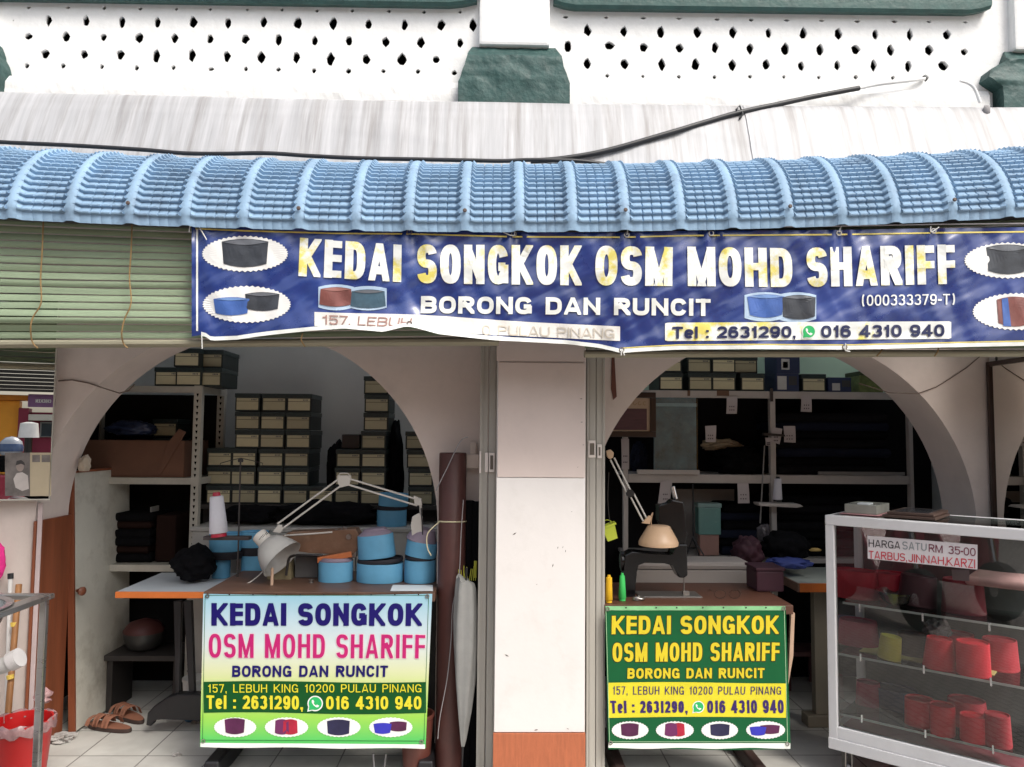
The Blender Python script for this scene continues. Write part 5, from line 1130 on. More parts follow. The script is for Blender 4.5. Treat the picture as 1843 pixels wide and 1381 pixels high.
# desk lamp with beige shade
dl2 = thing('desk_lamp', 'desk lamp with wide beige shade over the black sewing machine', 'lamp', P(1100, 815, 3.6))
Yl = 3.56
beige = mat('beige_enamel', (.56, .38, .24), .4, .06, 10, dirt=(.3, .18, .1), damt=.25, dscale=14)
mb = MB(); mb.pxprism([(1091, 812), (1099, 809), (1105, 815), (1104, 824), (1097, 827), (1093, 822)], Yl-.01, .02, .004); mb.build('base_joint', beige, dl2)
mb = MB(); bars(mb, (1102, 826), (1131, 884), Yl, .010, .004); bars(mb, (1137, 890), (1162, 938), Yl, .010, .004); mb.build('arm', lampw, dl2)
mb = MB(); mb.lathe([(.018, 0), (.018, .02)], P(1134, 888, Yl)-Vector((0, .01, 0)), (0, 1, 0), 16); mb.build('spring_collar', blackp, dl2)
mb = MB(); mb.pxprism([(1155, 942), (1168, 928), (1173, 930), (1170, 944)], Yl-.008, .016, .003); mb.tube(smoothpath([P(x, y, Yl) for x, y in ((1166, 938), (1172, 928), (1175, 923), (1172, 938), (1173, 950))], 4), .002, 6); mb.build('head_joint', beige, dl2)
k = Yl/FPX; c = P(1185, 981, Yl)
mb = MB(); mb.lathe([(35*k, 0), (35.5*k, 5*k), (33*k, 11*k), (20*k, 33*k), (17*k, 34.5*k), (2*k, 35*k), (2*k, 34*k), (16.5*k, 33*k), (19*k, 31.5*k), (32*k, 9*k), (34*k, .5*k)], c, (.02, -.02, 1), 36, False); mb.build('shade', beige, dl2, smooth=40)
# spools, basket, glasses
cone('yellow thread cone on the table edge beside the metal track', 1096, 1040, 1088, 3.46, 5.5, 6.5, mat('yellow_thread', (.72, .42, .01), .7, .08, 80, stretch=(1, 1, 6)), z=z2s+.001, grp='coloured thread cones by the green sign')
cone('green thread cone between the yellow cone and the black sewing machine', 1120, 1035, 1083, 3.5, 4.5, 7, mat('green_thread', (.04, .48, .10), .7, .08, 80, stretch=(1, 1, 6)), z=z2s+.001, grp='coloured thread cones by the green sign')
bs = thing('basket', 'small lime green plastic basket hanging beside the metal track', 'basket', P(1102, 970, 3.52)); k = 3.52/FPX
lime = mat('lime_plastic', (.48, .55, .05), .4, .08, 10)
T = Matrix.Translation(P(1102, 971, 3.52)) @ Matrix.Rotation(-.35, 4, 'Y')
def sq(h, z): return [Vector((sx*h, sy*h*.8, z)) for sx, sy in ((-1, -1), (1, -1), (1, 1), (-1, 1))]
mb = MB(T); mb.loft([sq(9*k, 0), sq(12*k, 24*k), sq(15*k, 24.5*k), sq(15*k, 28*k), sq(11.5*k, 28*k), sq(8.5*k, 2*k)], True); mb.build('tub', lime, bs)
mb = MB(T); mb.tube([(9*k*math.cos(a), 0, 28*k+8*k*math.sin(a)) for a in [math.pi*i/10 for i in range(11)]], .0018, 6); mb.build('handle', lime, bs)
mb = MB(); mb.tube(smoothpath([P(x, y, 3.5) for x, y in ((1096, 850), (1094, 900), (1098, 945))], 4), .0015, 5); mb.build('hanging_string', mat('dark_string', (.05, .045, .04), .8), bs)
eg = thing('eyeglasses', 'thin framed eyeglasses resting on the table behind the green sign', 'eyeglasses', PZ(1312, 1080, z2s))
k = 3.55/FPX
for cx in (1296, 1322):
    c = P(cx, 1066, 3.55); c.z = z2s+.021; mb = MB(); mb.tube([(c.x+.026*math.cos(a), 3.55+.01*math.sin(a)*0, c.z+.019*math.sin(a)) for a in [2*math.pi*i/20 for i in range(21)]], .0015, 6, False); mb.build('lens_rim', mat('dark_wire_frame', (.08, .06, .05), .3, metal=.6), eg)
a, b = P(1285, 1066, 3.55), P(1333, 1066, 3.55)
for x, s in ((a.x-.002, -1), (b.x+.002, 1)):
    mb = MB(); mb.tube([(x, 3.55, z2s+.03), (x+.004*s, 3.6, z2s+.032), (x-.004*s, 3.66, z2s+.01)], .0014, 6); mb.build('temple_arm', MATS['dark_wire_frame'], eg)
mb = MB(); mb.blob((P(1150, 1070, 3.5).x, 3.5, z2s+.01), .03, .012, .012, .5, 4, 44, 2); tag(mb.build('bobbin_case', mat('machine_steel', (.3, .28, .26)), smooth=50), 'small steel bobbin case lying before the black sewing machine', 'bobbin case')
bx = thing('fabric_box', 'dark maroon box on the table corner behind the green sign', 'box', P(1395, 1085, 3.7))
mb = MB(); a, b = P(1362, 1060, 3.7), P(1412, 1084, 3.7); mb.box(a.x, b.x, 3.7, 3.86, z2s+.001, z2s+.10, .01); mb.build('body', mat('maroon_fabric', (.045, .010, .020), .7, .2, 10), bx)
mb = MB(); mb.box(a.x-.004, b.x+.004, 3.695, 3.865, z2s+.101, z2s+.115, .004); mb.build('lid', mat('maroon_fabric', (.045, .010, .020)), bx)

# back shelving with glass doors
whs = mat('white_shelf_paint', (.50, .46, .43), .5, .06, 5, dirt=(.28, .25, .22), damt=.5, dscale=4)
Ys = 4.46
ws = thing('shelving_unit', 'white open shelving unit with paper tags at the back of the right bay', 'shelf unit', (P(1390, 860, Ys).x, Ys, 0))
xl, xm, xr = P(1126, 860, Ys).x, P(1392, 860, Ys).x, P(1641, 860, Ys).x
zA, zB = P(1390, 711, Ys).z, P(1390, 863, Ys).z; k = Ys/FPX
zC, zD = P(1250, 1009, Ys).z, .12
for z, h, y in ((zA, 6.5*k, 0), (zB, 7.5*k, 0), (zC, 4*k, 0)):
    mb = MB(); mb.box(xl+.016, xm-.016, Ys, Ys+.02, z-h, z+h, .002); mb.box(xm+.016, xr-.012, Ys, Ys+.02, z-h, z+h, .002); mb.build('shelf_front', whs, ws)
    mb = MB(); mb.box(xl+.02, xr-.02, Ys+.0205, Ys+.40, z+h-.018, z+h-.001, .001); mb.build('shelf_board', whs, ws)
for x, w_, zt_ in ((xl, .014, zA-.02), (xm, .0155, zA+.02), (xr, .011, zA-.03)):
    mb = MB(); mb.box(x-w_, x+w_, Ys-.004, Ys+.035, 0, zt_, .002); mb.build('upright', whs, ws)
mb = MB(); mb.box(xl-.25, 2.79, Ys+.405, Ys+.42, 0, zA, .001); mb.build('back_panel', mat('shade_back_panel', (.012, .011, .012), .9, spec=.1), ws)  # near-black panel, widened past the uprights to stand in for shade
mb = MB(); mb.box(P(1376, 0, Ys).x, P(1381, 0, Ys).x, Ys-.01, Ys-.001, P(0+1380, 723, Ys).z, P(1380, 699, Ys).z, .001); mb.build('hinge_strip', mat('dark_hinge', (.04, .03, .03), .4), ws)
for px in (1241, 1301):
    mb = MB(); a, b = P(px-4 if px == 1241 else px-11, 703, Ys), P(px+1 if px == 1241 else px+11, 713, Ys); mb.box(a.x, b.x, Ys-.004, Ys-.0005, b.z, a.z, .0005); mb.build('tape_patch', mat('brown_tape', (.15, .08, .05), .4), ws)
# paper tags
pap = mat('pinkish_paper', (.50, .45, .45), .7, .05, 8)
def papertag(label, pts, Y, marks=2):
    t = thing('paper_tag', label, 'paper tag', P(pts[3][0], pts[3][1], Y), 'paper tags on the white shelving')
    mb = MB(); n = 6
    q = [P(x, y, Y) for x, y in pts]
    mb.grid(lambda u, v: (q[0]*(1-u)+q[1]*u)*(1-v)+(q[3]*(1-u)+q[2]*u)*v+Vector((0, -.004*math.sin(v*3), 0)), 3, n); mb.build('sheet', pap, t)
    mb = MB(); (x0, y0), (x1, y1) = pts[0], pts[2]
    for r in range(marks):
        for c_ in range(3):
            x = x0+(x1-x0)*(.25+.2*c_); y = y0+(y1-y0)*(.55+.2*r); mb.face([P(x, y, Y-.006), P(x+2.2, y-.4, Y-.006), P(x+1.8, y+2.4, Y-.006), P(x+.2, y+1.8, Y-.006)])
    mb.build('scribble', mat('ink_grey', (.10, .08, .09), .6), t)
for lab, pts in (('pale tag hanging from the top shelf rail left of the middle upright', [(1308, 714), (1327, 714), (1326, 745), (1307, 745)]), ('pale tag hanging from the top shelf rail beneath the blue cartons', [(1442, 712), (1460, 712), (1461, 742), (1441, 741)]), ('faint tag pinned inside the shelving above the beige cloth', [(1269, 767), (1289, 766), (1288, 796), (1270, 796)]), ('largest pinkish tag right of the middle upright', [(1410, 767), (1431, 767), (1432, 797), (1411, 796)]), ('crooked pinkish tag half behind the dark bracket', [(1389, 769), (1408, 772), (1403, 800), (1388, 795)]), ('narrow tag stuck on the middle upright under the dark bracket', [(1377, 788), (1389, 788), (1388, 803), (1378, 802)]), ('grey tag hanging from the second shelf above the black motor', [(1189, 866), (1210, 865), (1205, 908), (1184, 906)]), ('grey tag hanging from the second shelf near the middle upright', [(1327, 870), (1347, 870), (1349, 906), (1328, 906)]), ('small marked tag on the left upright below the framed certificate', [(1118, 790), (1132, 790), (1132, 845), (1119, 845)])):
    papertag(lab, pts, Ys-.012)
mb = MB(); mb.pxprism([(1374, 779), (1412, 782), (1414, 786), (1374, 784)], Ys-.03, .025, .001); tag(mb.build('bracket', blackp), 'dark little bracket across the middle upright of the white shelving', 'bracket')
# bracket shelf and white cone
br_ = thing('wall_bracket', 'white punched bracket arm holding a white thread cone', 'bracket', P(1410, 908, Ys-.05))
mb = MB(); mb.pxprism([(1366, 906), (1440, 908), (1446, 912), (1434, 914), (1368, 911)], Ys-.12, .1, .001); mb.build('arm', whs, br_)
cone('white thread cone on the punched bracket of the shelving', 1399, 858, 903, Ys-.07, 6, 8.5, MATS['white_thread'], blackp, .04, grp='cones of sewing thread')
mb = MB(); mb.tube([P(1376, 802, Ys-.04), P(1368, 942, Ys-.06)], .004, 6); tag(mb.build('hanging_rod', mat('grey_rod', (.25, .24, .23), .4)), 'thin grey rod hanging along the middle upright', 'rod')
mb = MB(); c = P(1375, 962, Ys-.08); mb.blob(c, .04, .04, .06, .5, 3, 50, 3); tag(mb.build('clear_bag', mat('cloudy_plastic', (.12, .11, .12), .2, .4, 20), smooth=60), 'cloudy crumpled plastic bag hanging from the grey rod', 'bag')
# cartons on the top shelf
zc_ = zA+6.5*k+.0005; rg2 = 'hat boxes on the white shelving top'
for x, y, lv, lab in ((1208, 0, 0, 'hat box at the left end of the white shelving, lower row'), (1206, 0, 1, 'hat box cut by the arch curve, upper row of the white shelving'), (1261, 0, 0, 'second hat box in the lower row on the white shelving'), (1259, 0, 1, 'cream hat box second in the upper row on the white shelving'), (1303, 0, 0, 'third hat box in the lower row, faintly green, on the white shelving'), (1303, 0, 1, 'brightest cream hat box in the upper row on the white shelving'), (1355, 0, 0, 'hat box beside the tall blue cartons'), (1465, 0, 0, 'hat box standing alone between blue cartons')):
    hatbox(x, 688, Ys+.01+.004*math.sin(x), lab, rg2, drop=zc_+lv*BH)
hatbox(1342, 650, Ys+.05, 'greenish end box of the upper row on the white shelving', rg2, drop=zc_+BH)
bcm = mat('blue_carton_print', (.022, .035, .095), .5, .25, 12); wlab = mat('white_sticker', (.55, .55, .54), .6)
def bcart(label, px0, px1, h, z, Y, d, art):
    a, b = P(px0, 680, Y).x, P(px1, 680, Y).x; t = thing('blue_carton', label, 'carton', ((a+b)/2, Y, z), 'blue cartons on the white shelving')
    mb = MB(); mb.box(a, b, Y, Y+d, z, z+h, .003); mb.build('body', bcm, t)
    for fx0, fx1, f0, f1, m_ in art:
        mb = MB(); mb.face([(a+(b-a)*fx0, Y-.0015, z+h*f0), (a+(b-a)*fx1, Y-.0015, z+h*f0), (a+(b-a)*fx1, Y-.0015, z+h*f1), (a+(b-a)*fx0, Y-.0015, z+h*f1)]); mb.build('label', m_, t)
gcart = mat('dark_grey_print', (.05, .05, .055), .6)
bcart('lower blue carton with white sticker, under the taller one', 1397, 1438, .105, zc_, Ys, .2, ((.05, .45, .1, .85, wlab), (.55, .9, .35, .85, gcart)))
bcart('upper blue carton with a little picture on its face', 1398, 1440, .115, zc_+.1055, Ys+.005, .2, ((.2, .55, .2, .75, wlab), (.27, .48, .28, .6, gcart)))
bcart('small blue carton at the end of the row on the white shelving', 1491, 1532, .085, zc_, Ys, .18, ((.15, .5, .1, .6, wlab), (.58, .95, .35, .8, gcart)))
tk = thing('printed_tin', 'yellowish green printed tin at the far end of the white shelving', 'tin', (P(1572, 690, Ys).x, Ys, zc_))
a = P(1550, 690, Ys).x
mb = MB(); mb.box(a, a+.14, Ys+.02, Ys+.2, zc_, zc_+.10, .004); mb.build('body', mat('olive_tin', (.16, .20, .06), .5, .4, 20), tk)
mb = MB(); mb.box(a-.003, a+.143, Ys+.017, Ys+.203, zc_+.1005, zc_+.125, .004); mb.build('lid', mat('dark_olive', (.05, .07, .025), .5, .3, 20), tk)
# framed certificate
fr = thing('framed_certificate', 'dark wooden framed certificate with maroon print at the right arch', 'picture', P(1143, 787, 4.3))
Yf = 4.3; fx0, fx1, fz0, fz1 = P(1088, 750, Yf).x, P(1181, 750, Yf).x, P(1140, 787, Yf).z, P(1140, 706, Yf).z; b_ = .032
mb = MB(); mb.box(fx0, fx1, Yf, Yf+.03, fz0, fz0+b_, .004); mb.box(fx0, fx1, Yf, Yf+.03, fz1-b_, fz1, .004); mb.box(fx0, fx0+b_, Yf+.001, Yf+.029, fz0+b_, fz1-b_, .002); mb.box(fx1-b_, fx1, Yf+.001, Yf+.029, fz0+b_, fz1-b_, .002); mb.build('frame', mat('dark_frame_wood', (.025, .012, .01), .3, .2, 6), fr)
mb = MB(); mb.box(fx0+b_+.0005, fx1-b_-.0005, Yf+.015, Yf+.02, fz0+b_+.0005, fz1-b_-.0005); mb.build('mount', mat('beige_mount', (.50, .36, .25), .7, .06, 5), fr)
mb = MB(); mb.face([(fx0+b_+.012, Yf+.013, fz0+b_+.008), (fx1-b_-.018, Yf+.013, fz0+b_+.008), (fx1-b_-.018, Yf+.013, fz1-b_-.06), (fx0+b_+.012, Yf+.013, fz1-b_-.06)]); mb.build('print', mat('maroon_print', (.10, .04, .045), .6, .2, 10, stretch=(1, 1, 8)), fr)
mb = MB()
for kx in (0, .028, .056): 
    c = Vector((fx1-b_-.03-kx, Yf+.0135, fz1-b_-.03)); mb.tube([c+Vector((.009*math.cos(a), 0, .009*math.sin(a))) for a in [.8+kx*20+i*.45 for i in range(11)]], .0014, 4)
mb.build('scroll_mark', mat('ochre_ink', (.3, .18, .05), .6), fr)
mb = MB(); mb.box(fx0+.05, fx1-.05, Yf+.0305, Ys-.005, (fz0+fz1)/2-.02, (fz0+fz1)/2+.02, .002); mb.build('hanger', blackp, fr)
# glass front on the shelf, its blue street reflection painted on a card behind
gp = thing('glass_case', 'glass case on the second shelf with a street reflection painted on blue card', 'glass case', P(1220, 855, 4.42))
gx0, gx1, gz0, gz1 = P(1182, 800, 4.40).x, P(1260, 800, 4.40).x, zB+7.5*k+.001, P(1220, 714, 4.40).z
mb = MB(); mb.box(gx0, gx1, Ys+.02, Ys+.026, gz0, gz1, .001); mb.build('reflection_backing', mat('reflection_blue', (.13, .26, .34), .35, .45, 9, dirt=(.38, .52, .58), damt=.5, dscale=12, spec=.8), gp)
mb = MB(); mb.box(gx0, gx1, Ys+.012, Ys+.0185, gz1-.055, gz1-.035, .001); mb.build('reflection_strip', mat('reflection_pale_blue', (.5, .66, .72), .4, .1, 8), gp)
mb = MB(); mb.box(gx0-.002, gx1+.002, Ys-.006, Ys-.002, gz0, gz1-.01, .0005); mb.build('glass', glass_mat('shiny_glass', (.85, .93, .96), 1.5), gp)
mb = MB(); a = P(1147, 851, Ys-.03); mb.box(a.x, gx1+.005, Ys-.03, Ys-.012, P(1200, 854, Ys-.03).z, P(1200, 846, Ys-.03).z, .001); mb.build('base_rail', whs, gp)
# dark stock on the shelves
char = mat('charcoal_cloth', (.010, .0095, .011), .95, .3, 8, spec=.1); nvc = mat('navy_cloth', (.012, .015, .03), .9, .2, 10, spec=.15)
for n_, (px, py, Y, a, b, c_, m_, lab) in enumerate(((1330, 832, 4.62, .15, .12, .09, black, 'black cloth heap on the second shelf left of the middle upright'), (1298, 802, 4.70, .12, .06, .04, mat('beige_cloth', (.40, .32, .22), .8, .1, 10), 'beige folded cloth behind the black heap on the shelving'), (1150, 826, 4.62, .05, .08, .10, nvc, 'navy cloth bundle beside the blue tinted glass case'))):
    c = P(px, py, Y); mb = MB(); mb.blob(c, a, b, c_, .35, 2.6, n_+61); tag(mb.build('cloth_heap', m_, smooth=70), lab, 'cloth heap')
zB_, zC_ = zB+7.5*k+.001, zC+4*k+.001
foldstack('dark folded stock added for the black depth of the second shelf, right half', xm+.03, xr-.10, Ys+.06, Ys+.38, zB_, .052, 7, (char, black, nvc))  # added black cloth stands in for the dark void on this shelf
foldstack('black folded stock on the third level beyond the bracket arm', xm+.05, xr-.06, Ys+.08, Ys+.38, zC_, .05, 7, (black, char))
foldstack('dark folded stock hanging back under the second shelf by the teal tub', P(1305, 900, Ys).x, xm-.03, Ys+.10, Ys+.38, zC_, .05, 6, (nvc, black))
a, b = P(1473, 849, Ys+.02), P(1629, 856, Ys+.02); mb = MB(); mb.box(a.x, b.x, Ys+.02, Ys+.03, b.z, a.z, .001); tag(mb.build('aluminium_strip', mat('dull_strip', (.25, .24, .23), .4)), 'long pale strip lying along the second shelf', 'strip')
# tripod, teal tub, machine case
tp = thing('tripod', 'slim black tripod stand in front of the pale board', 'tripod', (P(1248, 1003, 4.36).x, 4.36, zC))
mb = MB(); mb.tube([P(1247, 872, 4.36), P(1248, 965, 4.36)], .005, 8); mb.build('pole', blackp, tp)
for dx, dy in ((-13, 0), (10, .05), (19, -.05)):
    mb = MB(); mb.tube([P(1247, 968, 4.36), P(1248+dx, 1000, 4.36+dy)], .004, 6); mb.build('leg', blackp, tp)
mb = MB(); a, b = P(1216, 880, Ys+.38), P(1322, 1004, Ys+.38); mb.box(a.x, b.x, Ys+.37, Ys+.385, zC+.02, a.z, .002); tag(mb.build('pale_board', mat('pale_board', (.34, .31, .29), .6, .1, 5)), 'pale board standing at the back of the shelving behind the tripod', 'board')
tt = thing('plastic_tub', 'clear teal plastic tub standing behind the tripod', 'tub', P(1277, 965, 4.5))
a, b = P(1257, 906, 4.5), P(1298, 963, 4.5)
mb = MB(); mb.box(a.x, b.x, 4.5, 4.58, b.z, a.z-.025, .006); mb.build('body', mat('teal_plastic', (.14, .30, .28), .25, .1, 8), tt)
mb = MB(); mb.box(a.x-.004, b.x+.004, 4.495, 4.585, a.z-.0245, a.z, .004); mb.build('lid', mat('pale_teal', (.22, .36, .35), .3), tt)
mb = MB(); mb.box(a.x+.01, b.x-.01, 4.51, 4.57, zC+.02, b.z-.001, .004); tag(mb.build('small_carton', mat('salmon_card', (.34, .19, .16), .6)), 'salmon coloured small carton under the teal tub', 'carton')
mc = thing('machine_case', 'long pale grey case with rounded top behind the black sewing machine', 'case', (P(1245, 1058, 4.0).x, 4.0, .55))
a, b = P(1143, 1026, 4.0), P(1345, 1058, 4.0)
mb = MB(); mb.box(a.x, b.x, 4.0, 4.2, b.z-.02, a.z, .004); mb.build('base', mat('warm_grey_case', (.40, .36, .33), .5, .06, 5), mc)
mb = MB(); p = P(1345, 1012, 4.0); mb.box(a.x, b.x+.02, 3.995, 4.205, a.z+.001, p.z, .02); mb.build('rounded_lid', mat('warm_grey_case', (.40, .36, .33)), mc)
mb = MB(); mb.box(a.x+.01, b.x-.01, 4.02, 4.18, 0, b.z-.021, .004); o = mb.build('dark_stand', blackp, mc)
mb = MB(); c = P(1345, 985, 4.25); c.z = c.z-.03; mb.blob(c, .08, .09, .09, .3, 2.4, 71); tag(mb.build('maroon_bundle', mat('maroon_fabric', (.045, .010, .020)), smooth=70), 'dark maroon cloth bundle beside the hanging plastic bag', 'bundle')
# second table with orange edge
t2 = thing('table', 'pale topped table with orange edge beside the glass display case', 'table', P(1465, 1060, 3.95))
zz = P(1438, 1050, 3.95).z; x0 = P(1438, 1050, 3.95).x
mb = MB(); mb.box(x0, x0+.75, 3.951, 4.43, zz-.03, zz, .002); mb.build('top', mat('pale_green_laminate', (.40, .44, .40), .4, .06, 5), t2)
mb = MB(); mb.box(x0, x0+.75, 3.938, 3.9505, zz-.043, zz+.001, .003); mb.build('orange_edge', orange, t2)
mb = MB(); mb.box(x0-.012, x0-.0005, 3.938, 4.43, zz-.043, zz+.001, .003); mb.build('side_edge', mat('dull_brown_edge', (.17, .10, .07), .5), t2)
mb = MB(); a, b = P(1465, 1075, 4.05), P(1491, 1250, 4.05); mb.box(a.x, b.x, 4.05, 4.10, .06, zz-.031, .004); mb.build('leg', mat('khaki_leg', (.24, .21, .16), .6, .08, 6), t2)
mb = MB(); mb.box(a.x-.05, b.x+.3, 4.03, 4.12, 0, .0595, .006); mb.build('foot', mat('khaki_leg', (.24, .21, .16)), t2)
for n_, (px, py, Y, a, b, c_, m_, lab) in enumerate(((1415, 985, 4.28, .13, .1, .085, black, 'black bag on the orange edged table near the hanging rod'), (1420, 1014, 4.15, .12, .08, .03, mat('blue_cloth', (.03, .05, .22), .7, .2, 10), 'folded blue cloth under the black bag on the orange edged table'), (1468, 990, 4.1, .03, .012, .01, mat('mustard_cloth', (.38, .26, .08), .7), 'strip of mustard cloth showing on the black bag'))):
    c = P(px, py, Y); c.z = max(c.z, zz+c_*.76); mb = MB(); mb.blob(c, a, b, c_, .25, 2.4, n_+81); tag(mb.build('cloth_bundle', m_, smooth=70), lab, 'bundle')
sb = thing('footstool', 'small dark stool on the shaded floor behind the green sign', 'stool', PZ(1435, 1215, 0))
c = PZ(1440, 1235, 0); mb = MB(); mb.box(c.x-.12, c.x+.12, c.y-.1, c.y+.1, .2, .23, .006); mb.build('seat', mat('dark_pink_seat', (.14, .06, .06), .6), sb)
for dx, dy in ((-.1, -.08), (.1, -.08), (-.1, .08), (.1, .08)):
    mb = MB(); mb.box(c.x+dx-.012, c.x+dx+.012, c.y+dy-.012, c.y+dy+.012, 0, .199, .002); mb.build('leg', mat('dark_pink_seat', (.14, .06, .06)), sb)

# ---------------- glass display case (stands turned to the street)
ang = R(42); ex = Vector((math.cos(ang), -math.sin(ang), 0)); ey = Vector((math.sin(ang), math.cos(ang), 0)); ez = Vector((0, 0, 1))
LB = P(1492, 1346, 3.47); T = Matrix((ex, ey, ez)).transposed().to_4x4(); T.translation = LB
HC = P(1489, 927, 3.47).z-LB.z; WC, DC = .80, .44
dc = thing('display_case', 'white framed glass display case on castors holding red hats', 'display case', (LB.x, LB.y, 0))
alw = mat('white_aluminium', (.60, .60, .62), .38, .04, 8, .03, 30, dirt=(.42, .41, .42), damt=.3, dscale=5); pw_ = .037; zb_ = .085
for x, y in ((0, 0), (WC-pw_, 0), (0, DC-pw_), (WC-pw_, DC-pw_)):
    mb = MB(T); mb.box(x, x+pw_, y, y+pw_, 0, HC-.044, .003); mb.build('corner_post', alw, dc)
for y in (0, DC-pw_):
    mb = MB(T); mb.box(0, WC, y-.001, y+pw_, HC-.0435, HC, .004); mb.build('top_rail', alw, dc)
    mb = MB(T); mb.box(pw_+.0005, WC-pw_-.0005, y+.003, y+pw_, .048, zb_+.012, .003); mb.box(pw_*0-.002, WC+.002, y-.004, y+pw_+.002, -.001, .0475, .004) if y == 0 else mb.box(0, WC, y, y+pw_+.002, -.001, .0475, .004); mb.build('bottom_rail', alw, dc)
for x in (0, WC-pw_):
    mb = MB(T); mb.box(x+.002, x+pw_-.002, pw_+.0005, DC-pw_-.0005, HC-.042, HC-.001, .003); mb.build('side_rail', alw, dc)
    mb = MB(T); mb.box(x+.002, x+pw_-.002, pw_+.003, DC-pw_-.0005, .001, zb_, .003); mb.build('side_rail', alw, dc)
cg = glass_mat('case_glass', (.96, .98, .97), 1.9)
mb = MB(T); mb.face([(pw_, .018, zb_+.012), (WC-pw_, .018, zb_+.012), (WC-pw_, .018, HC-.044), (pw_, .018, HC-.044)]); mb.build('front_glass', cg, dc)
mb = MB(T); mb.face([(.018, pw_, zb_), (.018, DC-pw_, zb_), (.018, DC-pw_, HC-.044), (.018, pw_, HC-.044)]); mb.build('side_glass', cg, dc)
mb = MB(T); mb.box(pw_*.5, WC-pw_*.5, pw_+.001, DC-pw_-.001, HC-.006, HC-.001, .001); mb.build('top_glass', glass_mat('top_glass_mat', (.75, .80, .78), 1.5), dc)
mb = MB(T); mb.box(pw_+.001, WC-pw_-.001, DC-.02, DC-.014, zb_, HC-.045); mb.build('back_panel', mat('grey_back_sheet', (.05, .058, .056), .5, .3, 4), dc)
mb = MB(T); mb.box(pw_*.6, WC-pw_*.6, .02, DC-.021, zb_-.03, zb_-.002, .001); mb.build('floor_panel', mat('dusky_pink_cloth', (.30, .05, .075), .8, .15, 8), dc)
shz = []
for yy in (1083, 1168, 1272): shz.append(1.5-(yy-781)/FPX*3.47-LB.z)
shg = glass_mat('shelf_glass', (.86, .93, .90), 1.5)
for i, z in enumerate(shz):
    mb = MB(T); mb.box(pw_+.002, WC-pw_-.002, .03 if i else .10, DC-.03, z, z+.005); sh_ = mb.build('glass_shelf', shg, dc)
    mb = MB(T); mb.box(pw_+.002, WC-pw_-.002, .027 if i else .097, .0296 if i else .0996, z-.002, z+.007); mb.build('polished_edge', mat('glass_edge', (.42, .47, .45), .3), sh_)
    for xq in (.13, .38, .62):
        mb = MB(T); mb.box(xq, xq+.008, .022, .026, z-.012, z+.022, .001); mb.build('shelf_clip', mat('chrome', (.6, .6, .62)), sh_)
castor_m = mat('machine_steel', (.3, .28, .26))
for x, y in ((.06, .05), (WC-.06, .05), (.06, DC-.05), (WC-.06, DC-.05)):
    c = T @ Vector((x, y, 0)); zf = c.z
    mb = MB(); mb.box(c.x-.022, c.x+.022, c.y-.022, c.y+.022, zf-.008, zf-.001, .001); mb.hexa([(c.x-.016, c.y-.016, .03), (c.x-.012, c.y-.016, .03), (c.x-.012, c.y+.016, .03), (c.x-.016, c.y+.016, .03), (c.x-.016, c.y-.02, zf-.0085), (c.x-.012, c.y-.02, zf-.0085), (c.x-.012, c.y+.02, zf-.0085), (c.x-.016, c.y+.02, zf-.0085)]); mb.box(c.x+.012, c.x+.016, c.y-.018, c.y+.018, .03, zf-.0085); o = mb.build('castor_fork', castor_m, dc)
    mb = MB(); mb.lathe([(.018, 0), (.027, .003), (.027, .019), (.018, .022)], (c.x-.011, c.y, .0275), (1, 0, 0), 20); mb.build('castor_wheel', mat('grey_rubber', (.38, .38, .39), .35), o, smooth=40)
# price card on the glass
n3 = -ey; p0 = T @ Vector((0, .018, 0))
SC = lambda px, py, d=0: PP(px, py, p0+n3*(d+.0015), n3)
def z8(x, y): return (1460+x/4.812, 880+y/4.812)
pc = thing('price_card', 'white stencilled price card stuck on the display case glass', 'sign', SC(*z8(960, 660)))
mb = MB(); q = [z8(487, 405), z8(1440, 485), z8(1440, 700), z8(490, 605)]; A_ = [SC(x, y, .0005) for x, y in q]; mb.grid(lambda u, v: (A_[0]*(1-u)+A_[1]*u)*(1-v)+(A_[3]*(1-u)+A_[2]*u)*v, 4, 2); mb.build('card', mat('white_card', (.62, .58, .60), .5, .04, 6), pc)
ink1 = mat('ink_black', (.03, .025, .03), .5); ink2 = mat('ink_light_grey', (.22, .25, .26), .5); ink3 = mat('ink_maroon', (.16, .025, .05), .5); ink4 = mat('ink_red', (.50, .03, .05), .5)
for txt, q, m_ in (('HARGA', ((497, 437), (770, 458), (770, 522), (497, 503)), ink1), ('SATU', ((790, 455), (1000, 475), (1000, 538), (790, 524)), ink2), ('RM', ((1018, 478), (1138, 492), (1138, 558), (1018, 545)), ink3), ('35', ((1187, 493), (1290, 502), (1290, 572), (1187, 562)), ink3), ('-', ((1294, 503), (1316, 505), (1316, 575), (1294, 573)), ink3), ('00', ((1320, 506), (1424, 515), (1424, 585), (1320, 576)), ink3), ('TARBUS,', ((498, 535), (830, 562), (830, 630), (498, 603)), ink4), ('JINNAH,', ((840, 562), (1168, 592), (1168, 660), (840, 632)), ink4), ('KARZI', ((1172, 592), (1420, 612), (1420, 690), (1172, 664)), ink4)):
    w6(txt, *q, m_, .13, .0016, SC, pc, 0, .12, 'lettering', z8)
tgm = thing('paper_tag', 'small dim size tag behind the display case glass below the price card', 'paper tag', SC(*z8(1300, 770), -.02))
mb = MB(); mb.face([SC(x, y, -.02) for x, y in (z8(1215, 700), z8(1370, 705), z8(1370, 800), z8(1225, 790))]); mb.build('sheet', mat('grey_tag', (.20, .18, .18), .6), tgm)
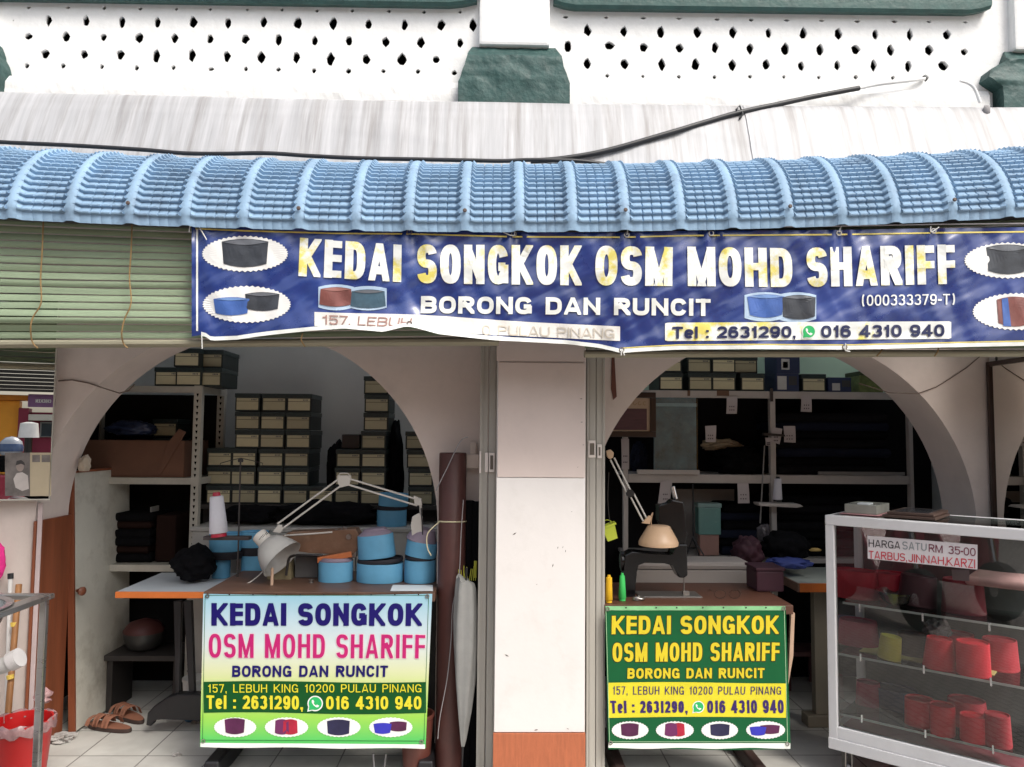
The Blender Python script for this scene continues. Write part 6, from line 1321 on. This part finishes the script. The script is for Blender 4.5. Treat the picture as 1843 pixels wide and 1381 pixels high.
# hats in the case (case coordinates x along front, y depth)
redh = mat('red_felt', (.66, .012, .03), .75, .1, 12, .15, 90); darkred = mat('deep_red_felt', (.34, .010, .022), .8, .12, 12, .15, 90); navyh = mat('navy_felt', (.018, .028, .075), .8, .15, 12, .15, 90); yelh = mat('mustard_felt', (.46, .40, .05), .75, .1, 12, .15, 90); magh = mat('magenta_felt', (.30, .012, .05), .8, .12, 10)
def casehat(label, px, py, y, rx, ry, h, m_, z, rot=0, tilt=0, top=.9):
    # px, py: where the middle of the hat's foot shows; solved on the case's own depth line
    p = PP(px, py, T @ Vector((0, y, 0)), n3); loc = T.inverted() @ p; c = T @ Vector((loc.x, y, z+.006))
    t = thing('felt_hat', label, 'hat', c, 'hats inside the display case')
    mb = MB(); mb.songkok(c, rx, ry, h, top, rot-ang, tilt, 2.3, .008); mb.build('body', m_, t, smooth=40)
    mb = MB(); mb.songkok(c-Vector((0, 0, .0004)), rx*1.012, ry*1.012, .012, .995, rot-ang, tilt, 2.3, 0); mb.build('rim_band', m_, t, smooth=40)
z1_, z2_, z3_ = shz
casehat('large deep red hat behind the post on the top glass shelf', 1542, 1080, .26, .10, .075, .125, darkred, z1_)
casehat('dark maroon hat at the middle of the top glass shelf', 1650, 1088, .27, .08, .07, .13, mat('dark_maroon_felt', (.05, .010, .018), .8, .15, 10), z1_, tilt=.1)
casehat('deep red hat near the right end of the top glass shelf', 1735, 1120, .25, .085, .07, .14, mat('wine_felt', (.13, .012, .02), .8, .1, 10), z1_)
casehat('mustard yellow hat on the second glass shelf', 1600, 1178, .10, .046, .06, .095, yelh, z2_, .4, .12)
casehat('rounded red hat beside the mustard hat on the second glass shelf', 1690, 1200, .10, .062, .07, .12, redh, z2_, .2, .05, .8)
casehat('bright red hat toward the right of the second glass shelf', 1752, 1208, .09, .062, .06, .13, redh, z2_, .5, 0, .96)
casehat('magenta hat at the back of the second glass shelf near the post', 1545, 1165, .25, .09, .07, .11, magh, z2_)
casehat('navy hat on the third glass shelf', 1612, 1255, .28, .095, .07, .085, navyh, z3_, top=.97)
casehat('magenta hat behind on the third glass shelf near the post', 1563, 1250, .24, .055, .05, .10, magh, z3_)
casehat('squat red hat on the third glass shelf beside the navy hat', 1655, 1275, .12, .058, .055, .11, redh, z3_, 0, 0, .97)
casehat('slim red hat standing foremost on the third glass shelf', 1696, 1290, .07, .046, .045, .12, redh, z3_, 0, 0, 1.04)
casehat('faint red hat at the right end of the third glass shelf', 1795, 1310, .09, .05, .05, .12, darkred, z3_)
casehat('dark brown hat between the mustard and the red hats', 1645, 1178, .24, .07, .07, .09, mat('dark_brown_felt', (.05, .025, .018), .8), z2_)
casehat('deep red hat deep inside the top glass shelf beside the bowl', 1600, 1085, .33, .08, .07, .12, darkred, z1_)
casehat('shadowed red hat at the back right of the second glass shelf', 1800, 1200, .26, .07, .07, .12, darkred, z2_)
casehat('crimson hat in the back row between the two bright red hats', 1722, 1195, .27, .075, .07, .115, mat('crimson_felt', (.40, .012, .03), .75, .1, 12), z2_)
casehat('crimson hat in the back row of the third glass shelf', 1740, 1285, .26, .08, .07, .105, mat('crimson_felt', (.40, .012, .03)), z3_)
casehat('red hat lying low at the front right of the third glass shelf', 1752, 1305, .08, .05, .05, .10, redh, z3_, .3, 0, .95)
casehat('blue grey hat beside the magenta hat on the second glass shelf', 1525, 1120, .30, .07, .07, .10, mat('slate_blue_felt', (.03, .05, .12), .8), z2_)
c = T @ Vector((.24, .2, z1_+.006)); mb = MB(); mb.lathe([(.03, 0), (.06, .02), (.085, .06), (.088, .062), (.058, .024), (.02, .006)], c, (0, 0, 1), 28, False); tag(mb.build('silver_bowl', mat('polished_bowl', (.55, .5, .5), .15, metal=1), smooth=50), 'shiny silver bowl on the top shelf under the price card', 'bowl')
mb = MB(T); mb.blob((.40, .2, z2_+.135), .05, .05, .05, .35, 3, 93); tag(mb.build('plastic_wrap', mat('cloudy_plastic', (.12, .11, .12)), smooth=60), 'crumpled cloudy plastic between the top and second glass shelves', 'plastic bag')
mb = MB(T); mb.box(.1, .62, .12, .40, z2_+.0055, z2_+.009, .001); tag(mb.build('yellow_paper', mat('straw_paper', (.42, .34, .12), .7, .15, 8)), 'straw coloured paper lining the second glass shelf', 'paper')
mb = MB(T); mb.slab(.52, .74, .14, .39, z1_+.142, z1_+.176, 4); tag(mb.build('folded_cloth', mat('pinkish_cloth', (.34, .20, .19), .8, .2, 8), smooth=60), 'pinkish folded cloth lying on the wine red hats of the top shelf', 'cloth')
# things on the case
ac = thing('acrylic_box', 'low milky acrylic box lying on the pink sheet on top of the display case', 'box', T @ Vector((.12, .15, HC)))
mb = MB(T); mb.box(.03, .20, .10, .34, HC+.0005, HC+.003, .001); tag(mb.build('pink_sheet', mat('pink_sheet', (.48, .24, .25), .6)), 'thin pink sheet under the acrylic box on the display case', 'paper')
mb = MB(T); mb.box(.045, .185, .13, .33, HC+.0035, HC+.045, .003); mb.build('acrylic_body', mat('milky_acrylic', (.30, .31, .27), .2, .15, 8), ac)
mb = MB(T); mb.box(.10, .15, .135, .2, HC+.0455, HC+.052, .001); mb.build('paper_slip', mat('pale_paper', (.62, .66, .68)), ac)
for i, (x0, x1, y0, y1) in enumerate(((.22, .43, .08, .36), (.235, .42, .10, .38))):
    bkk = thing('picture_frame', ('lower brown frame lying flat on the display case top', 'upper brown glass faced frame lying on another on the display case top')[i], 'frame', T @ Vector((.33, .2, HC+.001+i*.013)), 'flat frames on the display case')
    mb = MB(T); mb.box(x0, x1, y0, y1, HC+.001+i*.013, HC+.0125+i*.013, .002); mb.build('frame_edge', mat('dark_brown_frame', (.07, .04, .03), .45, .2, 8), bkk)
mb = MB(T); mb.box(.26, .395, .13, .35, HC+.0255, HC+.0275); mb.build('glass_face', mat('dark_glass_face', (.05, .05, .055), .12), bkk)

# dark framed mirror on the side of the far pillar
XM = P(1779, 800, 3.63).x
fp = thing('pillar', 'plain white pillar at the far right carrying the dark framed mirror', 'pillar', (XM+.2, YP, 0))
mb = MB(); mb.box(XM+.028, XM+.42, YP, YA-.002, 0, ZT-.02, .004); mb.build('core', pil_mat, fp)
mr = thing('framed_mirror', 'tall dark framed mirror hung on the side of the right pillar', 'mirror', (XM, 3.45, .5))
ztop = P(1774, 652, 3.63).z
fb = mat('dark_frame_wood', (.025, .012, .01))
mb = MB(); mb.box(XM, XM+.026, 3.61, 3.632, .5, ztop, .002); mb.box(XM, XM+.026, 3.31, 3.33, .5, ztop, .002); mb.box(XM, XM+.026, 3.3305, 3.6095, ztop-.022, ztop, .002); mb.box(XM, XM+.026, 3.3305, 3.6095, .5, .522, .002); mb.build('frame', fb, mr)
mm = bpy.data.materials.new('mirror_silver'); mm.use_nodes = True; q_ = mm.node_tree.nodes['Principled BSDF']
q_.inputs['Base Color'].default_value = (.80, .78, .73, 1); q_.inputs['Metallic'].default_value = 1; q_.inputs['Roughness'].default_value = .0
mb = MB(); mb.box(XM+.010, XM+.014, 3.331, 3.609, .5225, ztop-.0225); mb.build('mirror_glass', mm, mr)
mb = MB(); mb.lathe([(.004, 0), (.006, .012), (.003, .02)], (XM+.012, 3.57, ztop+.001), (0, 0, 1), 10); mb.build('hanging_hook', blackp, mr)
# ================================================================== LEFT FOREGROUND
steel = mat('stainless_steel', (.48, .47, .46), .28, .06, 8, .05, 20, metal=.9, stretch=(1, 1, 6))
mw = thing('wall_mirror', 'frameless mirror on the left pier reflecting the street opposite', 'mirror', P(60, 900, 3.55))
mR, mt_, mbz = P(97, 700, 3.60), P(104, 560, 3.60).z+.06, P(92, 898, 3.60).z
dxm = Vector((-math.cos(R(12)), -math.sin(R(12)), 0))
Lm = .42; A0 = Vector((mR.x, 3.60, 0)); A1 = A0+dxm*Lm; nm = Vector((math.sin(R(12)), -math.cos(R(12)), 0))
mb = MB(); mb.hexa([A0+ez*mbz, A1+ez*mbz, A1-nm*.006+ez*mbz, A0-nm*.006+ez*mbz, A0+ez*mt_, A1+ez*mt_, A1-nm*.006+ez*mt_, A0-nm*.006+ez*mt_]); mb.build('mirror_glass', mm, mw)
mb = MB()
e_ = .006
for p, q in ((A0+ez*(mbz-e_), A1+ez*(mbz-e_)),):
    mb.hexa([p+nm*.003-dxm*e_, q+nm*.003, q-nm*.009, p-nm*.009-dxm*e_, p+nm*.003+ez*e_-dxm*e_, q+nm*.003+ez*e_, q-nm*.009+ez*e_, p-nm*.009+ez*e_-dxm*e_])
mb.hexa([A0+nm*.002-dxm*.004+ez*mbz, A0+nm*.002+ez*mbz, A0-nm*.008+ez*mbz, A0-nm*.008-dxm*.004+ez*mbz, A0+nm*.002-dxm*.004+ez*mt_, A0+nm*.002+ez*mt_, A0-nm*.008+ez*mt_, A0-nm*.008-dxm*.004+ez*mt_]); mb.build('edge_channel', mat('pale_channel', (.5, .48, .42), .4), mw)
SM = lambda px, py, d=0: PP(px, py, A0+nm*(d+.001), nm)
ph = thing('photo_print', 'old sepia photo print of a person in white tucked into the mirror', 'photo', SM(45, 890))
def quadp(mb, x0, y0, x1, y1, d, S=SM): mb.face([S(x0, y1, d), S(x1, y1, d), S(x1, y0, d), S(x0, y0, d)])
mb = MB(); quadp(mb, 9, 815, 92, 893, .001); mb.build('sheet', mat('sepia_paper', (.50, .42, .29), .5, .06, 9), ph)
mb = MB(); quadp(mb, 9, 815, 54, 893, .002); mb.build('dark_print', mat('sepia_dark', (.17, .15, .14), .5, .45, 14), ph)
mb = MB(); flat(mb, [(24, 862), (30, 852), (40, 850), (50, 856), (52, 880), (40, 884), (28, 878)], SM, .003); mb.build('white_shirt', mat('sepia_white', (.55, .50, .47), .5, .1, 20), ph)
mb = MB(); flat(mb, ellipse(36, 840, 7, 9, 20), SM, .0035); mb.build('face', mat('sepia_mid', (.33, .27, .24), .5, .1, 20), ph)
mb = MB(); flat(mb, [(28, 838), (30, 830), (38, 828), (44, 833), (45, 838), (38, 835)], SM, .0042); mb.build('hair', mat('sepia_black', (.05, .045, .045), .5), ph)
for x0, x1 in ((58, 72), (75, 90)):
    mb = MB(); quadp(mb, x0, 819, x1, 832, .002); mb.build('small_portrait', mat('sepia_dark', (.17, .15, .14)), ph)
# trolley
tr = thing('steel_trolley', 'stainless steel trolley with sunk basin at the left edge', 'trolley', P(30, 1381, 2.85))
zt_ = P(62, 1081, 2.95).z; xr = P(62, 1081, 2.95).x
mb = MB(); mb.box(xr-.75, xr, 2.50, 2.535, zt_-.02, zt_, .003); mb.box(xr-.75, xr, 3.05, 3.085, zt_-.02, zt_, .003); mb.box(xr-.055, xr, 2.5355, 3.0495, zt_-.02, zt_, .003); mb.build('top_frame', steel, tr)
mb = MB(); mb.lathe([(.0, -.12), (.15, -.12), (.19, -.06), (.205, -.002), (.225, .002), (.225, .006), (.20, .003)], (xr-.24, 2.79, zt_+.001), (0, 0, 1), 36, False); mb.build('basin', steel, tr, smooth=50)
for x, y in ((xr-.03, 2.505), (xr-.03, 3.055), (xr-.7, 2.505), (xr-.7, 3.055)):
    mb = MB(); mb.box(x-.012, x+.013, y, y+.025, -.058 if y < 2.7 else .002, zt_-.0205, .004); mb.build('leg', steel, tr)
zl = .16
mb = MB(); mb.box(xr-.7, xr-.0425, 2.531, 3.054, zl, zl+.012, .002); mb.box(xr-.7, xr-.0425, 2.515, 2.5305, zl-.02, zl+.014, .002); mb.build('lower_shelf', steel, tr)
bw = thing('steel_bowl', 'shiny steel bowl on the trolley lower shelf beside the red bin', 'bowl', (xr-.21, 2.75, zl+.0125))
mb = MB(); mb.lathe([(.08, 0), (.13, .02), (.165, .085), (.185, .10), (.185, .105), (.16, .088), (.125, .026), (.02, .01)], WORLD[bw.name], (0, 0, 1), 36, False); mb.build('bowl', mat('polished_bowl', (.55, .5, .5)), bw, smooth=50)
# red bin with liner
rb = thing('waste_bin', 'bright red bin with clear liner behind the trolley legs', 'bin', PZ(40, 1372, 0)); c = PZ(40, 1366, 0); c = Vector((P(38, 1366, 3.38).x, 3.38, 0)); k = 3.38/FPX
mb = MB(); mb.lathe([(36*k, .001), (37*k, .01), (46*k, 108*k), (48*k, 110*k), (48*k, 114*k), (44*k, 114*k), (43*k, 106*k), (34*k, .02)], c, (0, 0, 1), 32, False); mb.build('tub', mat('red_bin_plastic', (.50, .012, .012), .4, .08, 8), rb, smooth=40)
mb = MB(); n = 40; rings = []
for j, (r_, h) in enumerate(((44, 104), (47, 116), (50, 114), (51, 104), (50, 98))):
    rings.append([(c.x+(r_+2.2*math.sin(i*2.3+j)+1.5*math.sin(i*5.1))*k*math.cos(2*math.pi*i/n), c.y+(r_+2.2*math.sin(i*2.3+j))*k*math.sin(2*math.pi*i/n), (h+3*math.sin(i*1.7+j*2))*k) for i in range(n)])
mb.loft(rings, False); mb.build('liner', mat('clear_liner', (.34, .20, .20), .25, .3, 20), rb, smooth=60)
mb = MB(); mb.blob(P(78, 1252, 3.36), .035, .03, .03, .5, 3, 12, 3, False); mb.build('liner_knot', mat('clear_liner', (.42, .36, .36)), rb, smooth=60)
# broom, rod, pipe, pink cloth
bm_ = thing('broom', 'broom with worn wooden handle leaning on the left pier', 'broom', (P(18, 1300, 3.5).x, 3.5, 0))
mb = MB(); mb.tube([P(14, 1290, 3.45), P(34, 1052, 3.6)], .0135, 12); mb.build('handle', mat('worn_bamboo', (.27, .12, .04), .55, .3, 10, stretch=(1, 1, .3)), bm_, smooth=40)
mb = MB(); mb.tube([P(25, 1120, 3.55), P(25.5, 1127, 3.55)], .0145, 12); mb.build('yellow_band', mat('yellow_tape', (.6, .42, .08), .4), bm_)
mb = MB(); mb.tube([P(18, 1215, 3.48), P(19, 1222, 3.48)], .0145, 12); mb.build('yellow_band', mat('yellow_tape', (.6, .42, .08)), bm_)
mb = MB(); mb.hexa([P(2, 1340, 3.46)+Vector((0, -.02, -.0)), P(26, 1340, 3.46)+Vector((0, -.02, 0)), P(26, 1340, 3.5), P(2, 1340, 3.5), P(10, 1288, 3.46), P(18, 1288, 3.46), P(18, 1288, 3.49), P(10, 1288, 3.49)], .004); mb.build('bristle_head', mat('straw_bristle', (.3, .2, .08), .9, .3, 60), bm_)
mp_ = thing('mop_stick', 'thin white mop stick with black cap on the left pier', 'mop', (P(19, 1300, 3.58).x, 3.58, 0))
mb = MB(); mb.tube([P(12, 1300, 3.55), P(19, 1042, 3.6)], .010, 12); mb.build('stick', mat('white_pole', (.6, .58, .56), .4), mp_, smooth=40)
mb = MB(); mb.tube([P(19, 1042, 3.6), P(19, 1032, 3.602)], .0125, 12); mb.build('cap', blackp, mp_, smooth=40)
mb = MB(); mb.blob(P(-6, 1010, 3.58), .04, .02, .085, .25, 3, 15, 3, False); tag(mb.build('pink_cloth', mat('hot_pink_cloth', (.62, .02, .20), .8, .2, 20, .3, 60), smooth=60), 'hot pink cloth hanging at the left edge of the pier', 'cloth')
pp = thing('drain_pipe', 'grey plastic drain elbow under the trolley basin', 'pipe', P(15, 1200, 2.8))
mb = MB(); mb.tube(smoothpath([P(-60, 1215, 2.8), P(0, 1200, 2.8), P(22, 1190, 2.8)], 4), .028, 16); mb.build('pipe', mat('grey_pvc', (.40, .39, .38), .4), pp, smooth=50)
mb = MB(); mb.tube([P(20, 1191, 2.8), P(36, 1183, 2.8)], .034, 16); mb.build('collar', mat('clear_collar', (.50, .48, .48), .25), pp, smooth=50)
mb = MB(); mb.box(P(66, 1000, YA).x, P(74, 1000, YA).x, YA-.008, YA-.0005, .02, P(70, 905, YA).z, .002); tag(mb.build('corner_strip', mat('pinkish_strip', (.52, .42, .41), .7)), 'pinkish corner strip on the left pier beside the timber panel', 'strip')

# ================================================================== ACROSS THE STREET (seen in mirrors and glass, and the light it returns)
def MR(px, py, Y):      # where the left mirror shows a photo pixel, at street depth Y
    p = SM(px, py); d = (p-EYE).normalized(); r = d-nm*2*d.dot(nm); return p+r*((Y-p.y)/r.y)
def build_street():
    Yo = -7.5
    ob = thing('shop_building', 'orange and maroon shop building across the street, seen in the mirror', 'building', (0, Yo, 0))
    orangew = mat('orange_wall', (.80, .34, .03), .7, .08, 3, .1, 30); maroonw = mat('maroon_wall', (.22, .02, .05), .7, .1, 3, .1, 30); pale = mat('pale_render', (.6, .58, .52), .8, .08, 2, .1, 20)
    xa, xb = MR(0, 760, Yo).x, MR(98, 760, Yo).x; sx = (xb-xa)/98; zz = lambda y: MR(50, y, Yo).z; X = lambda px: xa+sx*px
    mb = MB(); mb.box(-26, 9, Yo-4, Yo-.02, 3.0, 5.0, .01); mb.build('upper_storey', pale, ob)
    def blk(name, p0, p1, y0, y1, m_, pr=.06):
        a, b = sorted((X(p0), X(p1))); mb = MB(); mb.box(a, b, Yo-.3, Yo+pr, zz(y1), zz(y0), .01); return mb.build(name, m_, ob)
    a, b = sorted((X(-330), X(160))); db = thing('dark_blind', 'dark slatted blind across the street at the top of the left mirror', 'blind', ((a+b)/2, Yo+.4, zz(702)))
    mb = MB(); z = zz(702)
    while z < zz(560):
        mb.box(a, b, Yo+.4, Yo+.405, z, z+.055); z += .062
    mb.build('slats', mat('dark_slats', (.03, .026, .024), .8, .3, 9), db)
    mb = MB(); mb.box(a, b, Yo+.37, Yo+.43, zz(707), zz(702.5), .01); mb.build('bottom_bar', mat('dark_slats', (.03, .026, .024)), db)
    blk('orange_wall', -300, 33, 722, 900, orangew, 0); blk('maroon_column', 33.2, 52, 735, 900, maroonw, .1); blk('wall_panel', 52.2, 200, 742, 900, maroonw, -.05)
    blk('orange_fascia', -300, 51, 712, 721.5, mat('dark_orange', (.55, .19, .015), .7), .12); blk('cream_beam', 52, 140, 746, 757, pale, .15)
    o = blk('window_frame', 72, 140, 759, 787, mat('window_grey', (.2, .2, .2), .5), .02); mb = MB(); a, b = sorted((X(75), X(137))); mb.box(a, b, Yo+.021, Yo+.026, zz(785), zz(762)); mb.build('pane', mat('dark_pane', (.03, .04, .05), .1), o)
    mb = MB(); mb.box(max(X(140), X(-300))+.01, 9, Yo-.3, Yo, -.05, 2.99, .01); mb.build('side_wall', orangew, ob)
    xw_ = min(X(140), X(-300)); mb = MB(); mb.box(-26, xw_-.01, Yo-.3, Yo, -.05, 2.99, .01); mb.build('maroon_wall', maroonw, ob)
    for q in range(5): mb = MB(); mb.box(-25+q*4, -23.4+q*4, Yo+.001, Yo+.05, -.05, 2.4, .01); mb.build('shutter', pale, ob)
    x = max(X(140), X(-300))+1
    while x < 8.5:
        mb = MB(); mb.box(x, x+.5, Yo+.001, Yo+.12, -.05, 2.98, .01); mb.build('maroon_column', maroonw, ob); x += 2.3
    for i in range(6):
        xw = -8+i*2.6; mb = MB(); mb.box(xw, xw+1.1, Yo-.019, Yo+.03, 3.5, 4.7, .01); f = mb.build('window_frame', mat('window_white', (.6, .6, .58), .5), ob)
        mb = MB(); mb.box(xw+.08, xw+1.02, Yo+.031, Yo+.036, 3.6, 4.6); mb.build('pane', mat('dark_pane', (.03, .04, .05)), f)
    a, b = sorted((X(50), X(140)))
    ps = thing('shop_sign', 'purple shop sign across the street, mirrored backwards in the left mirror', 'sign', ((a+b)/2, Yo+.15, zz(730)))
    mb = MB(); mb.box(a, b, Yo+.13, Yo+.16, zz(733), zz(710), .01); mb.build('board', mat('purple_board', (.20, .09, .22), .5), ps)
    S = lambda px, py, d=0: Vector((-px, Yo+.1605+d, -py))
    xc0, xc1 = sorted((-X(64), -X(99))); t0, t1 = -zz(719), -zz(725)
    for wi in (0, 1):
        mb = MB(); letters(mb, "S CHICKEN", ((xc0, t0), (xc1, t0), (xc1, t1), (xc0, t1)), S, .18, .004, only=wi); mb.build('lettering', pw, ps)
    lp = thing('street_lamp', 'white capped lantern post across the street, seen in the mirror', 'lamp', (MR(50, 760, -5).x, -5, -.06)); c = MR(52, 775, -5)
    mb = MB(); mb.lathe([(.13, -.1), (.11, .1), (.03, .12)], c, (0, 0, 1), 20); mb.build('lantern', mat('milky_plastic', (.85, .85, .85), .4), lp, smooth=40)
    mb = MB(); mb.tube([(c.x, -5, -.06), (c.x, -5, c.z-.1)], .05, 10); mb.build('post', blackp, lp)
    # parked scooter with a helmet on the seat
    sct = thing('scooter', 'parked scooter across the street glimpsed in the left mirror', 'scooter', (MR(20, 803, -4.2).x, -4.2, -.06))
    sil = mat('scooter_red', (.30, .02, .05), .3, .05, 5, coat=.5); hq = MR(20, 803, -4.2); x0, y0 = hq.x+.42, -4.2; sz = hq.z-.12
    for dx in (-.6, .6):
        mb = MB(); mb.lathe([(.17, -.05), (.24, -.045), (.25, 0), (.24, .045), (.17, .05)], (x0+dx, y0, .19), (0, 1, 0), 28); wv = mb.build('wheel', mat('tyre', (.03, .03, .03), .8), sct, smooth=40)
        mb = MB(); mb.lathe([(.02, -.055), (.16, -.03), (.16, .03), (.02, .055)], (x0+dx, y0, .19), (0, 1, 0), 20); mb.build('rim', mat('chrome', (.6, .6, .62)), wv, smooth=40)
    mb = MB(); mb.prism([(x0-.75, y0-.14, sz-.2), (x0-.15, y0-.14, sz-.3), (x0+.25, y0-.14, .25), (x0+.4, y0-.14, .85), (x0+.5, y0-.14, .85), (x0+.42, y0-.14, .2), (x0-.2, y0-.14, .15), (x0-.5, y0-.14, .3)], (0, .28, 0), .03); mb.build('body', sil, sct)
    mb = MB(); mb.prism([(x0-.75, y0-.13, sz-.1), (x0-.7, y0-.13, sz), (x0-.1, y0-.13, sz-.02), (x0-.05, y0-.13, sz-.2), (x0-.6, y0-.13, sz-.22)], (0, .26, 0), .03); mb.build('seat', black, sct)
    mb = MB(); mb.tube([(x0+.46, y0-.32, .98), (x0+.46, y0, .9), (x0+.46, y0+.32, .98)], .016, 10); mb.build('handlebar', blackp, sct)
    mb = MB(); mb.tube([(x0+.47, y0, .88), (x0+.60, y0, .2)], .03, 10); mb.build('fork', mat('chrome', (.6, .6, .62)), sct)
    hm = thing('helmet', 'grey blue helmet resting on the parked scooter seat', 'helmet', (x0-.42, y0, sz))
    mb = MB(); mb.lathe([(.11, .0), (.135, .05), (.14, .11), (.12, .18), (.07, .23), (.01, .245)], (x0-.42, y0, sz), (0, 0, 1), 28); mb.build('shell', mat('grey_helmet', (.40, .44, .52), .25, .1, 5, coat=.5), hm, smooth=60)
    mb = MB(); mb.lathe([(.142, .05), (.146, .11), (.126, .15)], (x0-.42, y0+.004, sz), (0, 0, 1), 28, False); mb.build('visor', mat('blue_visor', (.05, .09, .2), .15), hm, smooth=60)
    dup(sct, (-2.05, 1.25, -.06), 'scooter parked at the kerb, seen only reflected in the display case glass')
    dup(sct, (-2.3, .35, -.06), 'second scooter added out of view for a dim reflection low in the case glass')  # added out of view only to give the case glass something to reflect
build_street()
